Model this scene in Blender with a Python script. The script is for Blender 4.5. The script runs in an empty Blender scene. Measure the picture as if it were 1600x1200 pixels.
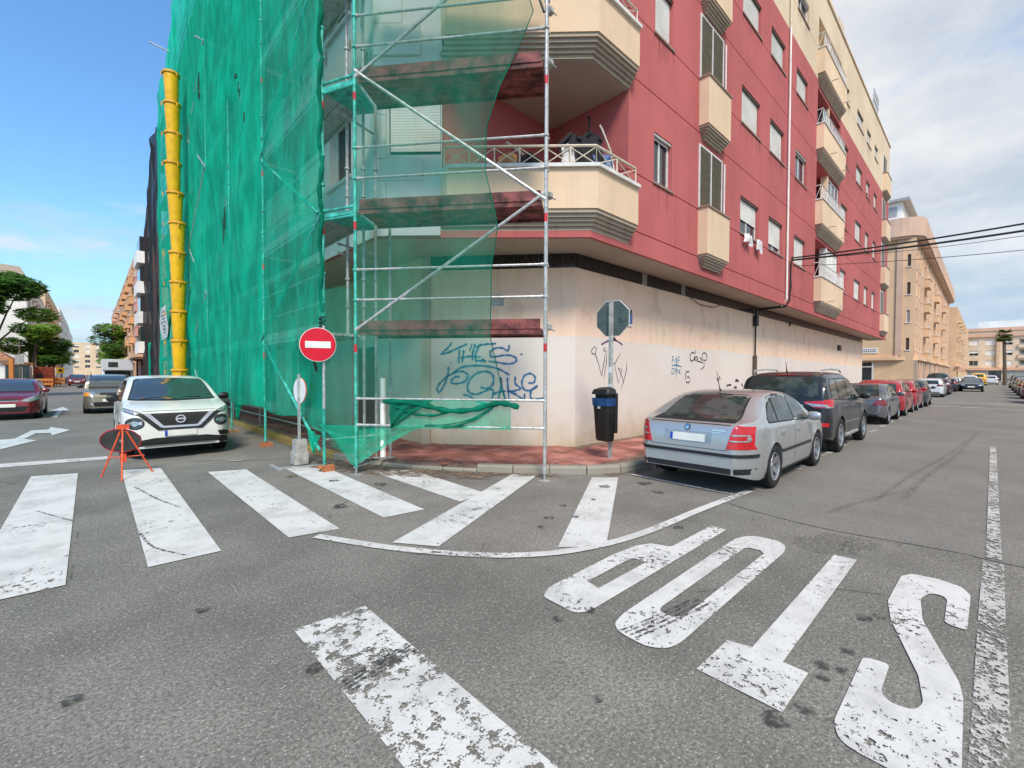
import bpy, bmesh, math, random
import numpy as np
from mathutils import Vector, Matrix, geometry
from mathutils.bvhtree import BVHTree
random.seed(7); np.random.seed(7)
D = bpy.data; SC = bpy.context.scene; COL = SC.collection
R = math.radians
# ------------------------------------------------------------------ camera
cam = D.cameras.new('camera'); cam.sensor_width = 36; cam.lens = 15.707; cam.clip_start = .05; cam.clip_end = 3000
co = D.objects.new('camera', cam); COL.objects.link(co); SC.camera = co
Mx = ((0.7278015435, -0.0132595423, 0.6856596078), (-0.6857802653, -0.0187599465, 0.7275668300), (0.0032157344, -0.9997360896, -0.0227466504))
co.matrix_world = Matrix(((Mx[0][0], -Mx[0][1], -Mx[0][2], 0), (Mx[1][0], -Mx[1][1], -Mx[1][2], 0), (Mx[2][0], -Mx[2][1], -Mx[2][2], 1.70), (0, 0, 0, 1)))
# ------------------------------------------------------------------ sky
SUN_EL, SUN_AZ = 50, 218      # azimuth clockwise from +Y
w = D.worlds.new('World'); SC.world = w; w.use_nodes = True
nt = w.node_tree; N = nt.nodes; Lk = nt.links; N.clear()
def wn(t, **k):
    n = N.new(t)
    for a, b in k.items(): setattr(n, a, b)
    return n
wo = wn('ShaderNodeOutputWorld'); bg = wn('ShaderNodeBackground'); bg.inputs[1].default_value = .14
sky = wn('ShaderNodeTexSky', sky_type='NISHITA', sun_disc=False); sky.sun_elevation = R(SUN_EL); sky.sun_rotation = R(SUN_AZ)
sky.air_density = 1.3; sky.dust_density = .6; sky.ozone_density = 2.2
tc = wn('ShaderNodeTexCoord'); sep = wn('ShaderNodeSeparateXYZ'); Lk.new(tc.outputs['Generated'], sep.inputs[0])
def wm(op, a, b=None, clamp=False):
    n = wn('ShaderNodeMath', operation=op, use_clamp=clamp)
    for i, v in enumerate((a, b)):
        if v is None: continue
        if isinstance(v, (int, float)): n.inputs[i].default_value = v
        else: Lk.new(v, n.inputs[i])
    return n.outputs[0]
zz = wm('ADD', wm('MAXIMUM', sep.outputs[2], 0), .16)
cmb = wn('ShaderNodeCombineXYZ'); Lk.new(wm('DIVIDE', sep.outputs[0], zz), cmb.inputs[0]); Lk.new(wm('DIVIDE', sep.outputs[1], zz), cmb.inputs[1])
def wnoise(scale, detail, rough, off):
    mp = wn('ShaderNodeMapping'); mp.inputs['Location'].default_value = off; Lk.new(cmb.outputs[0], mp.inputs[0])
    n = wn('ShaderNodeTexNoise'); n.inputs['Scale'].default_value = scale; n.inputs['Detail'].default_value = detail; n.inputs['Roughness'].default_value = rough
    Lk.new(mp.outputs[0], n.inputs['Vector']); return n.outputs[0]
n1 = wnoise(.62, 8, .6, (2.3, 1.1, 0)); n2 = wnoise(.35, 3, .5, (7.3, 4.1, 2))
# a bank of cloud lies over the +X side of the sky; thin wisps over the +Y side
side = wm('ADD', wm('MULTIPLY', wm('SUBTRACT', sep.outputs[0], wm('MULTIPLY', sep.outputs[1], .42)), .36), .0)
cov = wm('ADD', wm('ADD', wm('ADD', wm('MULTIPLY', wm('SUBTRACT', n1, .5), 1.9), .5), side), wm('MULTIPLY', n2, .25))
cr = wn('ShaderNodeMapRange'); cr.inputs[1].default_value = .50; cr.inputs[2].default_value = .80; cr.interpolation_type = 'SMOOTHSTEP'; Lk.new(cov, cr.inputs[0])
cloudc = wn('ShaderNodeMix', data_type='RGBA'); cloudc.inputs[6].default_value = (2.9, 3.3, 3.8, 1); cloudc.inputs[7].default_value = (5.0, 4.95, 4.85, 1)
n3 = wnoise(1.1, 6, .6, (4.3, 9.1, 5)); cr3 = wn('ShaderNodeMapRange'); cr3.inputs[1].default_value = .36; cr3.inputs[2].default_value = .60; Lk.new(n3, cr3.inputs[0]); Lk.new(cr3.outputs[0], cloudc.inputs[0])
skyg = wn('ShaderNodeMix', data_type='RGBA', blend_type='MULTIPLY'); skyg.inputs[0].default_value = 1; skyg.inputs[7].default_value = (.70, 1.02, 1.27, 1); Lk.new(sky.outputs[0], skyg.inputs[6])
mixs = wn('ShaderNodeMix', data_type='RGBA'); Lk.new(wm('MULTIPLY', cr.outputs[0], .93), mixs.inputs[0]); Lk.new(skyg.outputs[2], mixs.inputs[6]); Lk.new(cloudc.outputs[2], mixs.inputs[7])
# haze near the horizon
hz = wn('ShaderNodeMapRange'); hz.inputs[1].default_value = .0; hz.inputs[2].default_value = .28; hz.inputs[3].default_value = .6; hz.inputs[4].default_value = 0; Lk.new(sep.outputs[2], hz.inputs[0])
mixh = wn('ShaderNodeMix', data_type='RGBA'); Lk.new(hz.outputs[0], mixh.inputs[0]); Lk.new(mixs.outputs[2], mixh.inputs[6]); mixh.inputs[7].default_value = (2.5, 3.7, 4.9, 1)
Lk.new(mixh.outputs[2], bg.inputs[0]); Lk.new(bg.outputs[0], wo.inputs[0])
sl = D.lights.new('sun', 'SUN'); sl.energy = 2.9; sl.angle = R(16); sl.color = (1, .90, .77)
so = D.objects.new('sun', sl); COL.objects.link(so)
so.rotation_euler = (R(90 - SUN_EL), 0, -R(SUN_AZ) + math.pi)
v = SC.view_settings; v.view_transform = 'Standard'; v.look = 'None'; v.exposure = .42; v.gamma = 1; v.use_curve_mapping = False
# ------------------------------------------------------------------ material helpers
MATS = {}
class NB:
    def __init__(s, name):
        s.m = D.materials.new(name); s.m.use_nodes = True; s.nt = s.m.node_tree; s.n = s.nt.nodes; s.l = s.nt.links
        s.b = s.n['Principled BSDF']; s.o = s.n['Material Output']; s._pos = None
    def new(s, t, **k):
        n = s.n.new(t)
        for a, b in k.items(): setattr(n, a, b)
        return n
    def pos(s):
        if not s._pos: s._pos = s.new('ShaderNodeNewGeometry').outputs['Position']
        return s._pos
    def obj(s): return s.new('ShaderNodeTexCoord').outputs['Object']
    def noise(s, scale, detail=4, rough=.6, vec=None, stretch=None, off=None):
        n = s.new('ShaderNodeTexNoise'); n.inputs['Scale'].default_value = scale; n.inputs['Detail'].default_value = detail; n.inputs['Roughness'].default_value = rough
        src = vec or s.pos()
        if stretch or off:
            mp = s.new('ShaderNodeMapping'); mp.inputs['Scale'].default_value = stretch or (1, 1, 1); mp.inputs['Location'].default_value = off or (0, 0, 0)
            s.l.new(src, mp.inputs[0]); src = mp.outputs[0]
        s.l.new(src, n.inputs['Vector']); return n.outputs[0]
    def voro(s, scale, feature='F1', vec=None):
        n = s.new('ShaderNodeTexVoronoi', feature=feature); n.inputs['Scale'].default_value = scale; s.l.new(vec or s.pos(), n.inputs['Vector']); return n.outputs['Distance']
    def math(s, op, a, b=None, clamp=False):
        n = s.new('ShaderNodeMath', operation=op, use_clamp=clamp)
        for i, v in enumerate((a, b)):
            if v is None: continue
            if isinstance(v, (int, float)): n.inputs[i].default_value = v
            else: s.l.new(v, n.inputs[i])
        return n.outputs[0]
    def ramp(s, v, a, b, c=0, d=1):
        n = s.new('ShaderNodeMapRange'); n.interpolation_type = 'SMOOTHSTEP'
        n.inputs[1].default_value = a; n.inputs[2].default_value = b; n.inputs[3].default_value = c; n.inputs[4].default_value = d
        s.l.new(v, n.inputs[0]); return n.outputs[0]
    def mix(s, f, a, b):
        n = s.new('ShaderNodeMix', data_type='RGBA')
        for i, v in ((0, f), (6, a), (7, b)):
            if isinstance(v, (int, float)): n.inputs[i].default_value = v
            elif isinstance(v, tuple): n.inputs[i].default_value = (*v[:3], 1)
            else: s.l.new(v, n.inputs[i])
        return n.outputs[2]
    def bump(s, h, strength=.3, dist=.01):
        n = s.new('ShaderNodeBump'); n.inputs['Strength'].default_value = strength; n.inputs['Distance'].default_value = dist
        s.l.new(h, n.inputs['Height']); s.l.new(n.outputs[0], s.b.inputs['Normal'])
    def col(s, c):
        if isinstance(c, tuple): s.b.inputs['Base Color'].default_value = (*c[:3], 1)
        else: s.l.new(c, s.b.inputs['Base Color'])
    def set(s, **k):
        for a, b in k.items():
            i = s.b.inputs[a.replace('_', ' ')]
            if isinstance(b, (int, float, tuple)): i.default_value = b
            else: s.l.new(b, i)
        return s
    def done(s): MATS[s.m.name] = s.m; return s.m
def plain(name, c, rough=.6, metal=0, var=.12, scale=6, spec=.4, bump=0, obj=False, **k):
    """a plain-coloured surface with a little grain and dirt of its own"""
    b = NB(name); vec = b.obj() if obj else None
    f = b.noise(scale, 5, .6, vec)
    d = tuple(x * (1 - var * 1.6) for x in c); e = tuple(min(1, x * (1 + var)) for x in c)
    b.col(b.mix(b.ramp(f, .3, .7), d, e)); b.set(Roughness=rough, Metallic=metal, Specular_IOR_Level=spec, **k)
    if bump: b.bump(b.noise(scale * 12, 3, .6, vec), bump, .004)
    return b.done()
def stucco(name, c, streak=.25, dirt=(.25, .2, .16), dirtamt=.35, bump=.25, patch=.10):
    b = NB(name)
    p = b.noise(.35, 5, .6); c1 = b.mix(b.ramp(p, .3, .7), tuple(x * (1 - patch) for x in c), tuple(min(1, x * (1 + patch)) for x in c))
    st = b.noise(1.0, 5, .65, stretch=(3.2, 3.2, .16)); c2 = b.mix(b.math('MULTIPLY', b.ramp(st, .48, .75), streak), c1, tuple(x * .62 for x in c))
    g = b.noise(3.5, 6, .7, stretch=(1, 1, .5)); c3 = b.mix(b.math('MULTIPLY', b.ramp(g, .56, .78), dirtamt), c2, dirt)
    b.col(c3); b.set(Roughness=.88, Specular_IOR_Level=.2); b.bump(b.noise(60, 4, .7), bump, .006)
    return b.done()
# ------------------------------------------------------------------ materials
def m_asphalt(name, base, speck, scale=1, patchy=.22, tint=(1, 1, 1)):
    b = NB(name)
    fine = b.noise(48 * scale, 4, .8); ag = b.voro(62 * scale); big = b.noise(.55, 5, .6, stretch=(1, 1, 1)); mid = b.noise(4, 4, .6)
    c0 = tuple(base * t for t in tint)
    c = b.mix(b.ramp(big, .3, .7), tuple(x * (1 - patchy) for x in c0), tuple(x * (1 + patchy) for x in c0))
    c = b.mix(b.math('MULTIPLY', b.ramp(mid, .45, .75), .3), c, tuple(x * .72 for x in c0))
    c = b.mix(b.ramp(fine, .40, .62, 0, .75), c, tuple(x * .38 for x in c0))
    c = b.mix(b.math('MULTIPLY', b.ramp(ag, .16, .36, 1, 0), b.ramp(b.noise(30 * scale, 2, .5), .46, .58)), c, tuple(min(.6, speck * t) for t in tint))
    tar = b.math('MULTIPLY', b.ramp(b.noise(2.3, 3, .5, off=(5, 3, 0)), .75, .79), b.ramp(b.noise(9, 3, .6), .42, .6)); c = b.mix(b.math('MULTIPLY', tar, .75), c, (.02, .02, .02))
    ck = b.voro(.42, 'DISTANCE_TO_EDGE', vec=None)
    wob = b.noise(1.2, 6, .75)
    ckm = b.math('MULTIPLY', b.ramp(ck, 0, .006, 1, 0), b.ramp(wob, .52, .6)); c = b.mix(b.math('MULTIPLY', ckm, .6), c, (.03, .03, .03))
    b.col(c); b.set(Roughness=b.ramp(fine, .3, .7, .72, .95), Specular_IOR_Level=.35)
    b.bump(b.math('ADD', b.math('MULTIPLY', ag, 1.0), fine), .55, .006)
    return b.done()
m_asphalt('asphalt_coarse', .205, .38, 1.0, .30, (1.08, 1.02, .88)); m_asphalt('asphalt_smooth', .215, .31, 1.6, .16, (1.07, 1.01, .89)); m_asphalt('asphalt_corner', .225, .36, 1.2, .25, (1.08, .99, .86))
def m_paint(name, wear, c=(.62, .61, .575), scale=1.0, grime=.6):
    b = NB(name)
    n = b.noise(9 * scale, 6, .72, stretch=(1, 1, 1)); n2 = b.noise(1.3, 3, .5); n3 = b.noise(70, 3, .7)
    cc = b.mix(b.math('MULTIPLY', b.ramp(b.noise(2.2, 6, .7), .4, .7), grime), c, (.34, .33, .31)); cc = b.mix(b.math('MULTIPLY', b.ramp(n3, .45, .7), .25), cc, (.45, .45, .43))
    b.col(cc); b.set(Roughness=.75, Specular_IOR_Level=.35)
    f = b.math('ADD', b.math('ADD', n, b.math('MULTIPLY', b.math('SUBTRACT', n2, .5), .55)), b.math('MULTIPLY', b.math('SUBTRACT', n3, .5), .42))
    hole = b.ramp(f, wear, wear + .035)
    tr = b.new('ShaderNodeBsdfTransparent'); mx = b.new('ShaderNodeMixShader'); b.l.new(hole, mx.inputs[0]); b.l.new(b.b.outputs[0], mx.inputs[1]); b.l.new(tr.outputs[0], mx.inputs[2]); b.l.new(mx.outputs[0], b.o.inputs[0])
    b.bump(n, .3, .004)
    return b.done()
m_paint('road_paint', .645, scale=1.5); m_paint('road_paint_worn', .555, scale=1.2); m_paint('road_paint_letters', .60, scale=2.2); m_paint('road_paint_faded', .50, c=(.5, .49, .46), scale=2); m_paint('road_paint_far', .66, c=(.6, .62, .62))
stucco('red_render', (.46, .125, .12), .38, (.33, .13, .12), .25); stucco('cream_render', (.76, .57, .39), .38, (.42, .32, .22), .3); stucco('cream_render_upper', (.70, .56, .40), .22, (.42, .34, .25), .3)
stucco('soffit_render', (.47, .40, .33), .2, (.3, .25, .2), .4); stucco('white_insulation', (.66, .68, .66), .12, (.38, .4, .38), .3); stucco('moulding_stone', (.42, .35, .27), .5, (.17, .14, .11), .75, .5)
stucco('beige_far', (.68, .47, .30), .15, (.5, .33, .2), .2); stucco('ochre_far', (.71, .48, .30), .15, (.5, .33, .2), .2); stucco('pinkish_far', (.62, .42, .31), .15, (.4, .25, .18), .2)
stucco('pink_far', (.60, .33, .27), .2, (.4, .25, .2), .3); stucco('orange_far', (.66, .38, .20), .2, (.45, .28, .18), .3); stucco('white_far', (.80, .79, .76), .15, (.5, .48, .44), .25); stucco('cream_far', (.74, .58, .41), .2, (.45, .38, .28), .3)
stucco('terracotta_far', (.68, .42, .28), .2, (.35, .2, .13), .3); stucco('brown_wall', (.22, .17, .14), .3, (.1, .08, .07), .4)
def m_groundwall():
    b = NB('ground_floor_render')
    sp = b.new('ShaderNodeSeparateXYZ'); b.l.new(b.pos(), sp.inputs[0])
    steps = b.noise(1.0, 1, .5, stretch=(.55, .55, .05)); nz = b.noise(6, 5, .7)
    lim = b.math('ADD', b.math('SUBTRACT', 2.60, b.math('MULTIPLY', sp.outputs[0], .008)), b.math('ADD', b.math('MULTIPLY', b.math('SUBTRACT', steps, .5), .13), b.math('MULTIPLY', b.math('SUBTRACT', nz, .5), .07)))
    f = b.ramp(b.math('SUBTRACT', sp.outputs[2], lim), -.015, .02)
    tone = b.noise(.35, 3, .5, stretch=(1, 1, .3)); up = b.mix(b.ramp(tone, .38, .6), (.86, .63, .48), (.83, .65, .49)); up = b.mix(b.math('MULTIPLY', b.ramp(b.noise(1.7, 6, .7, stretch=(1, 1, .8)), .5, .72), .5), up, (.52, .34, .22)); up = b.mix(b.math('MULTIPLY', b.ramp(b.noise(1.2, 5, .6, stretch=(5, 5, .2)), .5, .75), .3), up, (.5, .36, .26))
    lo = b.mix(b.ramp(b.noise(.6, 4, .6), .35, .65), (.69, .62, .56), (.72, .66, .60)); lo = b.mix(b.math('MULTIPLY', b.ramp(b.noise(4, 5, .7), .58, .72), .25), lo, (.5, .42, .36))
    # dirt climbing from the pavement, an irregular stain
    dz = b.math('ADD', sp.outputs[2], b.math('MULTIPLY', b.math('SUBTRACT', b.noise(1.6, 6, .7), .5), 1.3)); lo = b.mix(b.ramp(dz, .05, .85, .85, 0), lo, (.52, .42, .28))
    c = b.mix(f, lo, up); b.col(c); b.set(Roughness=.9, Specular_IOR_Level=.2); b.bump(b.noise(45, 4, .7), .3, .006); b.done()
m_groundwall()
plain('dark_tile', (.018, .018, .016), .15, var=.4, scale=9, spec=.6); plain('tile_grout', (.32, .30, .27), .9)
plain('red_paver', (.33, .12, .095), .85, var=.3, scale=2.2, bump=.3); plain('red_paver_light', (.40, .17, .14), .85, var=.3, scale=2.2, bump=.3); plain('paver_grout', (.22, .14, .11), .95, var=.3)
stucco('kerb_stone', (.30, .27, .22), .2, (.1, .09, .06), .6, .5); stucco('yellow_kerb', (.42, .28, .09), .4, (.17, .15, .11), .95, .4); stucco('pavement_grey', (.30, .28, .26), .1, (.15, .14, .12), .5)
plain('galvanised', (.50, .50, .48), .42, .35, .18, 14, obj=True); plain('galvanised_dull', (.40, .41, .40), .5, .25, .2, 9); plain('green_wrap', (.06, .46, .36), .6, var=.3, scale=8)
plain('red_band', (.55, .03, .04), .5); plain('red_plank', (.20, .055, .05), .7, var=.5, scale=5, bump=.2); plain('wood', (.38, .22, .10), .8, var=.3, scale=9, bump=.2); plain('orange_wood', (.45, .17, .07), .8, var=.3, scale=14)
plain('chute_yellow', (.83, .45, .005), .4, var=.1, scale=4); plain('chute_rim', (.72, .34, .01), .5); plain('dark_cable', (.015, .015, .015), .6); plain('black_plastic', (.018, .018, .02), .42, var=.2); plain('bin_black', (.02, .02, .018), .5, var=.25, scale=12); plain('bin_blue', (.015, .06, .18), .5)
plain('sign_red', (.62, .005, .025), .4, var=.05); plain('sign_white', (.74, .74, .72), .45, var=.06); plain('sign_back', (.10, .13, .12), .5, .3, .12, 5); plain('sign_disc_grey', (.12, .12, .12), .6, .2, .15, 6); plain('orange_paint', (.70, .09, .03), .45, var=.15, scale=20); plain('concrete', (.42, .41, .37), .9, var=.2, scale=12, bump=.4)
plain('white_metal', (.68, .67, .64), .45, var=.08); plain('cream_metal', (.68, .60, .46), .5, var=.1); plain('shutter_cream', (.80, .77, .71), .6, var=.07, scale=2); plain('shutter_brown', (.10, .07, .05), .5); plain('lattice_brown', (.34, .28, .19), .7); plain('sill_stone', (.30, .2, .16), .7)
plain('cloth_white', (.66, .64, .64), .9); plain('cloth_blue', (.12, .2, .4), .9); plain('cloth_dark', (.015, .015, .02), .9); plain('cardboard', (.45, .27, .13), .9); plain('cloth_red', (.5, .05, .05), .9); plain('cloth_teal', (.02, .3, .32), .9)
plain('grout_dark', (.12, .03, .03), .9)
for nme, c in (('spray_blue', (.01, .16, .36)), ('spray_dark', (.035, .025, .04)), ('spray_purple', (.12, .05, .15))): plain(nme, c, .8, var=.25, scale=15)
b = NB('rain_stain'); b.col((.10, .045, .04)); b.set(Roughness=.95); g3 = b.new('ShaderNodeTexCoord'); s3 = b.new('ShaderNodeSeparateXYZ'); b.l.new(g3.outputs['Generated'], s3.inputs[0])
al = b.math('MULTIPLY', b.ramp(b.noise(1.0, 4, .65, stretch=(11, 11, .5)), .46, .72, 0, .42), b.ramp(s3.outputs[2], .0, 1.0, 0, 1)); tr = b.new('ShaderNodeBsdfTransparent'); mx = b.new('ShaderNodeMixShader'); b.l.new(al, mx.inputs[0]); b.l.new(tr.outputs[0], mx.inputs[1]); b.l.new(b.b.outputs[0], mx.inputs[2]); b.l.new(mx.outputs[0], b.o.inputs[0]); b.done()
b = NB('window_glass'); b.col((.03, .035, .038)); b.set(Roughness=.04, Specular_IOR_Level=.9); b.done()
b = NB('green_glass'); b.col((.02, .05, .05)); b.set(Roughness=.05, Specular_IOR_Level=.8); b.done()
# shade net: woven plastic, part of the light passes the gaps of the weave, part glows through the threads
def m_net(name, c, cover, var=.15, coat=(.02, .42, .32)):
    b = NB(name); sp = b.noise(2.2, 5, .65, stretch=(1, 1, .35)); st = b.noise(5, 4, .6, stretch=(2.5, 2.5, .12))
    cc = b.mix(b.ramp(sp, .35, .65), tuple(x * .72 for x in c), tuple(min(1, x * 1.12) for x in c)); b.col(cc); b.set(Roughness=.8, Specular_IOR_Level=.15)
    tl = b.new('ShaderNodeBsdfTranslucent'); b.l.new(cc, tl.inputs[0]); m1 = b.new('ShaderNodeMixShader'); m1.inputs[0].default_value = .5; b.l.new(b.b.outputs[0], m1.inputs[1]); b.l.new(tl.outputs[0], m1.inputs[2])
    tr = b.new('ShaderNodeBsdfTransparent'); tr.inputs[0].default_value = (*coat, 1) if False else (1, 1, 1, 1)
    al = b.math('ADD', cover, b.math('MULTIPLY', b.math('SUBTRACT', b.math('ADD', b.math('MULTIPLY', sp, .7), b.math('MULTIPLY', st, .3)), .5), var * 3), True)
    m2 = b.new('ShaderNodeMixShader'); b.l.new(al, m2.inputs[0]); b.l.new(tr.outputs[0], m2.inputs[1]); b.l.new(m1.outputs[0], m2.inputs[2]); b.l.new(m2.outputs[0], b.o.inputs[0])
    b.bump(b.noise(14, 4, .6, stretch=(1, 1, .3)), .4, .02); return b.done()
GN = (.004, .72, .43)
m_net('net_dense', GN, .82, .06); m_net('net_medium', GN, .60, .22); m_net('net_thin', (.015, .42, .27), .31, .05); m_net('net_bunched', (.006, .30, .18), .93, .04); m_net('net_grey', (.045, .055, .06), .9, .08); m_net('net_brown', (.07, .055, .05), .92, .08)
def m_car(name, c, metal=.5, rough=.28, coat=.8):
    b = NB(name); d = b.noise(1.6, 4, .6, b.obj()); b.col(b.mix(b.math('MULTIPLY', b.ramp(d, .45, .75), .25), c, tuple(x * .75 + .01 for x in c)))
    b.set(Metallic=metal, Roughness=rough, Coat_Weight=coat, Coat_Roughness=.06); return b.done()
m_car('paint_silver', (.45, .46, .46), .55, .30); m_car('paint_white', (.72, .72, .67), 0, .35); m_car('paint_navy', (.010, .011, .015), .1, .3, .45); m_car('paint_grey', (.16, .165, .17), .6, .3); m_car('paint_red', (.38, .012, .02), .2, .3); m_car('paint_wine', (.20, .012, .025), .3, .28)
m_car('paint_champagne', (.30, .27, .21), .6, .34); m_car('paint_gold', (.42, .33, .24), .5, .35); m_car('paint_black', (.012, .012, .013), .2, .2); m_car('paint_yellow', (.75, .42, .01), 0, .35); m_car('paint_whitecar', (.62, .64, .66), .1, .35); m_car('paint_maroon', (.07, .012, .016), .3, .25); m_car('paint_green', (.03, .045, .035), .3, .3); m_car('paint_darkgrey', (.05, .052, .055), .5, .3)
b = NB('car_glass'); b.col(b.mix(b.ramp(b.noise(3.2, 3, .5, b.obj()), .45, .6), (.02, .03, .028), (.055, .07, .065))); b.set(Roughness=.05, Specular_IOR_Level=.42, IOR=1.5, Coat_Weight=.0, Coat_Roughness=.02); b.done()
b = NB('windscreen_glass'); b.col((.035, .045, .042)); b.set(Roughness=.03, Specular_IOR_Level=.8, IOR=1.6, Coat_Weight=1.0, Coat_Roughness=.02, Coat_IOR=1.75); b.done()
plain('tyre', (.016, .016, .016), .85, var=.3, obj=True); plain('rim', (.45, .46, .48), .3, .8, .1, obj=True); plain('rim_dark', (.03, .03, .03), .5); plain('chrome', (.7, .7, .72), .12, 1, .03); plain('plate', (.72, .72, .66), .4, var=.04, obj=True); plain('plate_blue', (.01, .06, .42), .4)
plain('lamp_red', (.5, .008, .015), .15, var=.1, spec=.8, obj=True); plain('lamp_dark_red', (.18, .01, .012), .15, spec=.8, obj=True); plain('lamp_clear', (.42, .44, .45), .1, .5, .25, 30, .8, obj=True); plain('lamp_amber', (.75, .30, .02), .15, var=.1, spec=.8, obj=True); plain('lamp_housing', (.03, .035, .035), .08, spec=.9)
plain('leaf_dark', (.10, .22, .045), .6, var=.5, scale=1.5, obj=True); plain('leaf_light', (.27, .48, .07), .6, var=.4, scale=1.5, obj=True); plain('leaf_yellow', (.24, .32, .06), .6, var=.4, scale=1.5, obj=True); plain('bark', (.13, .10, .075), .95, var=.4, scale=8, bump=.6, obj=True); plain('palm_leaf', (.10, .13, .03), .6, var=.5, obj=True)
b = NB('spray_soft'); b.col((.02, .17, .36)); b.set(Roughness=.9); tr = b.new('ShaderNodeBsdfTransparent'); mx = b.new('ShaderNodeMixShader'); b.l.new(b.ramp(b.noise(60, 3, .8), .4, .75, .02, .45), mx.inputs[0]); b.l.new(tr.outputs[0], mx.inputs[1]); b.l.new(b.b.outputs[0], mx.inputs[2]); b.l.new(mx.outputs[0], b.o.inputs[0]); b.done()
plain('roof_tile', (.35, .17, .09), .9, var=.3, scale=4); plain('orange_plastic', (.60, .22, .05), .5); plain('skip_red', (.30, .05, .02), .6, var=.35, scale=5); plain('grass_dry', (.10, .13, .03), .9, var=.5, scale=20); plain('banner_white', (.62, .62, .6), .7, var=.25, scale=3)
for nme in ('leaf_dark', 'leaf_light', 'leaf_yellow', 'palm_leaf'):
    if nme not in MATS: continue
    m_ = MATS[nme]; nt_ = m_.node_tree; bs = nt_.nodes['Principled BSDF']; tl = nt_.nodes.new('ShaderNodeBsdfTranslucent'); src = bs.inputs['Base Color'].links[0].from_socket; nt_.links.new(src, tl.inputs[0]); mx = nt_.nodes.new('ShaderNodeMixShader'); mx.inputs[0].default_value = .55; nt_.links.new(bs.outputs[0], mx.inputs[1]); nt_.links.new(tl.outputs[0], mx.inputs[2]); nt_.links.new(mx.outputs[0], nt_.nodes['Material Output'].inputs[0])
def MAT(n): return MATS[n]
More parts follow.
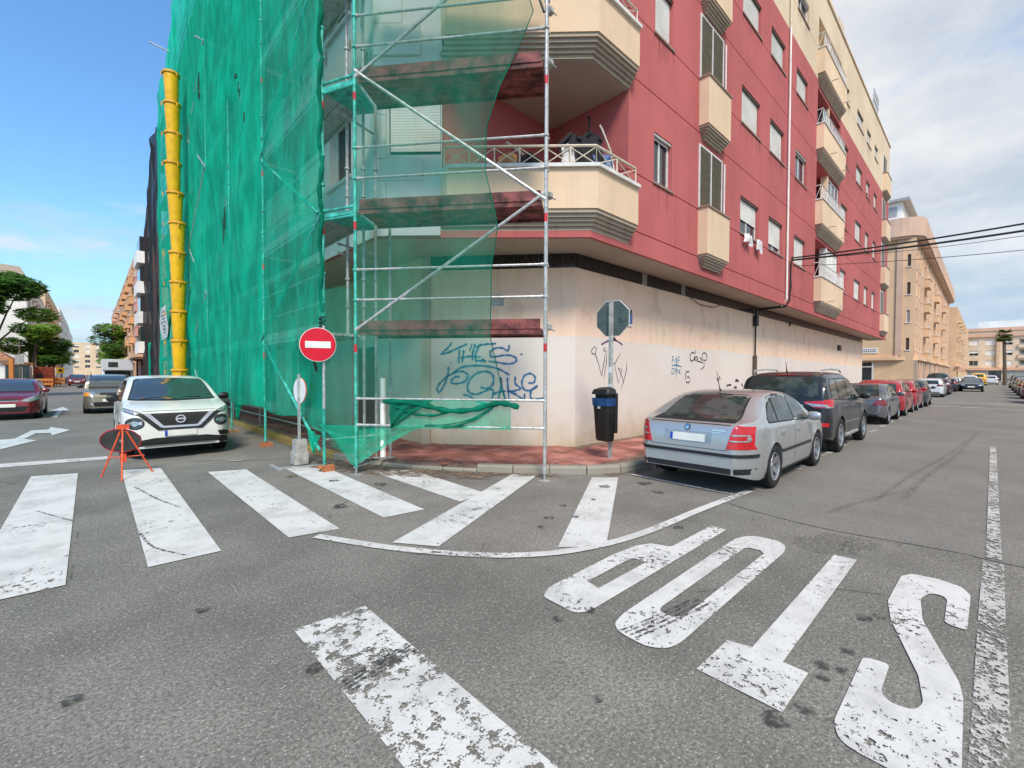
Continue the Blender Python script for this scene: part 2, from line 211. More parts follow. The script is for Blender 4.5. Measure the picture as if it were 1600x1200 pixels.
# ------------------------------------------------------------------ object helpers
def tag(o, label=None, cat=None, group=None, kind=None):
    if label: o['label'] = label
    if cat: o['category'] = cat
    if group: o['group'] = group
    if kind: o['kind'] = kind
    return o
def thing(name, label, cat, loc=(0, 0, 0), rz=0, group=None):
    o = D.objects.new(name, None); COL.objects.link(o); o.location = loc; o.rotation_euler = (0, 0, rz); o.empty_display_size = .3
    return tag(o, label, cat, group)
def rootloc(p):
    v = Vector((0, 0, 0))
    while p is not None: v += p.location; p = p.parent
    return v
def link(name, me, parent=None, loc=None):
    o = D.objects.new(name, me); COL.objects.link(o)
    if parent: o.parent = parent
    if loc is not None: o.location = loc
    return o
class MB:
    def __init__(s): s.v = []; s.f = []; s.mi = []; s.cur = 0
    def add(s, vs, fs):
        k = len(s.v); s.v += [tuple(float(c) for c in v) for v in vs]; s.f += [tuple(i + k for i in f) for f in fs]; s.mi += [s.cur] * len(fs); return s
    def box(s, a, b):
        x0, y0, z0 = a; x1, y1, z1 = b
        return s.add([(x0, y0, z0), (x1, y0, z0), (x1, y1, z0), (x0, y1, z0), (x0, y0, z1), (x1, y0, z1), (x1, y1, z1), (x0, y1, z1)], [(0, 3, 2, 1), (4, 5, 6, 7), (0, 1, 5, 4), (1, 2, 6, 5), (2, 3, 7, 6), (3, 0, 4, 7)])
    def fbox(s, o, u, n, z0, z1, s0, s1, d0, d1):
        """box in a wall frame: s along u, d along n"""
        o = Vector((o[0], o[1], 0)); u = Vector((u[0], u[1], 0)); n = Vector((n[0], n[1], 0)); P = lambda a, d, z: o + u * a + n * d + Vector((0, 0, z))
        vs = [P(s0, d0, z0), P(s1, d0, z0), P(s1, d1, z0), P(s0, d1, z0), P(s0, d0, z1), P(s1, d0, z1), P(s1, d1, z1), P(s0, d1, z1)]
        fs = [(0, 3, 2, 1), (4, 5, 6, 7), (0, 1, 5, 4), (1, 2, 6, 5), (2, 3, 7, 6), (3, 0, 4, 7)]
        if u.x * n.y - u.y * n.x < 0: fs = [tuple(reversed(f)) for f in fs]
        return s.add(vs, fs)
    def tube(s, a, b, r, n=10, r2=None, cap=True):
        a = Vector(a); b = Vector(b); d = (b - a); d.normalize(); t = Vector((0, 0, 1)) if abs(d.z) < .95 else Vector((1, 0, 0)); u = d.cross(t).normalized(); w_ = d.cross(u); r2 = r if r2 is None else r2
        vs = []; 
        for P, rr in ((a, r), (b, r2)):
            for i in range(n):
                q = 2 * math.pi * i / n; vs.append(P + u * math.cos(q) * rr + w_ * math.sin(q) * rr)
        fs = [(i, (i + 1) % n, n + (i + 1) % n, n + i) for i in range(n)]
        if cap: fs += [tuple(range(n - 1, -1, -1)), tuple(range(n, 2 * n))]
        return s.add(vs, fs)
    def path(s, pts, r, n=8):
        pts = [Vector(p) for p in pts]; k0 = len(s.v); vs = []
        for i, P in enumerate(pts):
            d = (pts[min(i + 1, len(pts) - 1)] - pts[max(i - 1, 0)]).normalized(); t = Vector((0, 0, 1)) if abs(d.z) < .9 else Vector((1, 0, 0)); u = d.cross(t).normalized(); w_ = d.cross(u); rr = r[i] if isinstance(r, (list, tuple)) else r
            vs += [P + u * math.cos(2 * math.pi * j / n) * rr + w_ * math.sin(2 * math.pi * j / n) * rr for j in range(n)]
        fs = [(i * n + j, i * n + (j + 1) % n, (i + 1) * n + (j + 1) % n, (i + 1) * n + j) for i in range(len(pts) - 1) for j in range(n)]
        fs += [tuple(range(n - 1, -1, -1)), tuple(range((len(pts) - 1) * n, len(pts) * n))]
        return s.add(vs, fs)
    def prism(s, poly, z0, z1):
        n = len(poly); area = sum(poly[i][0] * poly[(i + 1) % n][1] - poly[(i + 1) % n][0] * poly[i][1] for i in range(n))
        if area < 0: poly = poly[::-1]
        vs = [(x, y, z0) for x, y in poly] + [(x, y, z1) for x, y in poly]
        return s.add(vs, [tuple(range(n - 1, -1, -1)), tuple(range(n, 2 * n))] + [(i, (i + 1) % n, n + (i + 1) % n, n + i) for i in range(n)])
    def lathe(s, prof, c=(0, 0, 0), n=24, axis='z'):
        vs = []
        for r_, h in prof:
            for i in range(n):
                q = 2 * math.pi * i / n; x, y = r_ * math.cos(q), r_ * math.sin(q)
                vs.append((c[0] + x, c[1] + y, c[2] + h) if axis == 'z' else (c[0] + x, c[1] + h, c[2] + y))
        m = len(prof); fs = [(i * n + j, i * n + (j + 1) % n, (i + 1) * n + (j + 1) % n, (i + 1) * n + j) for i in range(m - 1) for j in range(n)]
        if axis != 'z': fs = [tuple(reversed(f)) for f in fs]
        return s.add(vs, fs)
    def mesh(s, name, mats, smooth=False, off=None):
        me = D.meshes.new(name); vs = s.v
        used = set(i for f in s.f for i in f)
        if len(used) < len(vs): order = sorted(used); mp_ = {k: i for i, k in enumerate(order)}; vs = [vs[k] for k in order]; s.f = [tuple(mp_[i] for i in f) for f in s.f]; s.v = vs
        if off is not None: vs = [(a - off[0], b_ - off[1], c - off[2]) for a, b_, c in vs]
        me.from_pydata(vs, [], s.f)
        for m in (mats if isinstance(mats, (list, tuple)) else [mats]): me.materials.append(MAT(m))
        if isinstance(mats, (list, tuple)) and len(mats) > 1: me.polygons.foreach_set('material_index', s.mi)
        if smooth: smooth_by_angle(me, smooth if not isinstance(smooth, bool) else 40)
        me.update(); return me
    def build(s, name, mats, parent=None, smooth=False):
        off = rootloc(parent) if parent else None
        return link(name, s.mesh(name, mats, smooth, off), parent)
def smooth_by_angle(me, ang):
    bm = bmesh.new(); bm.from_mesh(me); ca = math.radians(ang)
    for f in bm.faces: f.smooth = True
    for e in bm.edges: e.smooth = not (len(e.link_faces) != 2 or e.calc_face_angle(0) > ca)
    bm.to_mesh(me); bm.free()
def pieces(name, me, parent, locs):
    """copies that share one mesh, one object each"""
    off = rootloc(parent) if parent else Vector((0, 0, 0)); out = []
    for L in locs:
        o = D.objects.new(name, me); COL.objects.link(o); o.parent = parent; o.location = Vector(L[:3]) - off
        if len(L) > 3: o.rotation_euler = (0, 0, L[3])
        out.append(o)
    return out
def copy_tree(o, parent=None):
    c = o.copy(); COL.objects.link(c); c.parent = parent
    for ch in list(o.children): copy_tree(ch, c)
    return c
def struct(name, mb, mat): o = mb.build(name, mat); o['kind'] = 'structure'; return o
def wall(mb, o, u, n, L, z0, z1, holes, zcuts=(), depth=.16, groove=()):
    """wall face in frame (origin o, along u, outward n) from s=0..L, z0..z1, holes (s0,s1,za,zb) with reveals"""
    ss = sorted(set([0, L] + [h for q in holes for h in q[:2]])); zs = sorted(set([z0, z1] + [h for q in holes for h in q[2:4]] + list(zcuts)))
    O = Vector((o[0], o[1], 0)); U = Vector((u[0], u[1], 0)); Nn = Vector((n[0], n[1], 0)); P = lambda s_, d, z: tuple(O + U * s_ + Nn * d + Vector((0, 0, z)))
    flip = (U.x * Nn.y - U.y * Nn.x) > 0
    def quad(a, b_, c, d): mb.add([a, b_, c, d], [(3, 2, 1, 0) if flip else (0, 1, 2, 3)])
    gz = [(g_ - .012, g_ + .012) for g_ in groove]; zs = sorted(set(zs + [q for g_ in gz for q in g_ if z0 < q < z1]))
    for i in range(len(zs) - 1):
        a, c = zs[i], zs[i + 1]; mid = (a + c) / 2; dd = -.03 if any(g0 < mid < g1 for g0, g1 in gz) else 0
        run = None
        for j in range(len(ss) - 1):
            s0, s1 = ss[j], ss[j + 1]; sm = (s0 + s1) / 2
            hole = any(h[0] < sm < h[1] and h[2] < mid < h[3] for h in holes)
            if not hole: quad(P(s0, dd, a), P(s1, dd, a), P(s1, dd, c), P(s0, dd, c))
    for g0, g1 in gz:
        if g0 > z0 and g1 < z1:
            quad(P(0, 0, g0), P(L, 0, g0), P(L, -.03, g0), P(0, -.03, g0)); quad(P(0, -.03, g1), P(L, -.03, g1), P(L, 0, g1), P(0, 0, g1))
    for h in holes:
        s0, s1, a, c = h[:4]; dp = h[4] if len(h) > 4 else depth
        quad(P(s0, 0, a), P(s0, 0, c), P(s0, -dp, c), P(s0, -dp, a)); quad(P(s1, -dp, a), P(s1, -dp, c), P(s1, 0, c), P(s1, 0, a))
        quad(P(s0, -dp, a), P(s1, -dp, a), P(s1, 0, a), P(s0, 0, a)); quad(P(s0, 0, c), P(s1, 0, c), P(s1, -dp, c), P(s0, -dp, c))
    return mb
# ------------------------------------------------------------------ ground, roads, markings
def sheet(name, poly, z, mat):
    m = MB(); n = len(poly); a = sum(poly[i][0] * poly[(i + 1) % n][1] - poly[(i + 1) % n][0] * poly[i][1] for i in range(n))
    if a < 0: poly = poly[::-1]
    m.add([(x, y, z) for x, y in poly], [tuple(range(n))]); o = m.build(name, mat); o['kind'] = 'structure'; return o
sheet('ground', [(-1500, -1500), (1500, -1500), (1500, 1500), (-1500, 1500)], -.012, 'asphalt_coarse')
sheet('road', [(-5, -6), (6.0, -6), (6.02, .3), (5.9, 1.3), (6.0, 2.5), (6.1, 4.6), (2, 9.6), (.4, 12), (-5, 13)], 0, 'asphalt_coarse')
sheet('side_road', [(6.0, -6), (200, -6), (200, 6.4), (6.1, 6.4), (6.1, 4.6), (6.0, 2.5), (5.9, 1.3), (6.02, .3)], -.003, 'asphalt_smooth')
sheet('main_road', [(-5, 13), (.4, 12), (2, 9.6), (6.2, 4.7), (6.2, 400), (-5, 400)], -.003, 'asphalt_smooth')
arc = [(1.75, 4.72), (2.12, 4.0), (2.48, 3.45), (2.9, 3.0), (3.45, 2.67), (4.25, 2.47), (5.6, 2.42), (6.52, 2.38), (6.56, 4.3), (6.3, 5.2), (4.8, 7.2), (3.9, 9.2), (3.3, 10), (2.0, 9.7), (1.7, 8)]
sheet('corner_bay', arc, .003, 'asphalt_corner')
# a repaired trench in the parking bay
sheet('asphalt_patch', [(1.35, 10.45), (3.25, 9.1), (3.3, 10.6), (1.7, 11.6)], .006, 'asphalt_corner')
def mark(name, poly, mat='road_paint', z=.009): return sheet(name, poly, z, mat)
mark('crosswalk_stripe', [(-.73, 10.62), (-.18, 10.43), (-.17, 5.0), (-.73, 5.0)]); mark('crosswalk_stripe', [(.36, 10.25), (.88, 10.02), (.88, 4.96), (.34, 4.97)])
mark('crosswalk_stripe', [(1.43, 9.09), (1.96, 8.88), (1.95, 4.8), (1.46, 4.89)]); mark('crosswalk_stripe', [(2.49, 8.60), (3.05, 8.15), (3.0, 4.77), (2.48, 4.82)])
mark('crosswalk_stripe', [(3.5, 7.45), (4.08, 6.85), (4.05, 4.86), (3.53, 4.74)], 'road_paint_letters'); mark('crosswalk_stripe', [(5.13, 5.44), (5.47, 5.14), (2.45, 3.64), (2.17, 4.04)], z=.012); mark('crosswalk_stripe', [(5.94, 4.39), (6.26, 4.10), (3.66, 2.53), (3.30, 2.84)])
mark('crosswalk_stripe', [(.95, 3.1), (1.43, 3.07), (1.45, -1.2), (.97, -1.2)], 'road_paint_worn')
def ribbon(name, pts, wd, mat, z=.009):
    m = MB(); n = len(pts); vs = []
    for i, (x, y) in enumerate(pts):
        dx = pts[min(i + 1, n - 1)][0] - pts[max(i - 1, 0)][0]; dy = pts[min(i + 1, n - 1)][1] - pts[max(i - 1, 0)][1]; l = math.hypot(dx, dy); vs += [(x - dy / l * wd / 2, y + dx / l * wd / 2, z), (x + dy / l * wd / 2, y - dx / l * wd / 2, z)]
    m.add(vs, [(2 * i, 2 * i + 1, 2 * i + 3, 2 * i + 2) for i in range(n - 1)]); o = m.build(name, mat); o['kind'] = 'structure'; return o
def smooth2(pts, k=6):
    P = [np.array(p, float) for p in pts]; P = [2 * P[0] - P[1]] + P + [2 * P[-1] - P[-2]]; out = []
    for i in range(1, len(P) - 2):
        for j in range(k):
            t = j / k; a, b_, c, d = P[i - 1:i + 3]; out.append(tuple(.5 * ((2 * b_) + (-a + c) * t + (2 * a - 5 * b_ + 4 * c - d) * t * t + (-a + 3 * b_ - 3 * c + d) * t ** 3)))
    out.append(tuple(P[-2])); return out
ribbon('edge_line', smooth2([(1.68, 4.74), (2.06, 3.99), (2.43, 3.44), (2.84, 2.99), (3.38, 2.67), (4.2, 2.48), (5.56, 2.42), (6.95, 2.33)]), .11, 'road_paint_letters', .013)
ribbon('bay_line', [(6.62, 4.08), (6.57, 2.40)], .075, 'road_paint_letters', .013)
for i in range(16):
    x = 7.3 + i * 1.9
    if x < 37: mark('bay_dash', [(x, 2.26), (x + .8, 2.26), (x + .8, 2.37), (x, 2.37)], 'road_paint_faded')
mark('stop_line', [(-5, 13.05), (-1.25, 12.45), (.22, 12.15), (.22, 11.75), (-1.18, 11.95), (-5, 12.5)], 'road_paint')
ribbon('bay_line', [(1.55, 10.1), (2.6, 9.66)], .06, 'road_paint_faded', .011)
m_paint('road_paint_line', .475, c=(.50, .49, .45), scale=2.6, grime=.8); ribbon('centre_line', [(2.4, -.04), (3.5, -.05), (4.7, -.06), (5.9, -.075)], .13, 'road_paint_line'); ribbon('centre_line', [(6.05, -.08), (9, -.10), (12, -.12), (15.5, -.14)], .10, 'road_paint_faded')
# STOP, written for drivers coming the other way
def letter(polys, holes=None, name='stop_letter'):
    m = MB(); z = .009; pts = [Vector(p) for p in polys]; edges = [(i, (i + 1) % len(pts)) for i in range(len(pts))]
    if holes:
        k = len(pts); h = [Vector(p) for p in holes]; pts += h; edges += [(k + i, k + (i + 1) % len(h)) for i in range(len(h))]
    vs, es, fs, *_ = geometry.delaunay_2d_cdt(pts, edges, [], 1 if not holes else 2, 1e-6)
    keep = []
    def inside(p, poly):
        c = False
        for i in range(len(poly)):
            a, b_ = poly[i], poly[i - 1]
            if (a[1] > p[1]) != (b_[1] > p[1]) and p[0] < (b_[0] - a[0]) * (p[1] - a[1]) / (b_[1] - a[1]) + a[0]: c = not c
        return c
    for f_ in fs:
        c = sum((vs[i] for i in f_), Vector((0, 0))) / len(f_)
        if inside(c, polys) and not (holes and inside(c, holes)): keep.append(tuple(f_))
    m.add([(v_.x, v_.y, z) for v_ in vs], keep); o = m.build(name, 'road_paint_letters'); o['kind'] = 'structure'
def rnd(pts, r=.06, k=3):
    out = []; n = len(pts)
    for i in range(n):
        a, b_, c = (np.array(pts[(i + j) % n], float) for j in (-1, 0, 1)); u = (a - b_); v_ = (c - b_); lu, lv = np.linalg.norm(u), np.linalg.norm(v_); ru, rv = min(r * 2.2, lu * .45), min(r * 2.2, lv * .45)
        p0 = b_ + u / lu * ru; p1 = b_ + v_ / lv * rv
        for t in np.linspace(0, 1, k + 1): out.append(tuple((1 - t) ** 2 * p0 + 2 * t * (1 - t) * b_ + t * t * p1))
    return out
letter(rnd([(2.48, 2.28), (2.47, 1.97), (2.56, 1.91), (5.03, 1.91), (5.02, 2.08), (4.12, 2.09), (4.06, 2.27), (3.9, 2.34), (3.55, 2.37), (2.62, 2.35)], .018), [(2.93, 2.20), (2.90, 2.07), (3.60, 2.07), (3.62, 2.18), (3.55, 2.21)])
letter(rnd([(2.50, 1.62), (2.49, 1.42), (2.56, 1.32), (2.68, 1.29), (4.80, 1.29), (4.98, 1.33), (5.07, 1.42), (5.06, 1.60), (4.98, 1.70), (4.80, 1.745), (2.72, 1.73), (2.56, 1.70)], .022), [(2.94, 1.57), (2.93, 1.47), (3.0, 1.42), (4.6, 1.41), (4.67, 1.46), (4.66, 1.56), (4.6, 1.585), (3.0, 1.59)])
letter([(2.51, 1.11), (2.50, .67), (2.94, .66), (2.945, .79), (5.08, .78), (5.06, .95), (2.965, .965), (2.93, 1.10)])
letter(rnd([(2.51, .44), (2.48, .38), (2.47, .17), (2.53, .08), (2.66, .04), (3.30, .05), (3.46, .07), (4.16, .27), (4.55, .31), (4.72, .27), (4.74, .20), (4.68, .17), (4.23, .165), (4.20, .055), (4.9, .05), (5.04, .10), (5.10, .24), (5.07, .40), (4.95, .46), (4.33, .475), (4.0, .42), (3.37, .23), (3.10, .19), (3.0, .22), (2.98, .31), (3.05, .355), (3.38, .355), (3.36, .475), (2.62, .48)], .018))
# arrow on the main road
mark('road_arrow', [(-1.9, 16.9), (-1.44, 16.9), (-1.28, 19.0), (-.93, 19.0), (-.93, 19.85), (-.46, 17.75 + .7), (-.78, 16.7 + .5), (-.84, 17.9), (-1.14, 18.1), (-1.25, 16.7), (-1.0, 16.2), (-1.6, 14.4), (-2.2, 16.2)], 'road_paint_far')
mark('road_arrow', [(-1.1, 24), (-.95, 24), (-.95, 28), (-.7, 28), (-1.02, 31), (-1.35, 28), (-1.1, 28)], 'road_paint_far')
mark('crosswalk_line', [(33.5, -4), (33.9, -4), (33.9, 2.1), (33.5, 2.1)], 'road_paint_faded'); mark('crosswalk_line', [(38.5, -4), (39, -4), (39, 2.4), (38.5, 2.4)], 'road_paint_faded')
sheet('dark_patch', [(35.5, -1.2), (37.2, -1.5), (37.4, .9), (35.8, 1.0)], .004, 'asphalt_coarse')
# oil and tar spots (wear with its own shape)
def blob(x, y, r, mat='dark_cable', z=.0125, ax=1.0):
    pts = [(x + math.cos(q) * r * random.uniform(.55, 1.25) * ax, y + math.sin(q) * r * random.uniform(.55, 1.2)) for q in [i * math.pi / 6 for i in range(12)]]
    sheet('tar_spot', pts, z, mat)
b = NB('tar'); b.col((.045, .044, .042)); b.set(Roughness=.8)
tr = b.new('ShaderNodeBsdfTransparent'); mx = b.new('ShaderNodeMixShader'); b.l.new(b.ramp(b.noise(26, 4, .7), .40, .62, .05, .9), mx.inputs[0]); b.l.new(tr.outputs[0], mx.inputs[1]); b.l.new(b.b.outputs[0], mx.inputs[2]); b.l.new(mx.outputs[0], b.o.inputs[0]); b.done()
m_ = MATS['tar'].copy(); m_.name = 'tar_faint'; MATS['tar_faint'] = m_
for n_ in m_.node_tree.nodes:
    if n_.type == 'MAP_RANGE': n_.inputs[4].default_value = .24; n_.inputs[3].default_value = 0
for x, y, r_ in [(2.58, 1.92, .05), (2.32, 2.0, .045), (2.42, .68, .06), (2.6, .6, .05), (3.08, .62, .05), (3.1, .54, .05), (3.35, .55, .045), (2.95, .60, .04), (3.9, .55, .05), (4.0, .48, .04), (4.4, 3.7, .05), (3.9, 3.5, .06), (4.15, 3.3, .05), (3.6, 3.35, .05), (4.9, 3.6, .05),  (4.7, 2.3, .07), (2.75, 7.0, .08), (3.2, 6.3, .12), (2.3, 5.6, .1), (.9, 2.6, .06), (.55, 3.8, .05), (.5, 2.0, .05), (-.1, 3.2, .05), (6.2, 3.6, .12), (5.6, 3.9, .1), (5.9, 3.2, .1), (1.9, 1.35, .03)]: blob(x, y, r_, 'tar')
for px, py, dx, dy, n_, r_ in [(8, .75, 1.2, -.07, 10, .12), (7.6, 1.0, 1.3, -.1, 8, .09), (6.6, 1.3, .5, -.12, 6, .10)]:
    ribbon('tyre_mark', smooth2([(px + dx * i, py + dy * i + .03 * math.sin(i)) for i in range(n_)]), r_ * .7, 'tar_faint', .006)
for y0 in (1.60, 1.57, 1.53, 1.49): ribbon('tyre_mark', smooth2([(2.52, y0 + .02), (2.8, y0 - .04), (3.1, y0 - .09), (3.3, y0 - .12)]), .018, 'tar', .0135)
for k in range(4): ribbon('tyre_mark', [(.98, 2.28 + k * .035), (1.2, 2.33 + k * .03), (1.42, 2.36 + k * .03)], .02, 'tar', .0135)
ribbon('tyre_mark', smooth2([(.45, 8.6), (.62, 7.6), (.8, 6.9)]), .03, 'tar', .0135); ribbon('tyre_mark', smooth2([(.35, 6.1), (.42, 5.5), (.62, 5.05)]), .025, 'tar', .0135); ribbon('tyre_mark', smooth2([(-.5, 7.9), (-.3, 7.4), (-.17, 7.1)]), .02, 'tar', .0135)
for x, y, r_ in [(5.35, 1.05, .30), (5.6, .85, .22)]: blob(x, y, r_, 'tar_faint', .0045, 1.3)
b = NB('gutter_dirt'); b.col(b.mix(b.ramp(b.noise(8, 5, .7), .35, .65), (.12, .085, .055), (.26, .2, .14))); b.set(Roughness=.95)
tr = b.new('ShaderNodeBsdfTransparent'); mx = b.new('ShaderNodeMixShader'); b.l.new(b.ramp(b.math('ADD', b.math('MULTIPLY', b.noise(3.2, 6, .75), .7), b.math('MULTIPLY', b.noise(14, 4, .7), .3)), .42, .56, 0, .88), mx.inputs[0]); b.l.new(tr.outputs[0], mx.inputs[1]); b.l.new(b.b.outputs[0], mx.inputs[2]); b.l.new(mx.outputs[0], b.o.inputs[0]); b.done()
ribbon('gutter_stain', smooth2([(3.30, 9.6), (3.38, 8.6), (3.75, 7.5), (4.5, 6.35), (5.2, 5.45), (5.75, 4.92)]), .42, 'gutter_dirt', .015); ribbon('gutter_stain', smooth2([(3.05, 8.4), (3.5, 7.3), (4.2, 6.3), (4.8, 5.6)]), .5, 'gutter_dirt', .0165); ribbon('gutter_stain', [(6.3, 4.35), (6.8, 4.15), (7.6, 4.12), (9, 4.12)], .22, 'gutter_dirt', .006)
ribbon('road_seam', smooth2([(6.1, 2.3), (5.98, 1.93), (5.87, 1.18), (6.02, .14), (5.98, -.26), (6.0, -3)]), .012, 'dark_cable', .004)
# pavement on the corner
KL = smooth2([(3.45, 41), (3.45, 25), (3.45, 14), (3.45, 9.4), (3.62, 8.3), (4.25, 6.9), (5.0, 5.8), (5.75, 5.0), (6.35, 4.45), (7.1, 4.25), (8.5, 4.25), (20, 4.25), (42.5, 4.25)], 10)
inner = [(p[0] + .12, p[1]) if p[1] > 9 else p for p in KL]
pav = MB(); pav.prism([(x, y) for x, y in KL] + [(42.5, 6.4), (7.7, 6.4), (5.8, 8.9), (5.8, 41)], -.01, .118)
pavement = struct('pavement', pav, 'paver_grout')
# kerb stones set one by one along the edge
def walkline(pts, step):
    out = [pts[0]]; acc = 0
    for a, c in zip(pts, pts[1:]):
        l = math.dist(a, c)
        while acc + l >= step:
            t = (step - acc) / l; a = (a[0] + (c[0] - a[0]) * t, a[1] + (c[1] - a[1]) * t); out.append(a); l = math.dist(a, c); acc = 0
        acc += l
    return out
W_ = walkline(KL, .62)
for i, (a, c) in enumerate(zip(W_, W_[1:])):
    mid = ((a[0] + c[0]) / 2, (a[1] + c[1]) / 2)
    if mid[0] > 40 or mid[1] > 40: continue
    dx, dy = c[0] - a[0], c[1] - a[1]; l = math.hypot(dx, dy); nx, ny = -dy / l, dx / l
    m = MB(); g_ = .006; low = 3.7 < mid[0] < 4.9
    h = (.07 if low else .135) + random.uniform(-.004, .004); o_ = random.uniform(-.006, .006)
    q = lambda t, d: (a[0] + dx * t + nx * (d + o_), a[1] + dy * t + ny * (d + o_))
    e = g_ / l; P4 = [q(e, -.05), q(1 - e, -.05), q(1 - e, .10), q(e, .10)]; T4 = [q(e, -.03), q(1 - e, -.03), q(1 - e, .10), q(e, .10)]
    vs = [(*p, -.005) for p in P4] + [(*p, h - .03) for p in P4] + [(*p, h) for p in T4]
    m.add(vs, [(0, 1, 5, 4), (1, 2, 6, 5), (2, 3, 7, 6), (3, 0, 4, 7), (4, 5, 9, 8), (5, 6, 10, 9), (6, 7, 11, 10), (7, 4, 8, 11), (8, 9, 10, 11)])
    m.build('kerb_stone', 'yellow_kerb' if mid[0] < 3.56 and mid[1] > 8.7 else 'kerb_stone', pavement)
# red pavers: squares laid to the walls, the nearest ones as single objects
def inpoly(x, y, poly):
    c = False
    for i in range(len(poly)):
        (x1, y1), (x2, y2) = poly[i], poly[i - 1]
        if (y1 > y) != (y2 > y) and x < (x2 - x1) * (y - y1) / (y2 - y1) + x1: c = not c
    return c
PP = [(x, y) for x, y in KL] + [(42.5, 6.1), (7.66, 6.1), (5.46, 8.68), (5.46, 41)]
pm = []
for mat in ('red_paver', 'red_paver_light'):
    m = MB(); s_ = .146; m.add([(-s_, -s_, 0), (s_, -s_, 0), (s_, s_, 0), (-s_, s_, 0), (-s_ + .005, -s_ + .005, .014), (s_ - .005, -s_ + .005, .014), (s_ - .005, s_ - .005, .014), (-s_ + .005, s_ - .005, .014)], [(4, 5, 6, 7), (0, 1, 5, 4), (1, 2, 6, 5), (2, 3, 7, 6), (3, 0, 4, 7)]); pm.append(m.mesh('paver', mat))
cells = []
for i in range(-2, 125):
    for j in range(0, 125):
        x, y = 3.4 + i * .3, 4.2 + j * .3
        if all(inpoly(x + a, y + c, PP) for a, c in ((-.1, -.1), (.1, -.1), (.1, .1), (-.1, .1))) and min(math.hypot(x + a - k[0], y + c - k[1]) for k in KL[::2] for a, c in ((0, 0),)) > .16:
            ok = not (3.45 < x < 3.7 and y > 8) and (y > 4.5 or x < 6.6)
            if ok: cells.append((x, y))
cells.sort(key=lambda c: math.hypot(*c))
for k, (x, y) in enumerate(cells[:300]): pieces('paver', pm[0 if random.random() < .6 else 1], pavement, [(x, y, .1175 + random.uniform(-.0015, .0015))])
m = MB()
for x, y in cells[300:]:
    if math.hypot(x, y) < 45:
        z = .1175 + random.uniform(-.0015, .0015); s_ = .146; m.add([(x - s_, y - s_, z), (x + s_, y - s_, z), (x + s_, y + s_, z), (x - s_, y + s_, z), (x - s_ + .005, y - s_ + .005, z + .014), (x + s_ - .005, y - s_ + .005, z + .014), (x + s_ - .005, y + s_ - .005, z + .014), (x - s_ + .005, y + s_ - .005, z + .014)], [(4, 5, 6, 7), (0, 1, 5, 4), (1, 2, 6, 5), (2, 3, 7, 6), (3, 0, 4, 7)])
o = m.build('paver_field', 'red_paver', pavement); o['kind'] = 'stuff'
# pavements further off
m = MB(); m.prism([(58, 4.0), (125, 3.6), (125, 9), (58, 9)], -.01, .12); m.prism([(125, 3.6), (196, 3.6), (196, 9), (125, 9)], -.01, .12); struct('pavement', m, 'pavement_grey')
m = MB(); m.prism([(20, -4.6), (192, -4.6), (192, -8), (20, -8)], -.01, .12); struct('pavement', m, 'pavement_grey')
m = MB(); m.prism([(-5.2, 30), (-8, 30), (-8, 380), (-5.2, 380)], -.01, .12); struct('pavement', m, 'pavement_grey')
m = MB(); m.prism([(3.45, 50), (6.3, 50), (6.3, 380), (3.45, 380)], -.01, .12); struct('pavement', m, 'pavement_grey')
# weeds along the dirty gutter
m = MB()
for cx_, cy_, rr, n_ in [(4.35, 6.75, .12, 60), (4.55, 6.5, .18, 130), (4.75, 6.15, .15, 90), (3.9, 7.3, .25, 60), (2.35, 7.75, .07, 50), (5.05, 5.75, .15, 40), (3.5, 8.6, .15, 50)]:
    for _ in range(n_):
        x, y = random.gauss(cx_, rr * .6), random.gauss(cy_, rr * .6); q = random.uniform(0, 6.28); h = random.uniform(.015, .05); s_ = .006
        m.add([(x - s_ * math.cos(q), y - s_ * math.sin(q), 0), (x + s_ * math.cos(q), y + s_ * math.sin(q), 0), (x + random.uniform(-.03, .03), y + random.uniform(-.03, .03), h)], [(0, 1, 2)])
tag(m.build('weeds', 'grass_dry'), 'low yellow green weeds growing in the gutter in front of the red pavement', 'weeds', kind='stuff')
m = MB()
for _ in range(420):
    t = random.random(); x, y = 3.6 + 2.2 * t + random.gauss(0, .12), 7.9 - 2.9 * t + random.gauss(0, .12); s_ = random.uniform(.004, .014); m.add([(x + s_ * math.cos(q), y + s_ * math.sin(q), .004) for q in (0, 2, 4)] + [(x, y, .004 + s_)], [(0, 1, 3), (1, 2, 3), (2, 0, 3)])
tag(m.build('gutter_grit', 'moulding_stone'), 'loose grit and rubble scattered in the gutter below the kerb', 'grit', kind='stuff')
# ------------------------------------------------------------------ the red corner building
bld = thing('apartment_building', 'red and cream apartment block on the corner, its left side behind green netting', 'building', (7.65, 6.12, 0))
YR, XE, TOP = 5.2, 43.2, 18.5
SILL = [6.02, 9.32, 12.55, 15.75]; WTOP = [7.14, 10.45, 13.55, 16.6]
# ground floor walls
m = MB(); gA, gB = (7.65, 6.12), (5.45, 8.7)
Lc = math.dist(gA, gB); uc = ((gB[0] - gA[0]) / Lc, (gB[1] - gA[1]) / Lc); nc = (-abs(uc[1]), -abs(uc[0])); nc = (-uc[1] if -uc[1] < 0 else uc[1], -abs(uc[0]))
nc = (-abs(uc[1]), -abs(uc[0]))
wall(m, gA, (1, 0), (0, -1), 32.6, 0, 4.0, [(24.7, 25.9, 3.15, 3.5, .2)]); wall(m, gA, uc, nc, Lc, 0, 4.0, []); wall(m, gB, (0, 1), (-1, 0), 24, 0, 4.35, [(2.2, 3.4, .12, 2.4, .2), (6, 9, .5, 3.2, .2), (11, 14, .5, 3.2, .2), (16, 19, .5, 3.2, .2)])
wall(m, (40.25, 6.12), (0, 1), (1, 0), 20, 0, 4.35, [])
m.build('ground_wall', 'ground_floor_render', bld)
